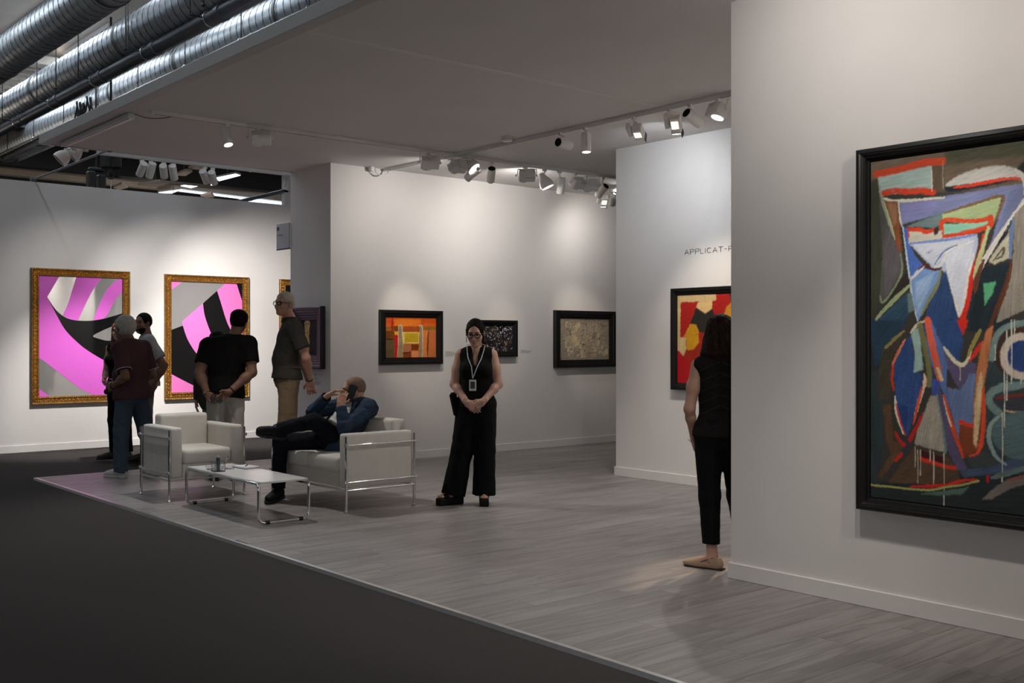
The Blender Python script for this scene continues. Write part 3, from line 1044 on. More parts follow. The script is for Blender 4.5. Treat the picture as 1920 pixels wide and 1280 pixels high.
tube_seat('armchair', 'off-white leather armchair with chrome frame, facing the table', (3.905, 9.40, 0), 0, .735, .67, 'armchair', seats=1)
tube_seat('sofa', 'off-white leather sofa with chrome frame under the seated man', (4.79, 9.12, 0), -math.pi / 2, 1.315, .70, 'sofa', seats=2)

# coffee table: one bent chrome loop and a white top
tx0, tx1, ty0, ty1, tz = 3.955, 4.405, 7.76, 9.14, .338
ct = thing('coffee_table', 'low white table on a bent chrome tube loop', 'table', ((tx0 + tx1) / 2, (ty0 + ty1) / 2, 0))
r = .0125
loop = [(tx0, ty0 + .3, tz - r), (tx0, ty1, tz - r), (tx0, ty1, r), (tx1, ty1, r), (tx1, ty1, tz - r), (tx1, ty0, tz - r), (tx1, ty0, r), (tx0, ty0, r), (tx0, ty0, tz - r), (tx0, ty0 + .3, tz - r)]
MB().tube(arc_path(loop, .055, 6)[:-1], r, 12, closed=True).build('tube_frame', M_chrome, ct, smooth=True)
MB().span((tx0 + .012, ty0 - .006, tz - .014), (tx1 - .012, ty1 + .006, tz + .004), bev=.003).build('table_top', M_top, ct)
for x in (tx0 + .075, tx1 - .075):
    for y in (ty0, ty1):
        MB().lathe([(0, -.016), (.017, -.016), (.017, .016), (0, .016)], (x, y, .0135), 'x', 14).build('foot_sleeve', M_rub, ct, smooth=True)
TT = tz + .0045

# things on the table
M_clear = mat('clear_acrylic', (.93, .94, .95), rough=.05, trans=1.0, ior=1.47, spec=.5)
p = on_z(409, 883, TT)
cup = thing('acrylic_cup', 'clear acrylic pencil cup on the coffee table', 'cup', p)
mb = MB()
s_ = .045
for a, b in (((-s_, -s_), (s_, -s_ + .004)), ((-s_, s_ - .004), (s_, s_)), ((-s_, -s_ + .004), (-s_ + .004, s_ - .004)), ((s_ - .004, -s_ + .004), (s_, s_ - .004))):
    mb.span((p.x + a[0], p.y + a[1], TT), (p.x + b[0], p.y + b[1], TT + .085))
mb.span((p.x - s_ + .004, p.y - s_ + .004, TT), (p.x + s_ - .004, p.y + s_ - .004, TT + .006))
mb.build('cup_wall', M_clear, cup)
M_can = mat('dark_blue_grey_tube', (.045, .05, .065), rough=.35)
can = thing('spray_tube', 'dark grey tube with pale cap standing in the clear cup', 'bottle', (p.x, p.y, TT + .006))
MB().lathe([(0, TT + .0065), (.0165, TT + .0065), (.0165, TT + .112), (.014, TT + .117), (.0, TT + .118)], (p.x, p.y, 0), seg=18).build('tube', M_can, can, smooth=True)
MB().lathe([(.013, TT + .117), (.013, TT + .128), (.009, TT + .132), (0, TT + .132)], (p.x, p.y, 0), seg=18).build('cap', M_alu, can, smooth=True)
pn = thing('pencil', 'thin pencil leaning in the clear cup', 'pencil', (p.x + .02, p.y - .02, TT + .007))
MB().tube([(p.x + .022, p.y - .01, TT + .01), (p.x + .066, p.y - .045, TT + .115)], .0032, 6).build('shaft', M_white, pn)
MB().tube([(p.x + .066, p.y - .045, TT + .115), (p.x + .073, p.y - .051, TT + .132)], [.0035, .0015], 6).build('tip', M_dark, pn)
q = on_z(395, 880, TT)
ash = thing('glass_ashtray', 'small clear glass dish left of the pencil cup', 'dish', q)
MB().lathe([(.0, TT + .001), (.034, TT + .001), (.046, TT + .034), (.041, TT + .036), (.031, TT + .012), (0, TT + .010)], (q.x, q.y, 0), seg=8).build('dish', M_clear, ash)
q = on_z(427, 878.5, TT)
bx = thing('acrylic_box', 'flat clear box between pencil cup and notebook', 'box', q)
MB().span((q.x - .035, q.y - .05, TT), (q.x + .035, q.y + .05, TT + .003)).span((q.x - .035, q.y - .05, TT + .003), (q.x - .032, q.y + .05, TT + .024)).span((q.x + .032, q.y - .05, TT + .003), (q.x + .035, q.y + .05, TT + .024)).span((q.x - .032, q.y - .05, TT + .003), (q.x + .032, q.y - .047, TT + .024)).span((q.x - .032, q.y + .047, TT + .003), (q.x + .032, q.y + .05, TT + .024)).build('box_wall', M_clear, bx)
q = on_z(461, 876.5, TT)
nb = thing('notebook', 'white notepad lying on the coffee table', 'notebook', q)
M_paper = mat('white_paper', (.72, .72, .74), rough=.8)
M_cover = mat('blue_grey_cover', (.16, .18, .24), rough=.6)
RZ = Matrix.Rotation(.12, 3, 'Z')
MB().box((q.x, q.y, TT + .002), (.15, .21, .004), RZ).build('cover', M_cover, nb)
MB().box((q.x, q.y, TT + .010), (.146, .206, .012), RZ).build('page_block', M_paper, nb)
pe = thing('pen', 'dark pen lying on the notepad', 'pen', (q.x + .01, q.y, TT + .016))
MB().tube([(q.x - .03, q.y - .05, TT + .0205), (q.x + .045, q.y + .055, TT + .0205)], .0045, 8).build('barrel', M_dark, pe, smooth=True)
MB().tube([(q.x + .045, q.y + .055, TT + .0205), (q.x + .052, q.y + .065, TT + .0205)], [.004, .001], 8).build('tip', M_alu, pe, smooth=True)
# ------------------------------------------------------------------ pictures
M_gold = mat('antique_gilding', (.80, .50, .15), rough=.30, metal=1.0, noise=.3, nscale=38, bump=.25, bscale=90)
M_goldd = mat('dark_gilding', (.26, .14, .045), rough=.45, metal=.8, noise=.3, nscale=30)
M_mirror = mat('polished_steel_mirror', (.74, .73, .71), rough=.045, metal=.74)
M_pink = mat('satin_orchid_pink', (.70, .135, .62), rough=.38, noise=.03, nscale=60, spec=.4)
M_pink2 = mat('satin_rose_pink', (.82, .20, .56), rough=.38, noise=.03, nscale=60, spec=.4)
M_gblack = mat('gloss_black_enamel', (.006, .006, .006), rough=.06, spec=.5)


class Plane:
    """picture plane on a wall: u to the viewer's right, v up, n out of the wall"""
    def __init__(s, o, u, n):
        s.o, s.u, s.n = Vector(o), Vector(u), Vector(n)

    def __call__(s, u, v, n=0.0):
        return s.o + s.u * u + Vector((0, 0, v)) + s.n * n


def wall_y(x0, z0, y):
    return Plane((x0, y, z0), (1, 0, 0), (0, -1, 0))


def wall_x(y0, z0, x):
    return Plane((x, y0, z0), (0, -1, 0), (-1, 0, 0))


def molding(P, w, h, prof, name, m, parent, smooth=False):
    """prof: list of (inset from the outer edge, depth)"""
    mb = MB()
    n = len(prof)
    vs = []
    for (i, d) in prof:
        for (a, b) in ((i, i), (w - i, i), (w - i, h - i), (i, h - i)):
            vs.append(P(a, b, d))
    fs = []
    for k in range(n):
        k2 = (k + 1) % n
        for c in range(4):
            c2 = (c + 1) % 4
            fs.append((k * 4 + c, k * 4 + c2, k2 * 4 + c2, k2 * 4 + c))
    mb.raw(vs, fs)
    return mb.build(name, m, parent, smooth)


def slab(P, u0, v0, u1, v1, n0, n1):
    return MB().prism([P(u0, v0, n0), P(u1, v0, n0), P(u1, v1, n0), P(u0, v1, n0)], P.n * (n1 - n0))


def smooth_line(pts, n=6, closed=False):
    pts = [Vector((p[0], p[1], 0)) for p in pts]
    out = []
    N = len(pts)
    rngk = N if closed else N - 1
    for i in range(rngk):
        g = (lambda j: pts[j % N]) if closed else (lambda j: pts[max(0, min(N - 1, j))])
        p0, p1, p2, p3 = g(i - 1), g(i), g(i + 1), g(i + 2)
        for k in range(n):
            t = k / n
            q = .5 * ((2 * p1) + (p2 - p0) * t + (2 * p0 - 5 * p1 + 4 * p2 - p3) * t * t + (3 * p1 - p0 - 3 * p2 + p3) * t ** 3)
            out.append((q.x, q.y))
    if not closed:
        out.append((pts[-1].x, pts[-1].y))
    return out


# -------- the pink mirror pictures in gilt frames
def gilt_picture(x0, x1, z0, z1, label, shapes, fw=.105):
    w, h = x1 - x0, z1 - z0
    P = wall_y(x0, z0, YP)
    t = thing('gilt_framed_picture', label, 'picture', P(w / 2, 0), 'pink and black mirror pictures in gilt frames')
    fr = molding(P, w, h, [(0, 0.001), (0, .045), (.008, .052), (.018, .050), (.030, .036), (.074, .030), (.084, .042), (.094, .042), (fw, .022), (fw, .001)], 'frame', M_goldd, t)
    # carved leaves and beads running round the moulding
    mb = MB()

    def lump(c, a, b, ra, rb, rn, tip=0.0):
        vs = [c + P.n * rn]
        for k in range(6):
            an = math.pi * 2 * k / 6
            vs.append(c + a * (ra * math.cos(an)) + b * (rb * math.sin(an)))
        mb.raw(vs, [(0, k + 1, (k + 1) % 6 + 1) for k in range(6)])
    rnd = random.Random(3)
    for side in range(4):
        L = w if side % 2 == 0 else h
        ea = [P.u, Vector((0, 0, 1)), P.u, Vector((0, 0, 1))][side]
        eb = [Vector((0, 0, 1)), P.u, Vector((0, 0, 1)), P.u][side]
        st = .052
        nn = int((L - .12) / st)
        for k in range(nn + 1):
            s = .06 + (L - .12) * k / nn
            def pt(ins, s=s):
                if side == 0: return P(s, ins, 0)
                if side == 2: return P(s, h - ins, 0)
                if side == 1: return P(w - ins, s, 0)
                return P(ins, s, 0)
            j = rnd.uniform(-.004, .004)
            lump(pt(.050 + j) + P.n * .031, ea, eb, .021, .024, .026)
            lump(pt(.066) + P.n * .029 + ea * .024, ea, eb, .012, .014, .020)
            lump(pt(.036) + P.n * .034 + ea * .024, ea, eb, .010, .012, .018)
        nb_ = int(L / .03)
        for k in range(nb_):
            s = .02 + (L - .04) * k / max(1, nb_ - 1)
            def pt2(ins, s=s):
                if side == 0: return P(s, ins, 0)
                if side == 2: return P(s, h - ins, 0)
                if side == 1: return P(w - ins, s, 0)
                return P(ins, s, 0)
            lump(pt2(.089) + P.n * .041, ea, eb, .012, .007, .009)
            lump(pt2(.012) + P.n * .049, ea, eb, .012, .007, .007)
    q = mb.build('carved_ornament', M_gold, t)
    q['kind'] = 'stuff'
    iw, ih = w - 2 * fw, h - 2 * fw
    slab(P, fw, fw, w - fw, h - fw, .004, .016).build('mirror_panel', M_mirror, t)
    for k, (m, lay, poly) in enumerate(shapes):
        pts = [(fw + max(0, min(1, a)) * iw, fw + (1 - max(0, min(1, b))) * ih) for a, b in poly]
        clean = [pts[0]]
        for p in pts[1:]:
            if (p[0] - clean[-1][0]) ** 2 + (p[1] - clean[-1][1]) ** 2 > 1e-7:
                clean.append(p)
        if (clean[0][0] - clean[-1][0]) ** 2 + (clean[0][1] - clean[-1][1]) ** 2 < 1e-7:
            clean.pop()
        n0 = .016 + .0012 * lay
        MB().prism([P(a, b, n0) for a, b in clean], P.n * .0012).build('painted_shape', m, t)
    return t


def uv1(pts):
    o = []
    for x, y in pts:
        top = 310 + (x - 292) * .05
        bot = 1222 - (x - 292) * .05
        o.append(((x - 292) / 620, (y - top) / (bot - top)))
    return o


def uv2(pts):
    o = []
    for x, y in pts:
        top = 350 + (x - 1287) * .055
        bot = 1206 - (x - 1287) * .05
        o.append(((x - 1287) / 525, (y - top) / (bot - top)))
    return o


low = [(350, 470), (420, 610), (480, 715), (560, 800), (650, 872), (785, 947), (930, 990)]
upp = [(350, 470), (400, 550), (460, 610), (530, 641), (640, 650), (760, 636), (930, 590)]
bl = [(930, 1260), (800, 1235), (720, 1212), (600, 1160), (500, 1090), (400, 1010), (280, 918)]
sh1 = [
    (M_pink, 0, uv1([(280, 300), (437, 312), (350, 470)] + smooth_line(low)[1:] + [(930, 1260)] + smooth_line(bl)[1:])),
    (M_gblack, 1, uv1(smooth_line(upp) + smooth_line(low)[::-1][:-1])),
    (M_mirror, 2, uv1(smooth_line([(688, 762), (760, 722), (850, 684), (930, 640), (930, 770), (815, 797), (740, 785)], 4, True))),
    (M_pink, 0, uv1([(570, 300), (765, 325)] + smooth_line([(762, 328), (700, 400), (645, 500), (575, 646)]) + [(520, 640), (462, 606)] + smooth_line([(465, 604), (505, 510), (535, 410), (570, 300)])[:-1])),
    (M_pink, 0, uv1([(930, 330)] + smooth_line([(880, 342), (800, 412), (740, 520), (690, 646)]) + [(765, 635)] + smooth_line([(770, 632), (810, 585), (855, 500), (930, 415)]))),
    (M_pink, 0, uv1(smooth_line([(280, 1155), (330, 1190), (385, 1235)]) + [(280, 1235)])),
]
gilt_picture(4.282, 5.594, .622, 2.436, 'gilt framed pink and black crescent picture, leftmost on the neighbour wall', sh1)
e1 = [(1368, 690), (1400, 790), (1450, 880), (1500, 940), (1600, 1050), (1700, 1130), (1830, 1200)]
e2 = [(1515, 520), (1530, 620), (1580, 760), (1640, 865), (1720, 950), (1830, 1030)]
e3 = [(1620, 425), (1650, 520), (1690, 650), (1730, 735), (1775, 800), (1830, 860)]
e0 = [(1280, 1060), (1380, 1115), (1480, 1165), (1600, 1215), (1680, 1240)]
sh2 = [
    (M_pink2, 0, uv2([(1280, 340), (1365, 350), (1280, 412)])),
    (M_pink2, 0, uv2([(1365, 655), (1515, 520)] + smooth_line(e2)[1:] + smooth_line(e1)[::-1])),
    (M_gblack, 1, uv2([(1515, 520), (1620, 425)] + smooth_line(e3)[1:] + smooth_line(e2)[::-1][:-1])),
    (M_pink2, 0, uv2([(1620, 425), (1680, 365), (1770, 370), (1830, 500)] + smooth_line(e3)[::-1][:-1])),
    (M_gblack, 1, uv2([(1770, 365), (1830, 365), (1830, 505)])),
    (M_gblack, 1, uv2([(1280, 722), (1368, 690)] + smooth_line(e1)[1:] + [(1830, 1240)] + smooth_line(e0)[::-1])),
    (M_pink2, 0, uv2(smooth_line(e0) + [(1280, 1240)])),
]
gilt_picture(6.096, 7.402, .622, 2.425, 'gilt framed pink and black picture behind the man in the black T-shirt', sh2)
gilt_picture(7.92, 9.22, .622, 2.42, 'gilt frame mostly hidden behind the grey wall end', [(M_gblack, 0, [(0, 0), (.8, 0), (.3, .6), (0, .8)]), (M_pink2, 0, [(0, .9), (.35, .65), (1, .8), (1, 1), (0, 1)])])


# -------- painter: strokes and fields laid on a fine grid, kept as a colour attribute
def vnoise(x, y, seed=0):
    xi, yi = np.floor(x).astype(np.int64), np.floor(y).astype(np.int64)
    xf, yf = x - xi, y - yi

    def hsh(a, b):
        n = (a * 374761393 + b * 668265263 + seed * 1442695041) & 0xffffffff
        n = ((n ^ (n >> 13)) * 1274126177) & 0xffffffff
        return ((n ^ (n >> 16)) & 0xffff) / 65535.0
    u, v = xf * xf * (3 - 2 * xf), yf * yf * (3 - 2 * yf)
    a = hsh(xi, yi) * (1 - u) + hsh(xi + 1, yi) * u
    b = hsh(xi, yi + 1) * (1 - u) + hsh(xi + 1, yi + 1) * u
    return (a * (1 - v) + b * v) * 2 - 1


class Painter:
    def __init__(s, w, h, step, base, gain=1.0, wob=.004):
        s.w, s.h, s.gain, s.wob = w, h, gain, wob
        s.nx, s.ny = int(w / step) + 1, int(h / step) + 1
        s.X, s.Y = np.meshgrid(np.linspace(0, w, s.nx), np.linspace(0, h, s.ny), indexing='ij')
        s.C = np.zeros((s.nx, s.ny, 3))
        s.C[:] = lin(base) * gain
        s.seed = 0

    def _win(s, pts, m):
        """window of the grid that a shape can touch"""
        a = np.array(pts)
        dx, dy = s.w / (s.nx - 1), s.h / (s.ny - 1)
        i0, i1 = int(max(0, (a[:, 0].min() - m) / dx)), int(min(s.nx, (a[:, 0].max() + m) / dx + 2))
        j0, j1 = int(max(0, (a[:, 1].min() - m) / dy)), int(min(s.ny, (a[:, 1].max() + m) / dy + 2))
        return (slice(i0, i1), slice(j0, j1)) if i1 > i0 + 1 and j1 > j0 + 1 else None

    def _xy(s, wob, W):
        s.seed += 1
        X, Y = s.X[W], s.Y[W]
        k = 1 / max(wob * 4, .004)
        return (X + wob * vnoise(X * k, Y * k, s.seed) + wob * .5 * vnoise(X * k * 3, Y * k * 3, s.seed + 77),
                Y + wob * vnoise(X * k, Y * k, s.seed + 31) + wob * .5 * vnoise(X * k * 3, Y * k * 3, s.seed + 99))

    def _lay(s, M, col, streak, ang, grain, W):
        c = lin(col) * s.gain
        X, Y = s.X[W], s.Y[W]
        ca, sa = math.cos(ang), math.sin(ang)
        a, b = X * ca + Y * sa, -X * sa + Y * ca
        n = vnoise(a * 12, b * 150, s.seed + 5) * .6 + vnoise(a * 30, b * 320, s.seed + 9) * .4 + .5 * vnoise(X * 14, Y * 14, s.seed + 3)
        f = np.clip(1 + streak * n, .2, 2)
        L = c[None, None, :] * f[..., None]
        if grain:
            M = M * np.clip(1 - grain * np.clip(vnoise(a * 40, b * 260, s.seed + 17), 0, 1) * 1.4, 0, 1)
        s.C[W] = s.C[W] * (1 - M[..., None]) + L * M[..., None]

    def poly(s, pts, col, streak=.18, ang=1.4, curve=0, grain=.0, soft_=.0, wob=None):
        if curve:
            pts = smooth_line(pts, curve, True)
        W = s._win(pts, .02 + soft_ * .006)
        if W is None:
            return
        x, y = s._xy(s.wob if wob is None else wob, W)
        ins = np.zeros(x.shape, bool)
        n = len(pts)
        for i in range(n):
            x0, y0 = pts[i]
            x1, y1 = pts[(i + 1) % n]
            if y0 == y1:
                continue
            c = ((y0 > y) != (y1 > y)) & (x < (x1 - x0) * (y - y0) / (y1 - y0) + x0)
            ins ^= c
        M = ins.astype(float)
        for _ in range(max(1, int(soft_))):
            Q = np.pad(M, 1, mode='edge')
            M = (M + Q[2:, 1:-1] + Q[:-2, 1:-1] + Q[1:-1, 2:] + Q[1:-1, :-2]) / 5
        s._lay(M, col, streak, ang, grain, W)

    def line(s, pts, wd, col, streak=.15, ang=None, curve=5, grain=.15, taper=True, wob=None):
        if curve:
            pts = smooth_line(pts, curve)
        W = s._win(pts, wd * 1.6 + .006)
        if W is None:
            return
        x, y = s._xy(min(s.wob, wd * .3) if wob is None else wob, W)
        D = np.full(x.shape, 9.0)
        n = len(pts) - 1
        for i in range(n):
            ax, ay = pts[i]
            bx_, by = pts[i + 1]
            dx, dy = bx_ - ax, by - ay
            L = dx * dx + dy * dy + 1e-12
            t = np.clip(((x - ax) * dx + (y - ay) * dy) / L, 0, 1)
            d = np.hypot(x - ax - t * dx, y - ay - t * dy)
            ww = wd
            if taper and n > 1:
                ww = wd * (.45 + .55 * math.sin(math.pi * (i + .5) / n))
            D = np.minimum(D, d / ww)
        M = np.clip((1.0 - D) * 2.5 + .4, 0, 1)
        if ang is None:
            ang = math.atan2(pts[-1][1] - pts[0][1], pts[-1][0] - pts[0][0])
        s._lay(M, col, streak, ang, grain, W)

    def build(s, P, u0, v0, depth, name, m, parent, relief=0.0):
        n = s.nx * s.ny
        lum = s.C.mean(2)
        A = np.zeros((n, 3))
        o = np.array(P(u0, v0, depth))
        pu, pn = np.array(P.u), np.array(P.n)
        r = relief * (vnoise(s.X * 60, s.Y * 60, 5) + vnoise(s.X * 160, s.Y * 160, 8)) if relief else np.zeros_like(s.X)
        A[:] = o[None] + s.X.reshape(-1, 1) * pu[None] + s.Y.reshape(-1, 1) * np.array([0, 0, 1.0])[None] + r.reshape(-1, 1) * pn[None]
        i = np.arange(s.nx - 1)[:, None] * s.ny + np.arange(s.ny - 1)[None]
        F = np.stack([i, i + s.ny, i + s.ny + 1, i + 1], -1).reshape(-1, 4)
        ob = grid_mesh(name, A, F, m, parent)
        at = ob.data.attributes.new('paint', 'FLOAT_COLOR', 'POINT')
        c4 = np.ones((n, 4), np.float32)
        c4[:, :3] = np.clip(s.C.reshape(-1, 3), 0, .92)
        at.data.foreach_set('color', c4.ravel())
        return ob


def grid_mesh(name, A, F, m, parent, smooth=True):
    off = np.array(origin(parent)) if parent else np.zeros(3)
    me = bpy.data.meshes.new(name)
    me.vertices.add(len(A))
    me.vertices.foreach_set('co', (A - off).astype(np.float32).ravel())
    me.loops.add(F.size)
    me.loops.foreach_set('vertex_index', F.astype(np.int32).ravel())
    me.polygons.add(len(F))
    k = F.shape[1]
    me.polygons.foreach_set('loop_start', np.arange(0, F.size, k, dtype=np.int32))
    me.polygons.foreach_set('loop_total', np.full(len(F), k, np.int32))
    me.polygons.foreach_set('use_smooth', np.full(len(F), smooth))
    me.update(calc_edges=True)
    if m:
        me.materials.append(m)
    return link(name, me, parent)


M_paint = mat('oil_paint', (.5, .5, .5), rough=.42, vcol='paint', bump=.05, bscale=90, spec=.4)
M_paintm = mat('matt_oil_paint', (.5, .5, .5), rough=.6, vcol='paint', bump=.05, bscale=90, spec=.3)
M_frblack = mat('black_frame_lacquer', (.010, .0095, .009), rough=.30, noise=.1, nscale=20, spec=.45)
M_frin = mat('black_frame_inner', (.004, .004, .004), rough=.6)


def black_framed(P, w, h, fw, depth, label, mat_fr=None):
    t = thing('framed_painting', label, 'painting', P(w / 2, 0))
    molding(P, w, h, [(0, .001), (0, depth - .006), (.006, depth), (fw * .42, depth), (fw * .5, depth - .012), (fw * .78, depth - .016), (fw * .82, depth - .028), (fw, depth - .032), (fw, .001)], 'frame', mat_fr or M_frblack, t)
    slab(P, fw * .98, fw * .98, w - fw * .98, h - fw * .98, .001, .006).build('backing_board', M_frin, t)
    return t


# orange painting (fields traced in the plane of the canvas)
FY = YB - .055
a, b = on_y(714.3, 580.2, FY), on_y(830.8, 682.2, FY)
ow, oh = b.x - a.x, a.z - b.z
P = wall_y(a.x, b.z, YB)
t = black_framed(P, ow, oh, .088, .062, 'black framed orange and yellow block painting')
cw, ch = ow - .176, oh - .168


def ou(pts):
    return [((x - 245) / (1195 - 245) * cw, (1 - (y - 210) / (1008 - 210)) * ch) for x, y in pts]


G = 1.0
p_ = Painter(cw, ch, .0052, (226, 98, 30), G, wob=.004)
p_.poly(ou([(240, 205), (1200, 205), (1200, 330), (240, 330)]), (205, 82, 22), .12, 0, soft_=14)
p_.poly(ou([(400, 250), (900, 250), (900, 420), (400, 420)]), (240, 128, 40), .1, 0, soft_=14)
p_.poly(ou([(240, 400), (1200, 390), (1200, 460), (240, 470)]), (150, 110, 32), .2, 0)
p_.poly(ou([(370, 210), (390, 300), (385, 480), (350, 480), (345, 380)]), (190, 25, 25), .2, 1.5)
p_.poly(ou([(390, 390), (475, 385), (480, 490), (390, 490)]), (128, 70, 22), .25)
p_.poly(ou([(240, 475), (415, 485), (415, 650), (240, 645)]), (125, 68, 20), .25)
p_.poly(ou([(410, 495), (480, 500), (480, 560), (410, 565)]), (225, 180, 60), .2)
p_.poly(ou([(240, 650), (412, 655), (412, 1010), (240, 1010)]), (104, 84, 52), .18)
p_.line(ou([(245, 640), (330, 650), (410, 650)]), .006, (20, 14, 12))
p_.poly(ou([(412, 560), (472, 560), (470, 780), (455, 1010), (412, 1010)]), (205, 25, 40), .12)
p_.poly(ou([(485, 370), (560, 380), (575, 700), (565, 1010), (462, 1010), (480, 700)]), (165, 145, 110), .22, 1.5)
p_.line(ou([(500, 365), (545, 400), (560, 560), (572, 760), (560, 1000)]), .010, (235, 215, 170), grain=.5)
p_.line(ou([(485, 370), (480, 560), (478, 760), (460, 1000)]), .006, (228, 205, 160), grain=.6)
p_.poly(ou([(560, 395), (885, 395), (885, 500), (560, 500)]), (178, 82, 28), .25, 0)
p_.poly(ou([(565, 505), (875, 505), (870, 730), (568, 730)]), (244, 214, 120), .15)
p_.poly(ou([(590, 525), (858, 520), (855, 705), (592, 712)]), (206, 170, 32), .12)
p_.poly(ou([(565, 735), (720, 735), (720, 900), (565, 895)]), (186, 118, 78), .15)
p_.poly(ou([(722, 740), (860, 740), (860, 868), (722, 865)]), (128, 58, 18), .2)
p_.poly(ou([(560, 905), (720, 900), (720, 1010), (560, 1010)]), (140, 66, 24), .2)
p_.line(ou([(560, 905), (640, 910), (720, 890)]), .006, (25, 15, 10))
p_.poly(ou([(722, 875), (858, 870), (858, 1010), (722, 1010)]), (226, 140, 84), .15)
p_.poly(ou([(880, 350), (945, 370), (945, 1010), (862, 1010), (872, 700)]), (158, 136, 108), .22, 1.5)
p_.line(ou([(872, 380), (915, 370), (935, 480), (938, 760), (930, 1000)]), .008, (225, 210, 180), grain=.5)
p_.poly(ou([(945, 462), (1200, 462), (1200, 1010), (945, 1010)]), (224, 134, 70), .12)
p_.poly(ou([(1060, 465), (1200, 465), (1200, 1010), (1060, 1010)]), (206, 112, 62), .12)
p_.poly(ou([(1045, 455), (1060, 470), (1055, 800), (1045, 1010), (1028, 1005), (1012, 840), (1025, 600)]), (140, 70, 20), .2)
p_.build(P, .088, .084, .022, 'canvas', M_paint, t, .0012)

# small dark painting
a, b = on_y(898, 599.5, FY), on_y(971, 668.5, FY)
ow, oh = b.x - a.x, a.z - b.z
P = wall_y(a.x, b.z, YB)
t = black_framed(P, ow, oh, .070, .062, 'small black framed painting of white flicks on dark, behind the woman')
cw, ch = ow - .14, oh - .136
p_ = Painter(cw, ch, .0046, (34, 28, 34), 1.25, wob=.003)
rr = random.Random(5)
for k in range(16):
    x, y = rr.random() * cw, rr.random() * ch
    p_.poly([(x - .05, y - .03), (x + .05, y - .04), (x + .04, y + .04), (x - .04, y + .03)], rr.choice([(22, 18, 24), (48, 36, 42), (40, 46, 66), (60, 48, 44)]), .4, soft_=4)
for k in range(150):
    x, y = rr.random() * cw, rr.random() * ch
    bias = y > ch * .55 and x > cw * .5
    c_ = rr.choice([(205, 200, 190), (150, 135, 115), (225, 222, 215), (120, 110, 105)] if not bias else [(215, 218, 225), (190, 200, 225), (235, 235, 235)])
    an = rr.uniform(-1.2, 2.2)
    L = rr.uniform(.010, .034)
    p_.line([(x, y), (x + L * .6 * math.cos(an), y + L * .6 * math.sin(an)), (x + L * math.cos(an + .5), y + L * math.sin(an + .5))], rr.uniform(.0022, .0042), c_, curve=2, grain=.3)
p_.build(P, .070, .068, .022, 'canvas', M_paint, t, .002)

# grey painting of small blocks
a, b = on_y(1042, 581.2, FY), on_y(1154.3, 687.2, FY)
ow, oh = b.x - a.x, a.z - b.z
P = wall_y(a.x, b.z, YB)
t = black_framed(P, ow, oh, .108, .066, 'black framed grey painting of many small pale blocks')
cw, ch = ow - .216, oh - .206
p_ = Painter(cw, ch, .0058, (150, 138, 122), 1.0, wob=.003)
p_.poly([(.2 * cw, .25 * ch), (.85 * cw, .2 * ch), (.8 * cw, .9 * ch), (.25 * cw, .85 * ch)], (172, 156, 132), .1, soft_=30)
rr = random.Random(9)
for k in range(130):
    gx, gy = rr.uniform(.08, .95), rr.uniform(.10, .88)
    x, y = gx * cw, gy * ch
    sx, sy = rr.uniform(.014, .036), rr.uniform(.016, .042)
    c_ = rr.choice([(176, 160, 134), (196, 178, 146), (158, 146, 130), (140, 130, 118), (188, 172, 146), (166, 152, 134)])
    if k % 13 == 0:
        c_ = (208, 182, 132)
    q = [(x - sx, y - sy), (x + sx * .9, y - sy * 1.1), (x + sx * 1.1, y + sy), (x - sx * .9, y + sy * .9)]
    p_.poly(q, c_, .2, wob=.005)
    if rr.random() < .75:
        e = rr.choice([0, 1, 2, 3])
        p_.line([q[e], ((q[e][0] + q[(e + 1) % 4][0]) / 2 + .003, (q[e][1] + q[(e + 1) % 4][1]) / 2), q[(e + 1) % 4]], .0032, rr.choice([(92, 82, 74), (70, 62, 58), (112, 100, 88), (214, 200, 172)]), curve=2, grain=.4)
for k in range(26):
    x, y = rr.uniform(.07, .95) * cw, rr.uniform(.1, .9) * ch
    p_.poly([(x - .008, y - .012), (x + .009, y - .010), (x + .007, y + .013), (x - .007, y + .012)], rr.choice([(96, 86, 80), (84, 74, 70), (110, 98, 90)]), .3, soft_=1)
p_.line([(.02 * cw, .04 * ch), (.035 * cw, .055 * ch)], .004, (50, 44, 40), curve=0)
p_.build(P, .108, .103, .022, 'canvas', M_paint, t, .002)

# red, yellow and black painting on the lettered wall
FX = XA - .05
a, b = on_x(1257, 541, FX), on_x(1257, 730, FX)
ow, oh = .98, a.z - b.z
P = wall_x(a.y, b.z, XA)
t = black_framed(P, ow, oh, .072, .055, 'black framed red, yellow and cream painting behind the woman by the wall')
cw, ch = ow - .13, oh - .14
c0 = on_x(1240 + 106 / 4, 440 + 455 / 4, FX + .02)


def ru(pts):
    o = []
    for x, y in pts:
        q = on_x(1240 + x / 4, 440 + y / 4, FX + .028)
        o.append((a.y - q.y - .065, q.z - b.z - .07))
    return o


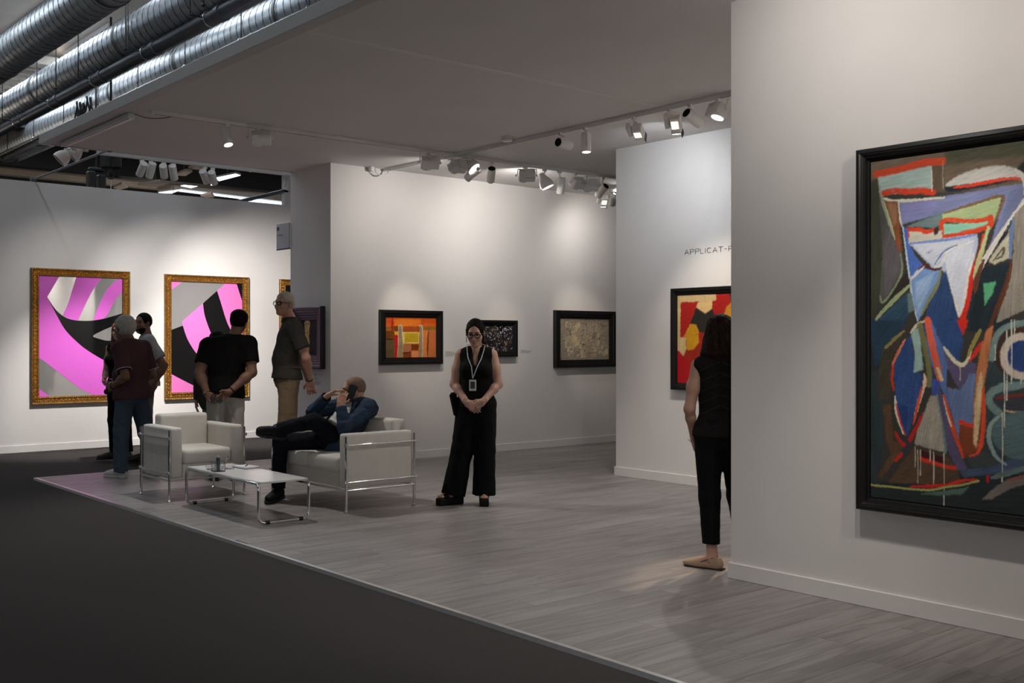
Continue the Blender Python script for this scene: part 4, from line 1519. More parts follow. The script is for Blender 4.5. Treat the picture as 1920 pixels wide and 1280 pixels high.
p_ = Painter(cw, ch, .0060, (168, 34, 26), 1.08, wob=.004)
p_.poly(ru([(60, 850), (110, 855), (165, 912), (230, 985), (400, 1130), (400, 1250), (60, 1250)]), (176, 22, 28), .12)
p_.poly(ru([(190, 850), (250, 860), (290, 800), (280, 735), (430, 720), (560, 820), (400, 1100), (235, 980), (165, 915)]), (158, 42, 28), .14)
p_.poly(ru([(60, 430), (412, 420), (412, 492), (380, 500), (145, 504), (140, 768), (185, 770), (185, 860), (168, 914), (130, 870), (60, 860)]), (206, 178, 128), .14)
p_.poly(ru([(275, 503), (380, 496), (384, 552), (330, 592), (262, 545)]), (218, 186, 126), .1)
p_.poly(ru([(262, 546), (330, 592), (384, 552), (402, 620), (420, 735), (280, 730), (270, 690), (215, 665)]), (44, 42, 40), .15)
p_.poly(ru([(215, 668), (262, 676), (284, 730), (276, 740), (284, 800), (238, 866), (190, 862), (186, 770), (168, 766)]), (204, 148, 32), .14)
p_.poly(ru([(412, 420), (505, 420), (510, 520), (470, 610), (402, 620), (384, 500), (412, 492)]), (166, 32, 26), .12)
p_.poly(ru([(505, 420), (640, 410), (640, 520), (520, 500)]), (60, 56, 56), .12)
p_.poly(ru([(470, 600), (490, 540), (530, 500), (640, 520), (640, 640), (560, 700)]), (196, 140, 40), .12)
p_.poly(ru([(560, 700), (660, 640), (760, 900), (700, 1100), (560, 860)]), (40, 40, 42), .12)
p_.poly(ru([(640, 410), (820, 400), (820, 640), (660, 640)]), (200, 172, 124), .12)
p_.build(P, .065, .07, .022, 'canvas', M_paintm, t, .001)

# narrow figure picture in a deep dark purple frame on the wall end
FX = XB - .05
M_purple = mat('dark_purple_frame', (.030, .020, .032), rough=.34, noise=.12, nscale=18)
a, b = on_x(549, 576.5, FX), on_x(603, 692, FX)
ow, oh = a.y - b.y, on_x(603, 573.5, FX).z - b.z
P = wall_x(a.y, b.z, XB)
t = thing('framed_painting', 'deep stepped dark purple frame with a pale figure, on the grey wall end', 'painting', P(ow / 2, 0))
molding(P, ow, oh, [(0, .001), (0, .060), (.012, .068), (.035, .066), (.045, .056), (.07, .056), (.078, .046), (.10, .046), (.108, .036), (.13, .036), (.138, .026), (.155, .026), (.165, .012), (.165, .001)], 'frame', M_purple, t)
cw, ch = ow - .31, oh - .31
p_ = Painter(cw, ch, .0050, (26, 20, 18), 1.3, wob=.004)
fx = cw * .34
body = [(fx - .055, ch * .80), (fx - .062, ch * .92), (fx - .03, ch * .985), (fx + .035, ch * .985), (fx + .068, ch * .92), (fx + .06, ch * .78), (fx + .048, ch * .62), (fx + .05, ch * .5), (fx + .058, ch * .35), (fx + .056, ch * .2), (fx + .035, ch * .07), (fx - .04, ch * .06), (fx - .058, ch * .25), (fx - .05, ch * .45), (fx - .045, ch * .62)]
p_.poly(body, (205, 172, 112), .3, 1.5, curve=4, wob=.006)
for k in range(60):
    x, y = fx + random.uniform(-.05, .05), ch * random.uniform(.1, .95)
    p_.line([(x, y), (x + random.uniform(-.01, .01), y + random.uniform(-.03, .03))], .003, random.choice([(120, 88, 50), (236, 214, 160), (90, 64, 36), (170, 130, 76)]), curve=0)
for dx in (-.028, .026):
    p_.line([(fx + dx, ch * .90), (fx + dx * 1.1, ch * .87)], .008, (60, 40, 24), curve=0)
p_.line([(fx - .002, ch * .9), (fx + .004, ch * .82)], .004, (80, 56, 30), curve=0)
p_.build(P, .155, .155, .014, 'canvas', M_paintm, t, .002)

# -------- wall texts: small vinyl captions
M_ink = mat('grey_caption_ink', (.30, .285, .275), rough=.8)
M_card = mat('caption_film', (.66, .64, .62), rough=.8)


def caption(P, w, h, lines, label):
    t = thing('wall_caption', label, 'caption', P(w / 2, 0), 'small captions beside the pictures')
    slab(P, 0, 0, w, h, .0005, .0012).build('caption_film', M_card, t)
    for k, (v, ln) in enumerate(lines):
        slab(P, .008, v, .008 + ln, v + .006, .0013, .0018).build('text_line', M_ink, t)


q = on_y(834, 669, YB)
caption(wall_y(q.x, q.z, YB), .20, .075, [(.060, .10), (.045, .15), (.030, .17), (.014, .12)], 'small caption right of the orange painting')
q = on_y(976, 663, YB)
caption(wall_y(q.x, q.z, YB), .20, .055, [(.042, .08), (.028, .17), (.014, .15)], 'small caption right of the small dark painting')
q = on_x(589, 722, XB)
caption(wall_x(q.y, q.z, XB), .20, .15, [(.130, .05), (.115, .04), (.085, .10), (.070, .08), (.040, .15), (.025, .13), (.012, .11)], 'small caption on the grey wall end under the purple frame')

# -------- lettering on the wall
M_letter = mat('dark_grey_lettering', (.03, .028, .027), rough=.6)
sg = thing('wall_lettering', 'thin dark capital lettering APPLICAT-P on the wall', 'lettering', on_x(1330, 477, XA))


def strokes(segs, P, u, v, sx, sy, wd=.0034):
    mb = MB()
    for seg in segs:
        pts = [P(u + x * sx, v + y * sy, .002) for x, y in seg]
        mb.tube(pts, wd, 5)
    return mb


def arcp(cx, cy, rx, ry, a0, a1, n=10):
    return [(cx + rx * math.cos(math.radians(a0 + (a1 - a0) * k / n)), cy + ry * math.sin(math.radians(a0 + (a1 - a0) * k / n))) for k in range(n + 1)]


GL = {'A': [[(0, 0), (.5, 1), (1, 0)], [(.2, .35), (.8, .35)]], 'P': [[(0, 0), (0, 1), (.65, 1)] + arcp(.65, .74, .33, .26, 90, -90, 8) + [(0, .48)]], 'L': [[(0, 1), (0, 0), (.85, 0)]], 'I': [[(0, 0), (0, 1)]],
      'C': [arcp(.5, .5, .5, .5, 45, 315, 14)], 'T': [[(0, 1), (1, 1)], [(.5, 1), (.5, 0)]], '-': [[(.1, .5), (.9, .5)]], 'E': [[(.9, 1), (0, 1), (0, 0), (.9, 0)], [(0, .5), (.75, .5)]], '8': [arcp(.5, .74, .38, .26, 0, 360, 14), arcp(.5, .26, .46, .26, 0, 360, 14)]}
WD = {'A': 1.15, 'P': 1.0, 'L': .9, 'I': .12, 'C': 1.1, 'T': 1.05, '-': .75}
s0, s1 = on_x(1284, 477.5, XA), on_x(1284, 467.5, XA)
lh = .050
y_start = s0.y
u = 0.0
Pt = wall_x(y_start, s0.z, XA)
target_w = y_start - on_x(1372.5, 470, XA).y
raw = sum(WD[c] * .055 + .020 for c in 'APPLICAT-P') - .03
kx = target_w / raw
for c_ in 'APPLICAT-P':
    strokes(GL[c_], Pt, u * kx, 0, WD[c_] * .055 * kx if c_ != 'I' else .05, lh, .0027).build('letter', M_letter, sg)
    u += WD[c_] * .055 + .020

# blade sign behind the wall end
bs = thing('blade_sign', 'small grey sign standing out behind the wall end', 'sign', (XB - .012, 12.03, 2.62))
za, zb = 2.62, 2.935
MB().span((XB - .018, BACK, za), (XB - .002, 12.19, zb), bev=.002).build('sign_board', mat('cool_grey_board', (.50, .51, .54), rough=.6, noise=.02), bs)
MB().span((XB - .020, BACK, za - .012), (XB, 12.19, za)).build('lower_rail', M_dark, bs)
Pb = wall_x(12.185, za, XB - .018)


def text_mesh(txt, P, u, v, size, m, parent, name='letters', bold=0.0):
    cu = bpy.data.curves.new(name, 'FONT')
    cu.body = txt
    cu.size = size
    cu.extrude = .0006
    cu.offset = bold
    tmp = bpy.data.objects.new(name, cu)
    COL.objects.link(tmp)
    dg = bpy.context.evaluated_depsgraph_get()
    me = bpy.data.meshes.new_from_object(tmp.evaluated_get(dg))
    bpy.data.objects.remove(tmp, do_unlink=True)
    off = origin(parent)
    for vv in me.vertices:
        q = P(u + vv.co.x, v + vv.co.y, .0012 + vv.co.z)
        vv.co = q - off
    me.materials.clear()
    me.materials.append(m)
    me.name = name
    return link(name, me, parent)


text_mesh('E8', Pb, .006, .235, .062, M_letter, bs, bold=.002)
text_mesh('icat-Prazan', Pb, .006, .165, .036, M_ink, bs)
# ------------------------------------------------------------------ the large abstract painting
FX = XR - .075
tl, bl_ = on_x(1603.7, 281.8, FX), on_x(1603.5, 953.7, FX)
oh, ow = tl.z - bl_.z, 1.46
P = wall_x(tl.y, bl_.z, XR)
big = thing('framed_painting', 'large black framed abstract painting with blue triangle and red lines', 'painting', P(ow / 2, 0))
molding(P, ow, oh, [(0, .001), (0, .070), (.006, .076), (.022, .078), (.030, .070), (.034, .070), (.040, .062), (.052, .058), (.055, .044), (.066, .040), (.066, .001)], 'frame', M_frblack, big)
slab(P, .060, .060, ow - .060, oh - .060, .001, .012).build('backing_board', M_frin, big)
CX = XR - .036
ins = .071
cw, ch = ow - 2 * ins, oh - 2 * ins
pt = Painter(cw, ch, .0039, (58, 56, 52), 1.2, wob=.0028)


def cv(px, py):
    q = on_x(px, py, CX)
    return (tl.y - q.y - ins, q.z - bl_.z - ins)


def A(pts):
    return [cv(1600 + x * .30476, 230 + y * .30476) for x, y in pts]


def B(pts):
    return [cv(1600 + x * .3125, 600 + y * .3125) for x, y in pts]


p_, l_ = pt.poly, pt.line
# grounds
p_(A([(60, 150), (1400, -120), (1400, 420), (600, 420), (60, 420)]), (104, 90, 74), .25, .2, soft_=10)
p_(A([(560, 170), (1400, -60), (1400, 160), (560, 260)]), (74, 74, 56), .25, .2, soft_=8)
p_(A([(60, 380), (170, 330), (200, 700), (170, 1100), (60, 1280)]), (62, 64, 52), .25, 1.5, soft_=8)
p_(B([(60, 0), (300, 0), (200, 300), (140, 700), (60, 1000)]), (44, 46, 44), .3, 1.5, soft_=6)
p_(B([(60, 300), (220, 300), (160, 900), (60, 1080)]), (46, 56, 60), .25, 1.5, soft_=6)
p_(B([(60, 980), (1024, 900), (1500, 800), (1500, 1400), (60, 1120)]), (40, 46, 48), .25, .1, soft_=5)
p_(B([(780, 200), (1500, 150), (1500, 950), (800, 900)]), (52, 66, 68), .25, 1.2, soft_=6)
p_(A([(740, 900), (1000, 850), (960, 1280), (700, 1280)]), (34, 46, 54), .25, 1.3, soft_=4)
# grey drapery down the left
p_(A([(160, 330), (215, 560), (270, 740), (300, 800), (300, 940), (180, 1110), (165, 1000), (180, 800), (160, 520)]), (82, 82, 78), .22, 1.4, curve=4)
p_(A([(215, 640), (270, 760), (280, 900), (200, 1060), (190, 860)]), (92, 88, 92), .2, 1.4, curve=4, soft_=3)
l_(A([(155, 335), (170, 440), (210, 580), (250, 700)]), .010, (142, 150, 128))
l_(A([(290, 800), (298, 920), (240, 1040), (180, 1105), (165, 1060)]), .0075, (124, 140, 112))
# pale block with two red bars
p_(A([(150, 330), (475, 265), (485, 420), (300, 435), (175, 440)]), (158, 178, 172), .16, .1)
p_(A([(485, 260), (560, 250), (560, 400), (490, 430)]), (92, 78, 62), .2)
l_(A([(140, 318), (260, 292), (340, 272), (440, 245), (548, 238)]), .020, (196, 66, 32), .14, taper=False)
l_(A([(188, 432), (260, 418), (340, 424), (420, 418), (488, 428)]), .017, (198, 62, 32), .14, taper=False)
l_(A([(480, 270), (484, 420)]), .005, (206, 204, 190))
l_(A([(552, 235), (552, 395), (575, 388)]), .004, (150, 142, 120), grain=.4)
# white hood on the right
p_(A([(565, 390), (640, 330), (760, 285), (900, 262), (1000, 285), (1045, 350), (960, 345), (820, 365), (700, 380)]), (186, 184, 178), .16, .25, curve=4)
p_(A([(560, 395), (700, 378), (860, 362), (1040, 345), (860, 385), (640, 425), (565, 425)]), (30, 40, 50), .2)
l_(A([(620, 398), (720, 385), (820, 365), (940, 345), (1040, 342)]), .010, (206, 62, 34))
p_(A([(1000, 285), (1060, 340), (1400, 250), (1400, 60), (1060, 220)]), (40, 42, 44), .2, soft_=3)
l_(A([(1000, 285), (1050, 345), (1050, 440)]), .011, (198, 196, 188))
# lilac-blue roof
p_(A([(275, 480), (500, 462), (720, 425), (960, 385), (1042, 375), (1040, 480), (960, 640), (880, 780), (840, 820), (810, 830), (860, 700), (930, 440), (740, 490), (540, 560), (300, 625)]), (118, 126, 164), .16, .15)
p_(A([(300, 500), (520, 480), (480, 560), (300, 610)]), (124, 126, 172), .16, .1, soft_=3)
p_(A([(960, 420), (1050, 390), (1040, 520), (900, 740), (830, 800), (900, 640)]), (108, 116, 150), .16, .9, soft_=2)
l_(A([(190, 465), (280, 482), (560, 460)]), .009, (206, 202, 186))
p_(A([(190, 480), (272, 485), (285, 640), (300, 792), (275, 790), (240, 660)]), (128, 74, 46), .22, 1.4)
p_(A([(205, 495), (262, 495), (272, 620), (250, 640)]), (142, 104, 78), .2, 1.4, soft_=3)
l_(A([(190, 490), (230, 620), (255, 715)]), .006, (166, 176, 140))
l_(A([(275, 480), (290, 600), (300, 640)]), .006, (196, 196, 184))
# green head band
p_(A([(545, 560), (740, 500), (912, 455), (880, 580), (830, 680), (790, 800), (820, 640), (545, 600)]), (160, 178, 132), .16, .2)
p_(A([(320, 640), (420, 600), (545, 555), (545, 660), (420, 640)]), (104, 124, 124), .18, .2)
l_(A([(560, 555), (740, 500), (915, 450), (900, 540), (860, 620)]), .008, (122, 92, 66))
p_(A([(555, 625), (820, 610), (840, 630), (700, 675), (555, 690)]), (140, 196, 172), .14, .05)
l_(A([(550, 712), (545, 610), (620, 598), (720, 606), (800, 596), (846, 582)]), .012, (200, 68, 34), taper=False)
l_(A([(548, 705), (640, 690), (740, 665), (835, 636), (846, 582)]), .014, (200, 66, 34), taper=False)
p_(A([(330, 665), (545, 660), (545, 715), (335, 745)]), (192, 188, 176), .18, .1)
l_(A([(333, 700), (332, 660), (400, 658), (450, 672), (494, 660)]), .0115, (202, 62, 30), taper=False)
p_(A([(495, 650), (528, 630), (520, 680), (500, 700)]), (52, 42, 40), .2)
# white mask triangle
p_(A([(345, 745), (760, 680), (770, 740), (730, 900), (700, 1000), (660, 1190), (560, 930), (540, 890), (490, 895)]), (176, 186, 206), .12, 1.0)
p_(A([(365, 750), (560, 730), (740, 715), (600, 760), (540, 850), (500, 885), (440, 830)]), (196, 202, 214), .12, .4)
p_(A([(560, 830), (620, 770), (745, 740), (700, 980), (660, 1180), (575, 930)]), (200, 206, 218), .12, 1.3)
l_(A([(350, 742), (560, 722), (750, 690)]), .007, (112, 136, 196))
l_(A([(500, 890), (540, 870), (580, 800), (640, 762), (740, 728)]), .010, (216, 218, 220))
l_(A([(500, 870), (560, 790), (640, 752)]), .005, (110, 132, 178))
p_(A([(445, 800), (490, 778), (470, 800)]), (120, 140, 184), .2)
l_(A([(572, 935), (610, 1050), (655, 1190), (690, 1060), (712, 930), (740, 800)]), .009, (222, 216, 206))
l_(A([(800, 690), (780, 800), (735, 920), (715, 1040), (690, 1160), (668, 1240)]), .014, (208, 52, 36))
p_(A([(650, 1200), (700, 1100), (690, 1220), (670, 1290)]), (206, 48, 34), .12)
l_(A([(830, 640), (800, 760), (760, 880), (745, 960)]), .012, (180, 190, 138))
# blue cheek and neck
p_(A([(305, 640), (335, 650), (340, 740), (390, 830), (435, 880), (350, 960), (320, 760)]), (72, 104, 176), .2, 1.2)
p_(A([(350, 960), (420, 895), (470, 900), (535, 905), (530, 980), (470, 1090), (395, 1225), (360, 1080)]), (116, 148, 196), .2, 1.0)
p_(A([(380, 980), (500, 920), (430, 1100), (390, 1180)]), (146, 174, 208), .18, 1.0, soft_=3)
l_(A([(345, 970), (400, 915), (440, 875)]), .009, (206, 204, 204))
l_(A([(400, 905), (440, 876), (490, 905), (545, 892)]), .006, (92, 34, 34))
l_(A([(305, 640), (325, 800), (350, 980), (365, 1090), (395, 1220)]), .0055, (186, 196, 208))
p_(A([(540, 940), (570, 910), (640, 1180), (660, 1290), (420, 1290), (470, 1090)]), (46, 70, 112), .24, 1.4)
l_(A([(540, 900), (515, 1000), (460, 1100), (420, 1180)]), .010, (128, 132, 92))
p_(A([(330, 1050), (360, 1045), (380, 1150), (335, 1175)]), (96, 116, 118), .2)
p_(A([(140, 1220), (330, 1050), (340, 1180), (290, 1280), (120, 1290)]), (46, 72, 92), .28, .8)
l_(A([(130, 1225), (200, 1140), (280, 1060), (350, 995)]), .012, (150, 166, 124))
p_(A([(330, 920), (350, 980), (200, 1110), (290, 960)]), (48, 40, 38), .2)
# white diagonal and right garments
l_(A([(785, 890), (850, 780), (940, 650), (1040, 510), (1080, 440)]), .017, (204, 200, 190), taper=False)
l_(A([(800, 905), (880, 770), (990, 590), (1060, 500)]), .009, (28, 36, 48))
p_(A([(830, 850), (960, 670), (970, 830), (870, 870)]), (182, 178, 156), .18, .8)
l_(A([(860, 850), (925, 770), (915, 820), (870, 840)]), .006, (84, 78, 66))
l_(A([(985, 580), (970, 720), (965, 830)]), .010, (104, 126, 170))
p_(A([(990, 560), (1080, 480), (1400, 380), (1400, 1100), (1050, 1150), (950, 1200), (880, 1230), (940, 1000), (985, 800)]), (140, 134, 124), .25, 1.5)
l_(A([(975, 850), (940, 1000), (890, 1130), (830, 1280)]), .014, (92, 52, 34))
p_(A([(800, 990), (880, 978), (850, 1060), (806, 1130)]), (88, 164, 118), .16, 1.2)
p_(A([(760, 950), (800, 1000), (805, 1130), (770, 1280), (720, 1280)]), (32, 42, 46), .2)
l_(A([(800, 850), (760, 960), (750, 1040)]), .014, (98, 62, 44))
# ---------------- lower half
p_(B([(100, 0), (330, 0), (220, 140), (130, 300), (110, 140)]), (38, 60, 78), .28, 1.0, soft_=2)
p_(B([(180, 160), (300, 60), (240, 240), (220, 480), (150, 480), (150, 300)]), (64, 60, 48), .3, 1.2, soft_=2)
l_(B([(190, 170), (250, 110), (305, 65)]), .010, (132, 122, 78))
p_(B([(248, 230), (300, 130), (345, 90), (380, 300), (420, 340), (395, 470), (350, 620), (320, 700), (290, 640), (255, 480), (240, 320)]), (50, 76, 128), .26, 1.4)
p_(B([(250, 500), (330, 520), (320, 690), (285, 620)]), (42, 66, 120), .22, 1.4, soft_=2)
l_(B([(310, 115), (260, 210), (235, 270)]), .008, (206, 118, 82))
l_(B([(240, 270), (232, 350), (242, 420)]), .008, (198, 60, 32))
l_(B([(250, 460), (262, 560), (300, 680)]), .009, (216, 206, 188))
l_(B([(256, 500), (280, 600), (312, 690)]), .006, (196, 52, 36))
p_(B([(345, 70), (395, 40), (420, 300), (362, 312), (370, 200)]), (148, 176, 170), .2, 1.5)
l_(B([(345, 75), (380, 30), (440, 0)]), .008, (196, 186, 160))
l_(B([(400, 30), (430, 150), (455, 300), (455, 390)]), .016, (112, 112, 74), taper=False)
l_(B([(425, 320), (428, 380), (390, 500), (362, 610)]), .010, (222, 190, 170))
l_(B([(412, 400), (388, 500), (360, 625)]), .008, (208, 70, 40))
p_(B([(480, 0), (640, 0), (660, 120), (640, 250), (600, 230), (545, 170), (520, 120)]), (46, 72, 120), .24, 1.4)
p_(B([(520, 130), (560, 170), (640, 265), (560, 300), (560, 420), (590, 560), (540, 440), (490, 320), (450, 200), (430, 0), (470, 0)]), (86, 108, 160), .22, 1.4)
l_(B([(445, 0), (465, 110), (490, 220), (520, 350)]), .018, (216, 92, 58), taper=False)
l_(B([(505, 290), (530, 355)]), .010, (196, 186, 150), curve=0)
p_(B([(545, 180), (600, 250), (650, 272), (700, 250), (740, 260), (730, 330), (690, 330), (640, 420), (590, 340), (560, 260)]), (88, 80, 110), .2, .6)
p_(B([(560, 400), (640, 420), (700, 320), (735, 320), (715, 630), (660, 610), (635, 740), (590, 560)]), (98, 116, 156), .2, 1.4)
l_(B([(545, 165), (590, 225), (640, 268), (680, 250), (705, 190)]), .011, (204, 196, 168))
l_(B([(685, 215), (730, 120), (762, 60)]), .012, (146, 136, 74))
p_(B([(620, 0), (690, 0), (660, 90)]), (204, 44, 32), .14)
l_(B([(700, 240), (750, 170), (780, 130)]), .013, (204, 50, 40))
p_(B([(800, 60), (840, 30), (800, 300), (780, 420), (745, 770), (715, 780), (722, 500), (740, 300), (765, 160)]), (178, 112, 72), .28, 1.5)
p_(B([(745, 380), (770, 300), (775, 420), (740, 760), (720, 740), (728, 520)]), (206, 180, 138), .25, 1.5, soft_=1)
l_(B([(780, 400), (782, 540), (776, 680), (750, 790), (700, 815)]), .012, (214, 78, 44))
p_(B([(635, 625), (715, 635), (715, 740), (745, 780), (670, 830), (632, 740)]), (122, 62, 38), .2, 1.0)
l_(B([(640, 610), (680, 625), (712, 635)]), .013, (208, 62, 36), curve=0)
l_(B([(540, 450), (575, 580), (610, 690), (660, 825)]), .013, (208, 74, 42))
l_(B([(540, 470), (560, 560), (590, 640)]), .006, (212, 196, 170))
p_(B([(510, 400), (540, 470), (570, 620), (640, 800), (690, 900), (620, 900), (560, 760), (530, 600), (500, 460)]), (86, 78, 108), .2, 1.2)
p_(B([(470, 340), (520, 370), (510, 460), (470, 460)]), (62, 84, 150), .2)
l_(B([(500, 450), (520, 580), (550, 760), (545, 800)]), .012, (104, 128, 124))
p_(B([(465, 450), (500, 460), (530, 620), (550, 790), (490, 780), (365, 745), (385, 660), (430, 540)]), (158, 150, 138), .28, 1.4)
# brown base
p_(B([(365, 760), (560, 810), (620, 890), (640, 960), (480, 985), (210, 975), (290, 860)]), (84, 64, 48), .24, .6)
p_(B([(175, 510), (225, 505), (240, 720), (300, 750), (260, 830), (170, 950), (150, 930), (230, 800), (200, 730)]), (92, 68, 48), .22, 1.3)
l_(B([(250, 670), (285, 730), (320, 745), (370, 660), (418, 560)]), .012, (182, 36, 34))
l_(B([(255, 840), (290, 800)]), .010, (186, 44, 34), curve=0)
l_(B([(300, 720), (330, 745), (300, 800)]), .012, (56, 56, 66))
p_(B([(385, 770), (440, 790), (540, 820), (560, 870), (400, 830)]), (64, 28, 24), .25)
l_(B([(405, 832), (480, 855), (560, 880), (610, 888)]), .011, (202, 52, 36), taper=False)
for (x, y0, y1) in [(386, 780, 975), (402, 780, 930), (370, 760, 880), (460, 780, 845), (481, 790, 985), (543, 800, 1122), (640, 280, 360)]:
    l_(B([(x, y0), (x + 2, (y0 + y1) / 2), (x, y1)]), .0030, (186, 180, 166), curve=2, taper=False)
l_(B([(340, 1000), (450, 995), (560, 990), (660, 962), (740, 955)]), .010, (200, 48, 34))
l_(B([(90, 985), (160, 995), (240, 1000), (330, 1012), (470, 1018), (560, 1000), (640, 990), (750, 965)]), .006, (156, 156, 92), taper=False)
p_(B([(400, 1040), (560, 1020), (700, 1000), (640, 1045), (520, 1052)]), (84, 108, 98), .22, .1)
p_(B([(640, 900), (820, 880), (1060, 800), (1100, 880), (860, 920), (660, 945)]), (66, 80, 102), .22, .2)
p_(B([(680, 830), (800, 790), (880, 870), (720, 890)]), (60, 68, 68), .22, .3, soft_=2)
# right-hand vessel
p_(B([(860, 60), (960, 40), (1100, 20), (1100, 330), (900, 330), (840, 240)]), (66, 46, 40), .25, 1.2, soft_=2)
l_(B([(830, 230), (850, 120), (900, 50), (1000, 20), (1100, 0)]), .016, (112, 136, 134), taper=False)
p_(B(arcp(1010, 215, 108, 116, 0, 360, 18)), (44, 64, 116), .22, 1.2)
l_(B(arcp(1010, 215, 108, 118, 60, 310, 14)), .019, (200, 186, 172), taper=False, curve=2)
p_(B([(860, 380), (920, 375), (1120, 360), (1120, 410), (900, 400)]), (108, 146, 128), .22, .1)
l_(B([(1000, 390), (880, 410), (825, 440), (820, 500), (880, 560)]), .020, (112, 134, 132), taper=False)
p_(B([(850, 470), (1120, 440), (1120, 560), (900, 540), (860, 500)]), (58, 60, 68), .2, .1)
l_(B([(850, 470), (930, 458), (1100, 440)]), .009, (116, 44, 34))
l_(B([(905, 540), (960, 552), (1100, 560)]), .007, (172, 150, 128))
p_(B([(830, 600), (900, 565), (1120, 560), (1120, 800), (960, 830), (880, 780), (830, 700)]), (82, 104, 106), .22, .3, curve=3)
l_(B([(890, 565), (830, 620), (812, 700), (850, 810), (915, 865)]), .012, (136, 152, 148))
for (x, y0, y1) in [(905, 300, 640), (920, 60, 480), (893, 560, 970), (948, 0, 380), (965, 0, 110), (1005, 310, 380), (850, 150, 240)]:
    l_(B([(x, y0), (x + 3, (y0 + y1) / 2), (x, y1)]), .0030, (190, 190, 180), curve=2, taper=False)
p_(B([(770, 1075), (840, 1010), (920, 960), (1100, 920), (1100, 960), (920, 1020), (830, 1075)]), (112, 104, 100), .25, .5)
l_(B([(830, 945), (920, 920), (1100, 870)]), .014, (96, 112, 110))
l_(B([(920, 965), (1020, 940), (1120, 920)]), .010, (128, 82, 74))
p_(B([(800, 930), (815, 930), (810, 975), (800, 970)]), (188, 34, 34), .1)
# continuation towards the right edge, outside the photograph
p_(B([(1180, 300), (1400, 200), (1460, 700), (1250, 900), (1130, 700)]), (56, 76, 112), .25, 1.2, soft_=2)
l_(B([(1180, 100), (1240, 400), (1190, 760), (1300, 980)]), .016, (196, 70, 40))
pt.build(P, ins, ins, .036, 'canvas', M_paint, big, .0003)
# ------------------------------------------------------------------ people: smooth solids polygonised on a grid
V = lambda *a: np.array(a, float)


def unit(v):
    v = np.asarray(v, float)
    return v / (np.linalg.norm(v) + 1e-12)


def ell(c, r, ax=None):
    c = np.asarray(c, float)
    r = np.asarray(r, float)
    ax = np.eye(3) if ax is None else np.array(ax)      # rows are axes

    def f(x, y, z):
        dx, dy, dz = x - c[0], y - c[1], z - c[2]
        k0 = 0
        k1 = 0
        for i in range(3):
            q = (dx * ax[i][0] + dy * ax[i][1] + dz * ax[i][2])
            k0 = k0 + (q / r[i]) ** 2
            k1 = k1 + (q / r[i] ** 2) ** 2
        k0 = np.sqrt(k0)
        k1 = np.sqrt(k1) + 1e-9
        return k0 * (k0 - 1) / k1
    R = np.sqrt(((ax * r[:, None]) ** 2).sum(0))
    return f, c - R, c + R


def cone(a, b, ra, rb, flat=(0, 0), n=None, s=1.0):
    """round cone from a to b; flat ends are cut square; n, s: squash along n by s"""
    a, b = np.asarray(a, float), np.asarray(b, float)
    d = b - a
    L = np.linalg.norm(d) + 1e-9
    u = d / L
    if n is not None:
        n = unit(np.asarray(n, float) - u * np.dot(n, u))

    def f(x, y, z):
        px, py, pz = x - a[0], y - a[1], z - a[2]
        h = px * u[0] + py * u[1] + pz * u[2]
        t = h / L
        lo = -.6 if flat[0] else 0.0
        hi = 1.6 if flat[1] else 1.0
        tc = np.clip(t, lo, hi)
        vx, vy, vz = px - tc * d[0], py - tc * d[1], pz - tc * d[2]
        if n is not None:
            q = (vx * n[0] + vy * n[1] + vz * n[2]) * (1 / s - 1)
            vx, vy, vz = vx + q * n[0], vy + q * n[1], vz + q * n[2]
        rr = ra + (rb - ra) * np.clip(t, 0, 1)
        e = np.sqrt(vx * vx + vy * vy + vz * vz) - rr
        if flat[0]:
            e = np.maximum(e, -h)
        if flat[1]:
            e = np.maximum(e, h - L)
        return e
    m = max(ra, rb) * max(1, s)
    return f, np.minimum(a, b) - m, np.maximum(a, b) + m


def rbox(c, half, r, ax):
    c, half, ax = np.asarray(c, float), np.asarray(half, float), np.array(ax)

    def f(x, y, z):
        dx, dy, dz = x - c[0], y - c[1], z - c[2]
        o = 0
        mx = None
        for i in range(3):
            q = np.abs(dx * ax[i][0] + dy * ax[i][1] + dz * ax[i][2]) - half[i] + r
            o = o + np.maximum(q, 0) ** 2
            mx = q if mx is None else np.maximum(mx, q)
        return np.sqrt(o) + np.minimum(mx, 0) - r
    R = np.abs(ax * half[:, None]).sum(0)
    return f, c - R, c + R


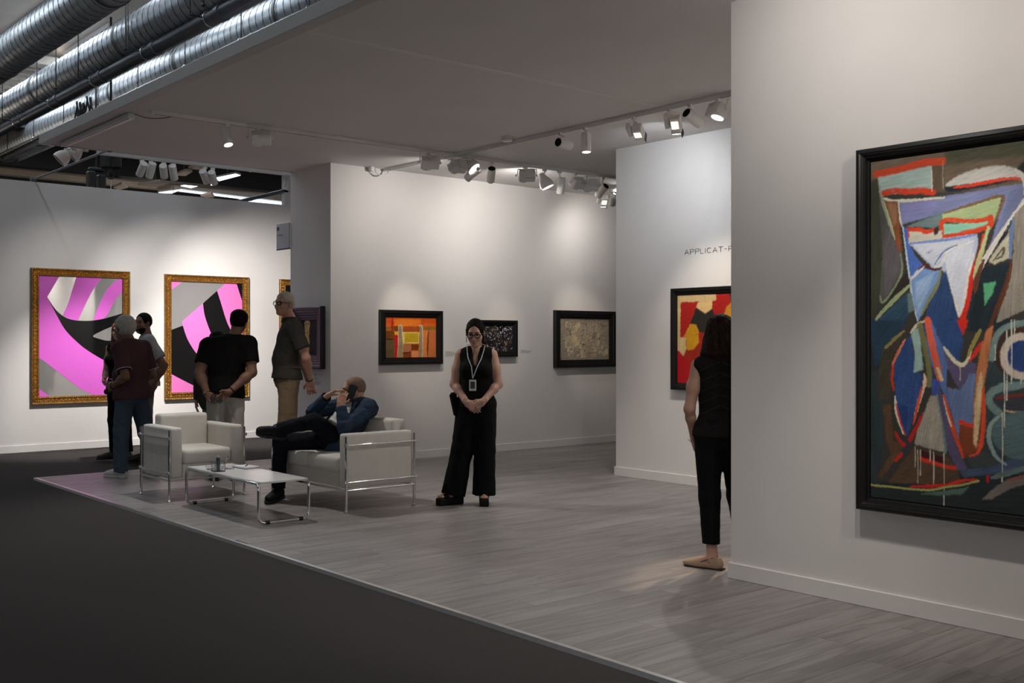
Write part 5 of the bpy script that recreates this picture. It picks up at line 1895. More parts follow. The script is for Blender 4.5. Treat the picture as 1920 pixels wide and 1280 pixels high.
class Field:
    def __init__(s, lo, hi, h):
        s.lo, s.h = np.asarray(lo, float), h
        n = np.ceil((np.asarray(hi) - s.lo) / h).astype(int) + 1
        s.n = n
        s.D = np.full(n, .09, np.float32)
        s.ax = [s.lo[i] + h * np.arange(n[i]) for i in range(3)]

    def _sl(s, lo, hi):
        i0 = np.clip(np.floor((lo - s.lo) / s.h).astype(int), 0, s.n)
        i1 = np.clip(np.ceil((hi - s.lo) / s.h).astype(int) + 1, 0, s.n)
        sl = tuple(slice(i0[k], i1[k]) for k in range(3))
        x, y, z = s.ax[0][sl[0]], s.ax[1][sl[1]], s.ax[2][sl[2]]
        return sl, x[:, None, None], y[None, :, None], z[None, None, :], bool((i1 > i0).all())

    def add(s, prim, k=.02, g=0.0):
        f, lo, hi = prim
        m = k + .03 + g
        sl, x, y, z, ok = s._sl(lo - m, hi + m)
        if not ok:
            return s
        b = (f(x, y, z) - g).astype(np.float32)
        a = s.D[sl]
        if k > 0:
            h = np.clip(.5 + .5 * (a - b) / k, 0, 1)
            s.D[sl] = a * (1 - h) + b * h - k * h * (1 - h)
        else:
            s.D[sl] = np.minimum(a, b)
        return s

    def cut(s, prim, k=.004, g=0.0):
        f, lo, hi = prim
        m = k + .03
        sl, x, y, z, ok = s._sl(lo - m, hi + m)
        if not ok:
            return s
        b = -(f(x, y, z) - g).astype(np.float32)
        a = s.D[sl]
        h = np.clip(.5 - .5 * (a - b) / max(k, 1e-5), 0, 1)
        s.D[sl] = a * (1 - h) + b * h + k * h * (1 - h)
        return s

    def keep(s, p, n):
        """cut away everything on the side of the plane that n points to"""
        x, y, z = s.ax[0][:, None, None], s.ax[1][None, :, None], s.ax[2][None, None, :]
        d = (x - p[0]) * n[0] + (y - p[1]) * n[1] + (z - p[2]) * n[2]
        s.D = np.maximum(s.D, d.astype(np.float32))
        return s

    def fold(s, amp, freq, seed=0, dirz=1.0):
        r = np.random.default_rng(seed)
        x, y, z = s.ax[0][:, None, None], s.ax[1][None, :, None], s.ax[2][None, None, :]
        o = np.zeros_like(s.D)
        for oc, am in ((1.5, 1.0), (3.4, .55)):
            for i in range(4):
                k = r.normal(size=3)
                k[2] *= dirz
                k = unit(k) * freq * oc * r.uniform(.6, 1.6)
                k2 = r.normal(size=3) * freq * oc * .3
                q = np.sin(x * k[0] + y * k[1] + z * k[2] + r.uniform(0, 6) + 1.6 * np.sin(x * k2[0] + y * k2[1] + z * k2[2]))
                o += (am * (.5 * q + .9 * np.abs(q) - .55)).astype(np.float32)
        s.D += (amp / 2.2) * o
        return s

    def mesh(s):
        D, n = s.D, s.n
        ins = D < 0
        nc = n - 1
        c = ins[:-1, :-1, :-1].astype(np.int8)
        tot = np.zeros(nc, np.int8)
        for i in (0, 1):
            for j in (0, 1):
                for k in (0, 1):
                    tot += ins[i:i + nc[0], j:j + nc[1], k:k + nc[2]]
        act = (tot > 0) & (tot < 8)
        idx = np.argwhere(act)
        if len(idx) == 0:
            return np.zeros((0, 3)), np.zeros((0, 4), int)
        vid = np.full(nc, -1, np.int64)
        vid[act] = np.arange(len(idx))
        acc = np.zeros((len(idx), 3))
        cnt = np.zeros(len(idx))
        I, J, K = idx.T
        corners = [(i, j, k) for i in (0, 1) for j in (0, 1) for k in (0, 1)]
        val = {cc: D[I + cc[0], J + cc[1], K + cc[2]].astype(float) for cc in corners}
        for a in corners:
            for axn in range(3):
                if a[axn] == 1:
                    continue
                b = list(a)
                b[axn] = 1
                b = tuple(b)
                va, vb = val[a], val[b]
                m = (va < 0) != (vb < 0)
                t = np.where(m, va / np.where(m, va - vb, 1), 0)
                p = np.zeros((len(idx), 3)) + np.array(a)
                p[:, axn] += t
                acc += p * m[:, None]
                cnt += m
        verts = s.lo + (idx + acc / cnt[:, None]) * s.h
        quads = []
        for axn in range(3):
            o1, o2 = [(1, 2), (2, 0), (0, 1)][axn]
            sl_a = [slice(1, -1)] * 3
            sl_b = [slice(1, -1)] * 3
            sl_a[axn] = slice(0, -1)
            sl_b[axn] = slice(1, None)
            A_, B_ = ins[tuple(sl_a)], ins[tuple(sl_b)]
            ch = A_ != B_
            e = np.argwhere(ch)
            if len(e) == 0:
                continue
            fl = A_[ch]
            e = e.copy()
            for q in range(3):
                if q != axn:
                    e[:, q] += 1

            def cell(d1, d2):
                cc = e.copy()
                cc[:, o1] -= d1
                cc[:, o2] -= d2
                return vid[cc[:, 0], cc[:, 1], cc[:, 2]]
            q = np.stack([cell(1, 1), cell(0, 1), cell(0, 0), cell(1, 0)], 1)
            q[~fl] = q[~fl][:, ::-1]
            quads.append(q)
        Q = np.concatenate(quads)
        Q = Q[(Q >= 0).all(1)]
        return verts, Q


def solid(prims, h, pad=.03, k=.02, g=0.0, cuts=(), planes=(), fold=None):
    """prims: list of (prim, k or None)"""
    lo = np.min([p[0][1] for p in prims], 0) - pad - g
    hi = np.max([p[0][2] for p in prims], 0) + pad + g
    F = Field(lo, hi, h)
    for p, kk in prims:
        F.add(p, k if kk is None else kk, g)
    if fold:
        F.fold(*fold)
    for p, kk in cuts:
        F.cut(p, kk)
    for p, n in planes:
        F.keep(p, n)
    return F.mesh()


def weld(parts):
    vs, fs, n = [], [], 0
    for v, f in parts:
        vs.append(v)
        fs.append(f + n)
        n += len(v)
    return np.concatenate(vs), np.concatenate(fs)


def put(name, vf, m, parent, label=None):
    o = grid_mesh(name, vf[0], vf[1], m, parent)
    if label:
        o['label'] = label
    return o


def hand_prims(wr, d, n, side, curl=.5, s=1.0, spread=.10, thumb_in=.3):
    """wr wrist, d towards the fingertips, n out of the palm, side +1 left / -1 right"""
    wr, d = np.asarray(wr, float), unit(d)
    n = unit(np.asarray(n, float) - d * np.dot(n, d))
    t = -np.cross(d, n) * side
    P = []
    P.append((rbox(wr + d * .048 * s - n * .002, (.046 * s, .039 * s, .0135 * s), .012 * s, (d, t, n)), .012))
    P.append((cone(wr - d * .03 * s, wr + d * .03 * s, .026 * s, .028 * s, n=n, s=.72), .015))
    P.append((ell(wr + d * .03 * s + t * .024 * s + n * .008 * s, (.028 * s, .017 * s, .016 * s), (d, t, n)), .012))
    lens = [.072, .080, .074, .058]
    offs = [.029, .0098, -.0098, -.028]
    base = [.088, .092, .088, .080]
    cur = curl if isinstance(curl, (list, tuple)) else [curl] * 4
    for i in range(4):
        L = lens[i] * s
        ang = spread * (1.5 - i) / 1.5
        dd = unit(d * math.cos(ang) + t * math.sin(ang))
        p = wr + d * (base[i] - .012) * s + t * offs[i] * s
        a = 0.0
        seg = [.45, .31, .24]
        q = p
        for j in range(3):
            a += cur[i] * (.75, 1.0, .8)[j]
            e = dd * math.cos(a) + n * math.sin(a)
            r0 = (.0088, .0082, .0076)[j] * s
            r1 = (.0083, .0077, .0066)[j] * s
            st = q
            q = q + e * L * (seg[j] + (.14 if j == 0 else 0))
            P.append((cone(st, q, r0, r1), .0035))
    b = wr + d * .020 * s + t * .030 * s + n * .006 * s
    e1 = unit(d * .66 + t * .62 + n * thumb_in)
    b1 = b + e1 * .042 * s
    e2 = unit(d * .88 + t * .18 + n * (thumb_in + .15))
    b2 = b1 + e2 * .033 * s
    P.append((cone(b, b1, .0125 * s, .0100 * s), .008))
    P.append((cone(b1, b2, .0098 * s, .0078 * s), .003))
    return P


def head_prims(c, hf, hl, hu, s=1.0, jaw=1.0, nose=1.0):
    ax = (hf, hl, hu)

    def p(f, l, u):
        return c + (hf * f + hl * l + hu * u) * s
    P = [(ell(p(-.014, 0, .028), (.099 * s, .077 * s, .094 * s), ax), 0),
         (ell(p(.026, 0, -.042), (.072 * s, .062 * s * jaw, .078 * s), ax), .03),
         (ell(p(.070, 0, -.095), (.026 * s, .026 * s * jaw, .022 * s), ax), .03),
         (cone(p(.076, .030, .030), p(.076, -.030, .030), .014 * s, .014 * s), .02),
         (ell(p(.060, .040, -.028), (.03 * s, .022 * s, .024 * s), ax), .02),
         (ell(p(.060, -.040, -.028), (.03 * s, .022 * s, .024 * s), ax), .02)]
    Q = [(cone(p(.090, 0, .016), p(.112 + .004 * nose, 0, -.026), .0075 * s, .0125 * s * nose), .012),
         (ell(p(.100, .011, -.030), (.012 * s, .009 * s, .008 * s), ax), .006),
         (ell(p(.100, -.011, -.030), (.012 * s, .009 * s, .008 * s), ax), .006),
         (ell(p(.093, 0, -.058), (.010 * s, .022 * s, .0055 * s), ax), .006),
         (ell(p(.090, 0, -.068), (.010 * s, .019 * s, .0065 * s), ax), .006)]
    E = []
    for sd in (1, -1):
        E.append((ell(p(-.006, .077 * sd, -.004), (.018 * s, .008 * s, .031 * s), (unit(hf + hl * sd * .5), unit(hl * sd - hf * .5), hu)), .006))
        E.append((ell(p(-.002, .079 * sd, -.030), (.009 * s, .007 * s, .010 * s), ax), .006))
    cuts = [(ell(p(.098, .031 * sd, .006), (.016 * s, .019 * s, .013 * s), ax), .012) for sd in (1, -1)]
    return P, Q + E, cuts, p


def head_mesh(c, hf, hl, hu, neck, s=1.0, h=.0044, jaw=1.0, nose=1.0, nr=.056):
    P, Q, cuts, p = head_prims(c, hf, hl, hu, s, jaw, nose)
    pr = P + [(cone(p(-.022, 0, -.05), neck, nr * s * .98, nr * s * 1.03), .03)]
    lo = c - .19 * s
    hi = c + .19 * s
    lo = np.minimum(lo, neck - .03)
    hi = np.maximum(hi, neck + .03)
    lo[:2] = np.minimum(c, neck)[:2] - .15 * s
    hi[:2] = np.maximum(c, neck)[:2] + .15 * s
    F = Field(lo, hi, h)
    for q, k in pr:
        F.add(q, k)
    for q, k in cuts:
        F.cut(q, k)
    for q, k in Q:
        F.add(q, k)
    return F.mesh(), p
M_skin = mat('fair_skin', (.46, .27, .20), rough=.5, noise=.06, nscale=30, spec=.35)
M_skin2 = mat('ruddy_skin', (.44, .235, .165), rough=.5, noise=.07, nscale=30, spec=.35)
M_skin3 = mat('tan_skin', (.20, .105, .07), rough=.5, noise=.07, nscale=30, spec=.35)
M_eye = mat('eye_dark', (.03, .022, .018), rough=.15)
M_lip = mat('lips', (.36, .12, .10), rough=.4)


def cloth(name, rgb, rough=.9, b=.25, bs=500, n=.06):
    return mat(name, rgb, rough=rough, noise=n, nscale=40, bump=b, bscale=bs, spec=.12)


class Pose:
    """standing figure: joints in (forward, left, up) metres for a height of 1.75, then scaled, turned and put in place"""
    def __init__(s, pos, face, height, lift=0.0, **kw):
        s.s = height / 1.75
        s.p = np.array([pos[0], pos[1], lift])
        f = unit([face[0], face[1], 0])
        s.f, s.l, s.u = f, np.array([-f[1], f[0], 0]), V(0, 0, 1)
        J = dict(pelvis=(0, 0, .95), chest=(0, 0, 1.27), neck=(-.015, 0, 1.475), head=(.02, 0, 1.632),
                 shL=(-.012, .178, 1.418), shR=(-.012, -.178, 1.418), elL=(-.03, .235, 1.12), elR=(-.03, -.235, 1.12),
                 wrL=(.03, .25, .87), wrR=(.03, -.25, .87), hipL=(0, .088, .92), hipR=(0, -.088, .92),
                 knL=(.012, .098, .49), knR=(.012, -.098, .49), anL=(-.02, .105, .085), anR=(-.02, -.105, .085))
        s.dirs = {}
        for k, v in kw.items():
            if k in J:
                J[k] = v
            else:
                s.dirs[k] = v
        s.J = {k: s.w(v) for k, v in J.items()}

    def w(s, v):
        return s.p + (s.f * v[0] + s.l * v[1] + s.u * v[2]) * s.s

    def d(s, v):
        return unit(s.f * v[0] + s.l * v[1] + s.u * v[2])


class Figure:
    def __init__(s, label, J, sc, skin, group=None, girth=1.0, belly=0.0, shoulder=1.0, hip=1.0, bust=0.0, arm=1.0, look=(1, 0, 0), up=(0, 0, 1), headscale=1.0, hands=None, base=None, leg=1.0, h=.0080, bulge=1.0, inset=.02, shr=.062, jaw=1.0, nose=1.0, nr=.056):
        s.J, s.s, s.g = J, sc, girth
        J_ = J
        s.up = unit(J['neck'] - J['pelvis'])
        l = J['shL'] - J['shR']
        s.left = unit(l - s.up * np.dot(l, s.up))
        s.fwd = np.cross(s.left, s.up)
        b = base if base is not None else ((J['anL'] + J['anR']) / 2 * V(1, 1, 0))
        s.root = thing('person', label, 'person', Vector(b), group)
        s.skin = skin
        s.bulge, s.inset, s.shr = bulge, inset, shr
        s.opt = dict(belly=belly, shoulder=shoulder, hip=hip, bust=bust, arm=arm, leg=leg)
        # head frame
        hf = unit(look)
        hu = np.asarray(up, float)
        hu = unit(hu - hf * np.dot(hu, hf))
        hl = np.cross(hu, hf)
        s.hf, s.hl, s.hu = hf, hl, hu
        s.hs = headscale
        P = s.torso(-.012)
        P += s.limbs(arm, leg)
        P.append((cone(J['neck'] - s.up * .05, J['head'] - hu * .02, nr * sc * 1.05, nr * .8 * sc), .03))
        for k in ('anL', 'anR'):
            if ('toe' + k[-1]) in s.J:
                P.append((cone(J[k] - V(0, 0, .03) * sc, J[k] - V(0, 0, .045) * sc + unit(s.J['toe' + k[-1]]) * .13 * sc, .034 * sc, .026 * sc), .02))
        parts = [solid(P, h, k=.03)]
        hm, s.hp = head_mesh(J['head'], hf, hl, hu, J['neck'], headscale, jaw=jaw, nose=nose, nr=nr)
        parts.append(hm)
        for side, key in ((1, 'L'), (-1, 'R')):
            if hands and hands.get(key):
                d, n, curl, sprd = hands[key]
                pr = hand_prims(J['wr' + key], d, n, side, curl, .98 * sc, sprd)
                pr.append((cone(J['wr' + key] - unit(J['wr' + key] - J['el' + key]) * .06 * sc, J['wr' + key], .030 * arm * sc, .026 * arm * sc), .012))
                parts.append(solid(pr, .0036, k=.006, pad=.015))
        s.body = put('body', weld(parts), skin, s.root)
        # eyes
        for sd in (1, -1):
            e = solid([(ell(s.hp(.0800, .031 * sd, .006), (.0100 * headscale, .0115 * headscale, .0062 * headscale), (hf, hl, hu)), 0)], .003, pad=.01)
            put('eye', e, M_eye, s.root)

    def torso(s, g=0.0):
        J, sc, o = s.J, s.s, s.opt
        ax = (s.fwd, s.left, s.up)
        G = s.g
        pe, ch, ne = J['pelvis'], J['chest'], J['neck']
        hips = unit(J['hipL'] - J['hipR'])
        pf = np.cross(hips, s.up)
        w = pe * .52 + ch * .48
        P = [(ell(pe, (.112 * G * sc + g, .158 * o['hip'] * sc + g, .125 * sc + g), (pf, hips, np.cross(pf, hips))), 0),
             (ell(w + s.fwd * (.012 + o['belly'] * .35) * sc, ((.108 * G + o['belly'] * .7) * sc + g, (.138 * G + o['belly'] * .35) * sc + g, .15 * sc + g), ax), .06),
             (ell(ch, (.112 * G * sc + g, .158 * G * o['shoulder'] * sc + g, .185 * sc + g), ax), .06),
             (cone(J['shL'] - s.left * s.inset, J['shR'] + s.left * s.inset, s.shr * G * sc + g, s.shr * G * sc + g), .05),
             (cone(ne - s.up * .03 * sc, J['shL'] - s.left * (s.inset - .02), .052 * sc + g, (s.shr - .012) * sc + g), .05),
             (cone(ne - s.up * .03 * sc, J['shR'] + s.left * (s.inset - .02), .052 * sc + g, (s.shr - .012) * sc + g), .05)]
        if o['bust'] > 0:
            for sd in (1, -1):
                P.append((ell(ch + (s.fwd * .085 + s.left * .075 * sd - s.up * .005) * sc, ((.05 + o['bust'] * .5) * sc + g, .065 * sc + g, .065 * sc + g), ax), .04))
        return P

    def limbs(s, arm, leg):
        J, sc = s.J, s.s
        P = []
        for k in 'LR':
            sh, el, wr, hi, kn, an = [J[q + k] for q in ('sh', 'el', 'wr', 'hip', 'kn', 'an')]
            P += [(cone(sh, el, .051 * arm * sc, .042 * arm * sc), .03),
                  (ell((sh * .5 + el * .5), ((.045 + .007 * s.bulge) * arm * sc,) * 3), .04),
                  (cone(el, wr, .041 * arm * sc, .0265 * arm * sc), .02),
                  (ell(el * .7 + wr * .3, ((.034 + .010 * s.bulge) * arm * sc,) * 3), .03),
                  (cone(hi, kn, .078 * leg * sc, .052 * leg * sc), .03),
                  (cone(kn, an, .050 * leg * sc, .034 * leg * sc), .03),
                  (ell(kn * .7 + an * .3 - s.fwd * .012, (.052 * leg * sc,) * 3), .03)]
        return P

    # ---- clothing
    def shirt(s, name, m, g=.014, sleeve=.62, sr=1.15, hem=.80, h=.0085, fold=(.0035, 26, 1, .5), cuts=(), long=False, extra=(), flare=1.0, sleeves=True, keepneck=True, label=None, planes=()):
        J, sc, o = s.J, s.s, s.opt
        P = s.torso(g)
        if hem < .93:
            q = J['pelvis'] - s.up * .12 * sc
            P.append((ell(J['pelvis'] - s.up * .06 * sc, ((.118 * s.g + o['belly'] * .35) * sc * flare + g, .168 * o['hip'] * flare * sc + g, .17 * sc + g), (s.fwd, s.left, s.up)), .06))
        a = o['arm']
        if sleeves:
            for k in 'LR':
                sh, el, wr = J['sh' + k], J['el' + k], J['wr' + k]
                if long:
                    P.append((cone(sh, el, .066 * a * sc * sr, .056 * a * sc * sr), .03))
                    P.append((cone(el, el * .12 + wr * .88, .054 * a * sc * sr, .040 * a * sc * sr, flat=(0, 1)), .02))
                else:
                    e = sh + (el - sh) * sleeve
                    P.append((cone(sh, e, .062 * a * sc * sr, .064 * a * sc * sr, flat=(0, 1)), .03))
        P += list(extra)
        zc = J['pelvis'] + s.up * (hem - .95) * sc
        pl = [(zc, -s.up)] + list(planes)
        ct = list(cuts)
        ct.append((cone(J['neck'] - s.up * .012 * sc, J['neck'] + s.up * .14 * sc + s.hf * .02, .056 * sc, .075 * sc), .006))
        return put(name, solid(P, h, k=.03, cuts=ct, planes=pl, fold=fold), m, s.root, label)

    def trousers(s, name, m, g=.012, rk=.072, rh=.062, top=1.02, hem=.06, h=.0085, fold=(.0035, 22, 2, .5), thigh=.096, label=None, hw=1.0):
        J, sc, o = s.J, s.s, s.opt
        hips = unit(J['hipL'] - J['hipR'])
        pf = np.cross(hips, s.up)
        P = [(ell(J['pelvis'], (.115 * s.g * sc + g, .160 * o['hip'] * sc + g, .15 * sc + g), (pf, hips, np.cross(pf, hips))), 0),
             (cone(J['pelvis'], J['pelvis'] + s.up * .14 * sc, .150 * o['hip'] * sc, .138 * s.g * sc + o['belly'] * .3, n=s.fwd, s=.80), .03)]
        for k in 'LR':
            hi, kn, an = J['hip' + k], J['kn' + k], J['an' + k]
            d = unit(an - kn)
            L = np.linalg.norm(an - kn)
            e = an + d * (.085 * sc - hem * sc) if hem < .085 else kn + d * (L - (hem - .085) * sc)
            P += [(cone(hi, kn, thigh * sc * hw, rk * sc), .03), (cone(kn, e, rk * sc, rh * sc, flat=(0, 1)), .025)]
        pl = [(J['pelvis'] + s.up * (top - .95) * sc, s.up)]
        return put(name, solid(P, h, k=.03, planes=pl, fold=fold), m, s.root, label)

    def shoe(s, key, toe, m, msole, up=(0, 0, 1), sole=.022, low=True, h=.0052, size=1.0, name='shoe', lift=.0, cutfoot=False):
        """toe: direction of the toe"""
        an = s.J['an' + key]
        sc = s.s * size
        t = unit(toe)
        u = np.asarray(up, float)
        u = unit(u - t * np.dot(u, t))
        w = np.cross(u, t)
        b = an - u * (.085 * s.s - sole - lift)      # top of the sole under the ankle
        ax = (t, w, u)
        P = [(ell(b + t * .145 * sc + u * .016 * sc, (.075 * sc, .046 * sc, .036 * sc), ax), 0),
             (ell(b + t * .05 * sc + u * .026 * sc, (.10 * sc, .040 * sc, .050 * sc), ax), .03),
             (ell(b - t * .035 * sc + u * .026 * sc, (.048 * sc, .036 * sc, .046 * sc), ax), .03)]
        if not low:
            P.append((cone(b - t * .01 * sc + u * .03 * sc, b - t * .005 * sc + u * .10 * sc, .042 * sc, .042 * sc, flat=(0, 1)), .02))
        else:
            P.append((cone(b - t * .01 * sc + u * .02 * sc, b - t * .008 * sc + u * .065 * sc, .042 * sc, .040 * sc, flat=(0, 1)), .02))
        sh = put(name, solid(P, h, k=.02, planes=[(b, -u)]), m, s.root)
        S = [(ell(b + t * .135 * sc - u * sole * .5, (.092 * sc, .050 * sc, .5), ax), 0), (ell(b - t * .03 * sc - u * sole * .5, (.056 * sc, .041 * sc, .5), ax), .02), (ell(b + t * .05 * sc - u * sole * .5, (.10 * sc, .041 * sc, .5), ax), .03)]
        lo = b - .23 * sc
        hi = b + .27 * sc
        F = Field(lo, hi, .0055)
        for q, k in S:
            f, a_, c_ = q
            F.add((f, lo, hi), k)
        F.keep(b + u * .002, u)
        F.keep(b - u * sole, -u)
        put('sole', F.mesh(), msole, sh)
        return sh

    def hair(s, name, m, prims, cuts, h=.0048, fold=(.0025, 120, 4, .6), planes=()):
        return put(name, solid(prims, h, k=.02, cuts=cuts, fold=fold, planes=planes), m, s.root)

    def cap_hair(s, m, g=.010, front=.045, side=.0, name='hair', back=-.075, fold=(.002, 140, 4, .7), extra=(), sideburn=.02):
        """short hair: shell round the skull, open at the face and ears"""
        p, hs = s.hp, s.hs
        ax = (s.hf, s.hl, s.hu)
        P = [(ell(p(-.016, 0, .030), ((.099 + g) * hs, (.077 + g) * hs, (.094 + g) * hs), ax), 0)] + list(extra)
        cuts = [(ell(p(.125, 0, -.045), (.085 * hs, .13 * hs, (.080 + front) * hs), ax), .012),
                (rbox(p(.05, 0, -.14), (.12 * hs, .2 * hs, .10 * hs), .02, (unit(s.hf * .9 + s.hu * .35), s.hl, unit(s.hu * .9 - s.hf * .35))), .01)]
        for sd in (1, -1):
            cuts.append((ell(p(.0, .088 * sd, -.012), (.026 * hs, .03 * hs, .034 * hs), ax), .006))
        return s.hair(name, m, P, cuts, fold=fold)

    def glasses(s, m, wide=1.0):
        p = s.hp
        mbf = MB()
        for sd in (1, -1):
            rim = []
            for k in range(16):
                a = 2 * math.pi * k / 16
                ca, sa = math.cos(a), math.sin(a)
                rim.append(p(.106 - .010 * abs(ca) * (1 if ca * 1 > 0 else .3), sd * .033 + .026 * sd * ca, .002 + .019 * np.sign(sa) * abs(sa) ** .7))
            mbf.tube([Vector(q) for q in rim], .0030 * wide, 5, closed=True)
            mbf.tube([Vector(p(.098, .060 * sd, .010)), Vector(p(.04, .079 * sd, .010)), Vector(p(-.012, .082 * sd, .006)), Vector(p(-.030, .080 * sd, -.016))], .0026, 5)
        mbf.tube([Vector(p(.108, .008, .008)), Vector(p(.112, 0, .010)), Vector(p(.108, -.008, .008))], .0026, 5)
        return mbf.build('glasses', m, s.root, smooth=True)

    def lips(s, m=M_lip):
        ax = (s.hf, s.hl, s.hu)
        return put('lips', solid([(ell(s.hp(.0965, 0, -.0585), (.0085 * s.hs, .020 * s.hs, .0045 * s.hs), ax), 0), (ell(s.hp(.0945, 0, -.0680), (.0085 * s.hs, .017 * s.hs, .0055 * s.hs), ax), .002)], .0025, pad=.008), m, s.root)

    def brows(s, m):
        mb = MB()
        for sd in (1, -1):
            mb = MB()
            mb.tube([Vector(s.hp(.0935, .014 * sd, .027)), Vector(s.hp(.0915, .032 * sd, .033)), Vector(s.hp(.081, .048 * sd, .029))], [.0035, .0040, .0022], 6)
            mb.build('eyebrow', m, s.root, smooth=True)


def collar(c, up, fwd, r, h, m, parent, gap=.38, tilt=.012, trim=None):
    """folded shirt collar, open at the front"""
    left = np.cross(up, fwd)
    prof = [(r - .002, -.012), (r - .001, h), (r + .004, h + .004), (r + .010, h - .002), (r + .020, h * .12), (r + .016, h * .06), (r + .006, h * .7), (r + .003, -.012)]
    n, m_ = 34, len(prof)
    vs, fs = [], []
    for i in range(n + 1):
        a = gap + (2 * math.pi - 2 * gap) * i / n
        d = fwd * math.cos(a) + left * math.sin(a)
        e = abs(math.cos(a / 2)) ** 6
        for (rr, z) in prof:
            vs.append(Vector(c + d * (rr * (1 + .10 * max(0, math.cos(a)))) + up * (z - .018 * max(0, math.cos(a))) + fwd * tilt))
    for i in range(n):
        for k in range(m_):
            k2 = (k + 1) % m_
            fs.append((i * m_ + k, i * m_ + k2, (i + 1) * m_ + k2, (i + 1) * m_ + k))
    fs.append(tuple(range(m_)))
    fs.append(tuple(n * m_ + k for k in range(m_ - 1, -1, -1)))
    o = MB().raw(vs, fs).build('collar', m, parent, smooth=True)
    if trim:
        MB().tube([vs[i * m_ + 4] for i in range(n + 1)], .0024, 5).build('collar_trim', trim, o, smooth=True)
    return o


def ring(c, ax, r, t, name, m, parent, seg=20):
    """a band around a limb"""
    ax = unit(ax)
    a = unit(np.cross(ax, V(.3, .5, .8)))
    b = np.cross(ax, a)
    return MB().tube([Vector(c + (a * math.cos(2 * math.pi * k / seg) + b * math.sin(2 * math.pi * k / seg)) * r) for k in range(seg)], t, 6, closed=True).build(name, m, parent, smooth=True)


Fv, Rv = np.array(FW), np.array(RT)


def face(f, r):
    return Fv * f + Rv * r


# hair colours
H_dark = mat('dark_brown_hair', (.0065, .0046, .004), rough=.7, noise=.3, nscale=60, stretch=(1, 1, .15), bump=.3, bscale=160, spec=.1)
H_brown = mat('chestnut_hair', (.020, .0105, .0075), rough=.55, noise=.35, nscale=60, stretch=(1, 1, .15), bump=.3, bscale=160, spec=.1)
H_white = mat('silver_hair', (.42, .40, .37), rough=.6, noise=.25, nscale=90, bump=.4, bscale=180)
H_grey = mat('short_grey_hair', (.40, .35, .29), rough=.6, noise=.25, nscale=90, bump=.35, bscale=220)
H_stub = mat('shaved_stubble', (.16, .095, .065), rough=.7, noise=.25, nscale=160, bump=.2, bscale=400)
H_red = mat('auburn_hair', (.13, .045, .025), rough=.5, noise=.3, nscale=60, bump=.3, bscale=160)
C_black = cloth('black_fabric', (.0065, .006, .006))
C_black2 = cloth('black_crepe', (.0055, .0055, .006), rough=.8)
C_maroon = cloth('maroon_pique', (.085, .040, .045))
C_jeans = cloth('blue_denim', (.060, .085, .115), bs=700)
C_white = cloth('white_cotton', (.55, .55, .54))
C_offw = cloth('off_white_chino', (.40, .38, .35))
C_grey = cloth('grey_trouser_cloth', (.15, .145, .14))
C_olive = cloth('olive_grey_jacket', (.060, .055, .045))
C_tan = cloth('tan_chino', (.21, .15, .095))
C_char = cloth('charcoal_pique', (.048, .044, .038))
C_navy = cloth('navy_denim_jacket', (.030, .048, .082), bs=700)
C_ind = cloth('dark_indigo_denim', (.0085, .010, .015), bs=700)
S_white = mat('white_trainer', (.46, .44, .43), rough=.6, noise=.05)
S_black = mat('black_shoe', (.007, .007, .007), rough=.6, noise=.1, spec=.2)
S_brown = mat('brown_sandal', (.055, .032, .022), rough=.5, noise=.1)
S_beige = mat('beige_flat_leather', (.40, .27, .18), rough=.5, noise=.05)
S_sole = mat('dark_sole', (.014, .013, .013), rough=.7)
S_pale = mat('pale_sole', (.48, .46, .44), rough=.6)
G_black = mat('black_acetate', (.008, .008, .008), rough=.15)

# ================= the woman in black with the badge =================
c0 = on_z(893, 944.5)
ps = Pose((c0.x, c0.y), -face(1, .06), 1.62, lift=.036, shL=(-.012, .152, 1.41), shR=(-.012, -.152, 1.41),
          elL=(-.005, .212, 1.125), elR=(-.005, -.212, 1.125), wrL=(.175, .080, .965), wrR=(.175, -.075, .955),
          head=(.055, -.005, 1.625), neck=(-.005, 0, 1.47), knL=(.01, .085, .50), knR=(.02, -.135, .50), anL=(.0, .075, .085), anR=(.03, -.215, .085))
w1 = Figure('woman in black with a white lanyard badge, hands clasped, standing beside the sofa', ps.J, ps.s, M_skin, girth=1.06, arm=1.10, bulge=.2, inset=.052, shr=.052, hip=1.06, bust=.045, shoulder=.96, look=ps.d((1, -.05, -.38)), headscale=.97, jaw=1.0, nose=.85, nr=.050,
            hands={'L': (ps.d((.12, -.78, -.52)), ps.d((-.75, -.1, -.3)), .42, .03), 'R': (ps.d((.16, .78, -.56)), ps.d((-.8, .1, -.25)), .42, .03)}, h=.0070)
Jn = w1.J
vcut = [(cone(Jn['neck'] + (w1.fwd * .10 + w1.up * .02) * ps.s, Jn['neck'] + (w1.fwd * .13 - w1.up * .20) * ps.s, .062, .008), .004)]
w1.shirt('blouse', C_black, g=.010, sleeves=False, hem=.90, cuts=vcut, fold=(.003, 26, 11, .5), label='black sleeveless blouse with V neck')
w1.trousers('wide_trousers', C_black2, g=.012, rk=.103, rh=.116, hem=.055, top=1.05, thigh=.108, fold=(.005, 24, 12, .15), label='wide black trousers')
ax = (w1.hf, w1.hl, w1.hu)
p = w1.hp
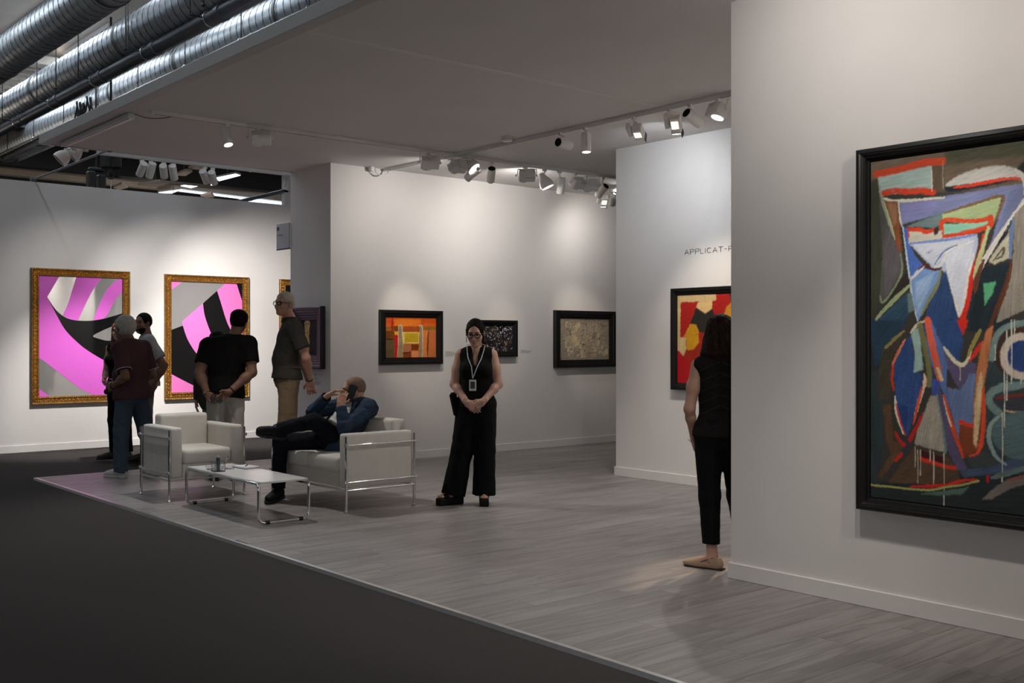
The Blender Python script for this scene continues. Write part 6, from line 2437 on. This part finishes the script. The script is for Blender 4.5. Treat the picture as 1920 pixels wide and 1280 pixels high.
w1.hair('hair', H_dark, [(ell(p(-.018, 0, .027), (.1050, .0830, .0970), ax), 0), (ell(p(-.10, 0, -.01), (.045, .05, .055), ax), .03), (cone(p(-.085, .045, -.03), p(-.045, .080, -.16), .028, .014), .03), (cone(p(.030, .076, .04), p(.026, .080, -.06), .007, .004), .012), (cone(p(.030, -.076, .04), p(.028, -.081, -.05), .006, .003), .012)],
        [(ell(p(.128, 0, -.032), (.090, .096, .150), ax), .010), (rbox(p(.05, 0, -.16), (.09, .07, .10), .02, ax), .01)])
w1.glasses(G_black, 1.45)
w1.lips()
w1.brows(H_dark)
for k, toe, key in (('L', (1, .10, 0), 'L'), ('R', (.62, -.78, 0), 'R')):
    an = Jn['an' + key]
    t = ps.d(toe)
    u = V(0, 0, 1)
    wv = np.cross(u, t)
    b = an.copy()
    b[2] = .0
    axx = (t, wv, u)
    sole = put('platform_sandal', solid([(rbox(b + t * .045 + u * .034, (.125, .042, .033), .012, axx), 0), (rbox(b - t * .045 + u * .045, (.038, .038, .044), .012, axx), .012)], .0055, k=.01), S_black, w1.root)
    put('strap', solid([(ell(b + t * .095 + u * .078, (.042, .046, .028), axx), 0), (ell(b + t * .01 + u * .095, (.020, .046, .040), axx), .01)], .0055, k=.01), S_black, sole)
    put('foot', solid([(ell(b + t * .135 + u * .080, (.030, .038, .014), axx), 0), (ell(b + t * .05 + u * .085, (.08, .034, .030), axx), .02)], .005, k=.02), M_skin, sole)
# lanyard and badge
M_lan = mat('pale_lanyard', (.50, .50, .52), rough=.7)
ch = Jn['chest'] + w1.fwd * .155 * ps.s
bp = ch - w1.up * .135 + w1.left * -.015
lan = MB()
nk = Jn['neck']
for sd in (1, -1):
    lan.tube([Vector(q) for q in (nk + w1.left * .050 * sd - w1.fwd * .045 + w1.up * .040, nk + w1.left * .082 * sd + w1.fwd * .022 + w1.up * .030, nk + w1.left * .072 * sd + w1.fwd * .100 - w1.up * .030, nk + w1.left * .060 * sd + w1.fwd * .140 - w1.up * .085, ch + w1.left * .026 * sd + w1.fwd * .030 + w1.up * .025, bp + w1.fwd * .030 + w1.up * .055)], .0042, 5)
lo_ = lan.build('lanyard', M_lan, w1.root, smooth=True)
R3 = Matrix((Vector(w1.left), Vector(w1.fwd), Vector(w1.up))).transposed()
bc = Vector(bp + w1.fwd * .034 - w1.up * .005)
MB().box(bc, (.062, .004, .098), R3, bev=.002).build('badge', mat('white_badge', (.62, .62, .64), rough=.4), lo_)
MB().box(bc + Vector(w1.fwd) * .0025 + Vector(w1.up) * .002, (.040, .002, .062), R3).build('badge_photo', mat('badge_photo_print', (.06, .055, .055), rough=.4, noise=.3, nscale=40), lo_)
for sd in (1, -1):
    e = w1.hp(-.002, .084 * sd, -.040)
    MB().tube([Vector(e), Vector(e + V(0, 0, -.035)), Vector(e + V(0, 0, -.055))], [.0018, .0045, .0020], 6).build('earring', M_goldd, w1.root, smooth=True)
hp_ = Jn['pelvis'] - w1.left * .205 * ps.s + w1.fwd * .02
MB().box(Vector(hp_ - w1.up * .02), (.060, .10, .22), Matrix.Rotation(.22, 3, Vector(w1.fwd)) @ R3, bev=.02).build('hip_pouch', C_black, w1.root)

# ================= the woman seen from behind at the end of the big wall =================
c0 = on_z(1351, 1066)
ps = Pose((c0.x, c0.y), (.775, .63), 1.62, shL=(-.01, .158, 1.41), shR=(-.01, -.158, 1.41), elL=(-.045, .212, 1.11), wrL=(.085, .185, .89), elR=(.0, -.235, 1.10), wrR=(.12, -.20, .88), head=(.02, -.01, 1.625),
          hipL=(0, .085, .92), knL=(.0, .075, .50), anL=(-.01, .060, .085), knR=(.06, -.12, .50), anR=(.10, -.16, .085))
w2 = Figure('woman in black seen from behind, half hidden by the wall of the large painting', ps.J, ps.s, M_skin, girth=.96, arm=.90, bulge=0, inset=.045, shr=.052, hip=1.04, shoulder=.94, look=ps.d((1, -.28, .0)), headscale=.97, nr=.048,
            hands={'L': (ps.d((.55, -.1, -.8)), ps.d((.2, -.95, .1)), .35, .05), 'R': (ps.d((.55, .1, -.8)), ps.d((.2, .95, .1)), .35, .05)}, h=.0070)
w2.shirt('knit_top', cloth('black_knit', (.013, .0115, .011), b=.6, bs=160), g=.012, sleeves=False, hem=.92, fold=(.0025, 30, 21, .5))
w2.trousers('trousers', C_black2, g=.010, rk=.074, rh=.060, hem=.175, top=1.06, thigh=.098, fold=(.0035, 22, 22, .3))
# openwork chevrons of the knit
M_knit = mat('openwork_stitch', (.035, .032, .030), rough=.8)
chv = MB()
for r_ in range(5):
    for sd in (1, -1):
        for k in range(9):
            base = w2.J['chest'] + w2.up * (.11 - r_ * .075) * ps.s
            off = w2.left * (sd * (.012 + k * .014)) + w2.up * (.055 - k * .0065 * 1.0) * (1 if r_ % 2 else 1)
            back = -w2.fwd * (.134 - .9 * (.012 + k * .014) ** 2 * 3)
            q = base + off + back
            chv.box(Vector(q), (.007, .004, .004), Matrix.Rotation(.5 * sd, 3, 'X'))
ko = chv.build('openwork', M_knit, w2.root)
ko['kind'] = 'stuff'
ax = (w2.hf, w2.hl, w2.hu)
p = w2.hp
HP = [(ell(p(-.020, 0, .028), (.116, .096, .108), ax), 0), (ell(p(-.060, 0, -.07), (.075, .098, .10), ax), .05), (ell(p(-.055, .01, -.16), (.055, .10, .075), ax), .04)]
for k in range(9):
    a = -1.25 + 2.5 * k / 8
    q0 = p(-.075 * math.cos(a) - .02, .092 * math.sin(a), -.02)
    q1 = p(-.085 * math.cos(a) - .025, .112 * math.sin(a), -.12)
    q2 = p(-.070 * math.cos(a) - .015, .125 * math.sin(a) + .012 * math.sin(k * 2.3), -.195 - .02 * math.cos(k * 1.9))
    HP += [(cone(q0, q1, .026, .024), .015), (cone(q1, q2, .024, .010), .012)]
w2.hair('wavy_hair', H_brown, HP, [(ell(p(.125, 0, -.06), (.092, .115, .115), ax), .01)], fold=(.005, 75, 8, .35))
for key, toe in (('L', -Rv * .80 + Fv * .60), ('R', ps.d((1, -.1, 0)))):
    an = w2.J['an' + key]
    t = unit(toe)
    u = V(0, 0, 1)
    b = an.copy()
    b[2] = .0
    wv = np.cross(u, t)
    axx = (t, wv, u)
    put('foot', solid([(cone(an + u * .07, b + u * .05 - t * .01, .034, .032), 0), (cone(b + u * .06, b + t * .12 + u * .03, .034, .026), .03)], .005, k=.02), M_skin, w2.root)
    fl = put('ballet_flat', solid([(ell(b + t * .125 + u * .020, (.082, .036, .028), axx), 0), (ell(b + t * .03 + u * .030, (.10, .037, .040), axx), .03), (ell(b - t * .040 + u * .040, (.034, .034, .050), axx), .03)], .005, k=.02,
        cuts=[(ell(b + t * .035 + u * .088, (.088, .030, .055), axx), .006)], planes=[(b + u * .007, -u)]), S_beige, w2.root)
    put('sole', solid([(rbox(b + t * .05 + u * .0055, (.135, .033, .0052), .005, axx), 0)], .004, pad=.01), S_sole, fl)
    MB().tube([Vector(q) for q in (b + t * .09 + u * .050, b + t * .06 + wv * .036 + u * .045, b - t * .02 + wv * .038 + u * .075, b - t * .045 + u * .085, b - t * .02 - wv * .038 + u * .075, b + t * .06 - wv * .036 + u * .045)], .0022, 5, closed=True).build('piping', S_brown, fl, smooth=True)
ring(w2.J['wrL'], w2.J['wrL'] - w2.J['elL'], .034, .0022, 'bracelet', M_chrome, w2.root)

# ================= tall man with glasses, hands behind his back =================
fc = -Rv * .93 - Fv * .30
ps = Pose((5.65, 10.40), fc, 2.00, pelvis=(.01, 0, .95), chest=(-.01, 0, 1.27), neck=(-.03, 0, 1.475), head=(.035, .005, 1.632), shL=(-.035, .165, 1.41), shR=(-.035, -.165, 1.41), elL=(-.145, .215, 1.12), wrL=(-.195, .085, .90), elR=(-.15, -.22, 1.12), wrR=(-.20, -.06, .89),
          knL=(.03, .095, .49), anL=(.0, .11, .085), knR=(-.02, -.10, .49), anR=(-.07, -.11, .085))
m3 = Figure('tall man with glasses in a dark polo and tan trousers, hands behind his back', ps.J, ps.s, M_skin2, girth=.97, belly=.022, arm=.95, look=ps.d((.80, .60, .03)), headscale=1.06, jaw=1.0, nr=.054,
            hands={'L': (ps.d((-.12, -.22, -.95)), ps.d((-.1, -.9, .2)), .45, .08), 'R': (ps.d((-.05, .6, -.75)), ps.d((-.9, .0, .2)), .5, .06)})
m3.shirt('polo_shirt', C_char, g=.014, sleeve=.70, sr=1.20, hem=.922, flare=1.08, fold=(.0035, 24, 31, .6), label='dark olive-grey polo shirt')
n3 = m3.J['neck']
collar(n3 - m3.up * .012, m3.up, m3.fwd, .074, .050, C_char, m3.root)
m3.trousers('chinos', C_tan, g=.012, rk=.078, rh=.070, hem=.05, top=1.03, thigh=.098, fold=(.0045, 20, 32, .5), label='tan chinos')
put('belt', solid([(ell(m3.J['pelvis'] + m3.up * .085 * ps.s, (.158, .185, .024), (m3.fwd, m3.left, m3.up)), 0)], .0065), S_brown, m3.root)
for key, toe in (('L', (1, .15, 0)), ('R', (1, -.2, 0))):
    m3.shoe(key, ps.d(toe), S_brown, S_sole)
m3.cap_hair(H_grey, g=.009, front=.108, name='short_hair')
m3.glasses(G_black, 1.4)
m3.lips(); m3.brows(H_grey)
ring(m3.J['wrL'] * .92 + m3.J['elL'] * .08, m3.J['wrL'] - m3.J['elL'], .033, .006, 'wristwatch', G_black, m3.root)

# ================= man in a black T-shirt from behind =================
fc = Fv * .98 - Rv * .16
ps = Pose((4.98, 10.52), fc, 1.79, chest=(.02, -.015, 1.27), neck=(.035, -.085, 1.475), head=(.085, -.125, 1.625), shL=(.01, .175, 1.385), shR=(.01, -.235, 1.40), elL=(-.07, .250, 1.10), wrL=(-.15, .165, .90), elR=(-.07, -.270, 1.11), wrR=(-.175, -.055, .915))
m4 = Figure('man in a black T-shirt and pale trousers seen from behind, behind the armchair', ps.J, ps.s, M_skin3, girth=1.20, belly=.03, arm=1.22, hip=1.06, shoulder=1.0, look=ps.d((1, -.22, -.10)), up=ps.d((0, -.15, 1)), headscale=1.0, nr=.060,
            hands={'L': (ps.d((-.18, -.55, -.75)), ps.d((-.85, -.25, .2)), .55, .05), 'R': (ps.d((-.10, .72, -.45)), ps.d((-.85, .1, -.3)), .55, .05)})
m4.shirt('t_shirt', C_black, g=.014, sleeve=.66, sr=1.10, hem=.865, flare=1.08, fold=(.0035, 22, 41, .5), label='black T-shirt')
m4.trousers('pale_trousers', C_offw, g=.012, rk=.084, rh=.072, hem=.06, top=1.02, thigh=.108, fold=(.004, 24, 42, .6), label='off-white trousers')
q = m4.J['pelvis'] - m4.fwd * .150 - m4.left * .085 - m4.up * .075
RM = Matrix((Vector(m4.left), Vector(m4.fwd), Vector(m4.up))).transposed()
MB().box(Vector(q), (.050, .012, .032), RM, bev=.002).build('waist_patch', S_black, m4.root)
for key, toe in (('L', (1, .2, 0)), ('R', (1, -.2, 0))):
    m4.shoe(key, ps.d(toe), S_black, S_sole)
m4.cap_hair(H_dark, g=.013, front=.085, name='short_hair', extra=[(ell(m4.hp(-.02, 0, .07), (.105, .088, .065), (m4.hf, m4.hl, m4.hu)), .02)])
ring(m4.J['wrL'] * .95 + m4.J['elL'] * .05, m4.J['wrL'] - m4.J['elL'], .038, .005, 'steel_bracelet', M_chrome, m4.root)
ring(m4.J['wrR'] * .9 + m4.J['elR'] * .1, m4.J['wrR'] - m4.J['elR'], .037, .006, 'dark_bracelet', S_black, m4.root)
# sunglasses held behind the back
g0 = (m4.J['wrL'] + m4.J['wrR']) / 2 - m4.fwd * .075 - m4.up * .075
sg_ = thing('sunglasses', 'dark sunglasses held behind his back by the man in the black T-shirt', 'sunglasses', Vector(g0))
mb = MB()
for sd in (1, -1):
    c_ = g0 + m4.left * .034 * sd
    mb = MB()
    mb.lathe([(0, -.003), (.026, -.003), (.028, 0), (.026, .003), (0, .003)], (0, 0, 0), 'y', 16)
    vs = [Vector(c_ + m4.left * v[0] + m4.fwd * v[1] + m4.up * v[2]) for v in mb.v]
    MB().raw(vs, mb.f).build('lens', G_black, sg_, smooth=True)
MB().tube([Vector(g0 + m4.left * .012), Vector(g0 + m4.up * .006), Vector(g0 - m4.left * .012)], .003, 6).build('bridge', G_black, sg_)
for sd in (1, -1):
    MB().tube([Vector(g0 + m4.left * .060 * sd), Vector(g0 + m4.left * .05 * sd + m4.fwd * .02 + m4.up * .05)], .003, 6).build('temple', G_black, sg_)

# ================= person in an olive jacket hidden behind him =================
ps = Pose((5.36, 11.55), Fv * .9 - Rv * .4, 1.56)
m5 = Figure('person in an olive jacket almost hidden behind the man in the black T-shirt', ps.J, ps.s, M_skin, girth=1.05, hip=1.1, look=ps.d((1, 0, -.05)), h=.009, hands={'L': (ps.d((.1, 0, -1)), ps.d((0, -1, 0)), .3, .05), 'R': (ps.d((.1, 0, -1)), ps.d((0, 1, 0)), .3, .05)})
m5.shirt('olive_jacket', C_olive, g=.022, long=True, sr=1.05, hem=.73, flare=1.12, fold=(.004, 20, 51, .4))
m5.trousers('grey_trousers', C_grey, rk=.078, rh=.07, hem=.06)
for key, toe in (('L', (1, .1, 0)), ('R', (1, -.1, 0))):
    m5.shoe(key, ps.d(toe), S_black, S_sole)
m5.cap_hair(H_dark, g=.012, front=.085, name='hair')

# ================= white-haired man with a camera =================
fc = Fv * .42 - Rv * .906
ps = Pose((4.325, 11.43), fc, 1.735, pelvis=(-.01, 0, .95), chest=(.0, 0, 1.265), neck=(.03, 0, 1.465), head=(.10, 0, 1.612), shL=(-.005, .18, 1.40), shR=(.0, -.18, 1.40), elL=(-.155, .245, 1.10), wrL=(.095, .185, .985), elR=(-.06, -.25, 1.10), wrR=(.17, -.09, .985),
          knL=(.045, .10, .49), anL=(.055, .10, .085), knR=(-.06, -.15, .49), anR=(-.14, -.19, .085))
m6 = Figure('white-haired man in a maroon polo and jeans holding a camera', ps.J, ps.s, M_skin3, girth=1.14, belly=.05, arm=1.05, hip=1.04, look=ps.d((1, -.12, .0)), headscale=1.09, nr=.058,
            hands={'L': (ps.d((.85, -.35, -.25)), ps.d((-.2, -.9, .3)), .55, .05), 'R': (ps.d((.8, .45, -.2)), ps.d((-.2, .9, .3)), .55, .05)})
m6.shirt('polo_shirt', C_maroon, g=.016, sleeve=.80, sr=1.22, hem=.845, flare=1.16, fold=(.0035, 24, 61, .5), label='maroon polo shirt with pale trim')
for k in 'LR':
    sh, el = m6.J['sh' + k], m6.J['el' + k]
    e = sh + (el - sh) * .785
    ring(e, el - sh, .064 * 1.05 * 1.22 * ps.s + .001, .0035, 'sleeve_trim', C_white, m6.root, 28)
n6 = m6.J['neck']
collar(n6 - m6.up * .012, m6.up, m6.fwd, .074, .045, C_maroon, m6.root, trim=C_white)
m6.trousers('jeans', C_jeans, g=.014, rk=.086, rh=.074, hem=.055, top=1.02, thigh=.108, fold=(.005, 26, 62, .5), label='faded blue jeans')
m6.shoe('L', ps.d((1, .05, 0)), S_white, S_pale)
m6.shoe('R', ps.d((1, -.2, 0)), S_white, S_pale)
m6.cap_hair(H_white, g=.018, front=.085, name='white_hair', fold=(.004, 95, 6, .8))
m6.glasses(G_black)
ring(m6.J['wrL'] * .9 + m6.J['elL'] * .1, m6.J['wrL'] - m6.J['elL'], .034, .005, 'wristwatch', S_black, m6.root)
g0 = ps.w((.245, .035, .955))
cmr = thing('camera_compact', 'black camera in the hands of the white-haired man', 'camera', Vector(g0))
RM = Matrix((Vector(m6.left), Vector(m6.fwd), Vector(m6.up))).transposed()
MB().box(Vector(g0), (.13, .05, .085), RM, bev=.010).build('camera_body', G_black, cmr)
MB().box(Vector(g0 + m6.up * .052), (.045, .04, .026), RM, bev=.008).build('viewfinder', G_black, cmr)
mb = MB().lathe([(0, 0), (.033, 0), (.033, .03), (.030, .075), (.024, .078), (.0, .070)], (0, 0, 0), 'y', 20)
MB().raw([Vector(g0 + m6.left * v[0] + (m6.fwd * .9 - m6.up * .35) * v[1] + m6.up * v[2] + m6.fwd * .024) for v in mb.v], mb.f).build('lens_barrel', G_black, cmr, smooth=True)

# ================= man in a white T-shirt =================
fc = -Rv * .82 - Fv * .32
ps = Pose((4.99, 12.72), fc, 1.80, chest=(.0, 0, 1.27), shL=(-.02, .19, 1.41), shR=(-.02, -.19, 1.41), elL=(-.185, .26, 1.14), wrL=(-.075, .24, .92), elR=(-.18, -.26, 1.14), wrR=(-.06, -.24, .92), head=(.03, .0, 1.632))
m7 = Figure('dark-haired bearded man in a white T-shirt behind the white-haired man', ps.J, ps.s, M_skin3, girth=1.10, arm=1.12, look=ps.d((.8, .75, 0)), headscale=1.02, h=.008, nr=.06,
            hands={'L': (ps.d((.3, -.1, -.9)), ps.d((0, -1, 0)), .4, .05), 'R': (ps.d((.3, .1, -.9)), ps.d((0, 1, 0)), .4, .05)})
m7.shirt('t_shirt', cloth('pale_grey_tee', (.30, .30, .30)), g=.016, sleeve=.72, sr=1.15, hem=.90, flare=1.10, fold=(.0035, 24, 71, .5), label='white T-shirt')
m7.trousers('grey_trousers', C_grey, g=.012, rk=.080, rh=.066, hem=.06, top=1.02, fold=(.004, 22, 72, .5))
for key, toe in (('L', (1, .1, 0)), ('R', (1, -.1, 0))):
    m7.shoe(key, ps.d(toe), S_black, S_sole)
m7.cap_hair(H_dark, g=.006, front=.095, name='short_hair')
put('beard', solid([(ell(m7.hp(.038, 0, -.070), (.064, .064, .058), (m7.hf, m7.hl, m7.hu)), 0)], .005, cuts=[(ell(m7.hp(.085, 0, -.030), (.06, .048, .042), (m7.hf, m7.hl, m7.hu)), .006), (ell(m7.hp(.03, 0, 0.02), (.12, .1, .06), (m7.hf, m7.hl, m7.hu)), .01)]), H_dark, m7.root)

# ================= woman with auburn hair =================
fc = -Rv * .3 - Fv * .75
ps = Pose((4.86, 13.21), fc, 1.70, elR=(.0, -.235, 1.10), wrR=(.16, -.12, 1.0), elL=(.0, .235, 1.10), wrL=(.16, .1, .98))
w8 = Figure('woman with auburn hair and black sleeveless top, mostly hidden behind the white-haired man', ps.J, ps.s, M_skin, girth=.96, bulge=0, arm=.92, inset=.045, shr=.052, bust=.04, hip=1.05, look=ps.d((1, .35, 0)), headscale=.97, h=.008, nr=.048,
            hands={'L': (ps.d((.6, -.7, -.2)), ps.d((-.6, -.5, .2)), .4, .05), 'R': (ps.d((.6, .7, -.2)), ps.d((-.6, .5, .2)), .4, .05)})
w8.shirt('sleeveless_top', C_black, g=.012, sleeves=False, hem=.90)
w8.trousers('black_trousers', C_black2, rk=.070, rh=.066, hem=.10, top=1.05)
for key, toe in (('L', (1, .25, 0)), ('R', (.75, -.6, 0))):
    w8.shoe(key, ps.d(toe), S_brown, S_sole, name='sandal')
ax = (w8.hf, w8.hl, w8.hu)
p = w8.hp
w8.hair('long_hair', H_red, [(ell(p(-.020, 0, .030), (.112, .092, .104), ax), 0), (cone(p(-.03, .075, .0), p(.02, .095, -.24), .034, .014), .03), (cone(p(-.03, -.075, .0), p(.02, -.095, -.24), .034, .014), .03), (ell(p(-.075, 0, -.12), (.045, .08, .13), ax), .04)], [(ell(p(.128, 0, -.04), (.088, .098, .132), ax), .01)], fold=(.004, 80, 9, .4))
w8.lips(); w8.brows(H_red)
# ================= man seated on the sofa with a phone =================
J = dict(pelvis=V(5.12, 8.52, .555), chest=V(5.235, 8.455, .755), neck=V(5.30, 8.405, .905), head=V(5.235, 8.405, 1.012),
         shL=V(5.285, 8.225, .845), shR=V(5.225, 8.575, .865), elL=V(5.015, 8.205, .705), wrL=V(5.02, 8.285, .905), elR=V(4.935, 8.615, .815), wrR=V(4.965, 8.405, .975),
         hipL=V(5.12, 8.435, .545), hipR=V(5.09, 8.625, .545), knL=V(4.835, 8.435, .745), anL=V(4.665, 8.785, .655), knR=V(4.725, 8.84, .53), anR=V(4.70, 8.835, .095))
lk = unit(V(-.86, .42, -.10))
m9 = Figure('bald man in a navy jacket seated on the sofa, holding a phone to his ear', J, .97, M_skin2, girth=1.06, belly=.035, arm=1.02, look=lk, headscale=1.0, base=V(4.9, 8.6, 0), nr=.058,
            hands={'L': (unit(V(.40, .10, .75)), unit(V(.45, .75, -.25)), .55, .05), 'R': (unit(V(.62, -.42, .42)), unit(V(.25, -.25, -.85)), .35, .06)})
fw, up, lf = m9.fwd, m9.up, m9.left
# white T-shirt, then the open jacket
m9.shirt('white_t_shirt', C_white, g=.010, sleeves=False, hem=.915, fold=(.006, 40, 91, 1.6), label='white T-shirt creased over the belly')
mid = J['chest'] * .55 + J['pelvis'] * .45
cut9 = [(ell(mid + fw * .20 - lf * .012 - up * .03, (.185, .135, .34), (fw, lf, up)), .01)]
jk = m9.shirt('navy_jacket', C_navy, g=.024, sleeves=False, hem=.83, flare=1.08, cuts=cut9, fold=(.0055, 28, 92, .9), label='navy denim jacket worn open')
for k in 'LR':
    sh, el, wr = J['sh' + k], J['el' + k], J['wr' + k]
    put('jacket_sleeve', solid([(cone(sh, el, .074, .064), 0), (cone(el, el * .14 + wr * .86, .062, .047, flat=(0, 1)), .025)], .0075, k=.02, fold=(.0055, 34, 94, 1.0)), C_navy, jk)
n9 = J['neck']
collar(n9 - up * .015, up, fw, .076, .052, C_navy, m9.root, gap=.5)
# trousers follow the crossed legs
P9 = [(ell(J['pelvis'], (.128, .168, .135), (fw, lf, up)), 0), (cone(J['pelvis'], J['pelvis'] + up * .10, .145, .135, n=fw, s=.85), .03)]
for k, e in (('L', J['anL']), ('R', J['anR'])):
    d = unit(e - J['kn' + k])
    P9 += [(cone(J['hip' + k], J['kn' + k], .098, .074), .03), (cone(J['kn' + k], e - d * .02, .070, .062, flat=(0, 1)), .025)]
put('jeans', solid(P9, .0085, k=.03, fold=(.005, 26, 93, .8), cuts=[(rbox(J['pelvis'] + up * .225, (.13, .22, .12), .01, (fw, lf, up)), .004)]), C_ind, m9.root, 'dark indigo jeans')
m9.shoe('R', V(-.80, -.58, -.06), S_black, S_sole, low=False, size=1.08, sole=.03)
m9.shoe('L', V(-.52, .84, .14), S_black, S_sole, up=V(-.25, -.42, .88), low=False, size=1.06, sole=.03)
m9.cap_hair(H_stub, g=.0022, front=.115, name='shaved_hair', fold=None)
m9.glasses(mat('thin_metal_spectacles', (.10, .09, .08), rough=.3, metal=1.0))
m9.brows(H_stub)
# phone at the ear
pc = m9.hp(.034, .098, -.018)
ph = thing('smartphone', 'black phone held to the seated man\'s ear', 'phone', Vector(pc))
a1 = unit(m9.hu * .82 - m9.hf * .48)
n1 = m9.hl
b1 = np.cross(n1, a1)
RM = Matrix((Vector(b1), Vector(n1), Vector(a1))).transposed()
MB().box(Vector(pc), (.074, .0085, .150), RM, bev=.004).build('phone_case', G_black, ph)
MB().box(Vector(pc - n1 * .0046), (.068, .001, .142), RM).build('phone_screen', mat('dark_screen', (.01, .01, .012), rough=.08), ph)
q = pc + n1 * .0055 + a1 * .055 + b1 * .02
MB().box(Vector(q), (.022, .003, .026), RM, bev=.003).build('camera_bump', G_black, ph)
ring(J['wrR'] * .9 + J['elR'] * .1, J['wrR'] - J['elR'], .040, .008, 'rolled_cuff', C_black, m9.root)
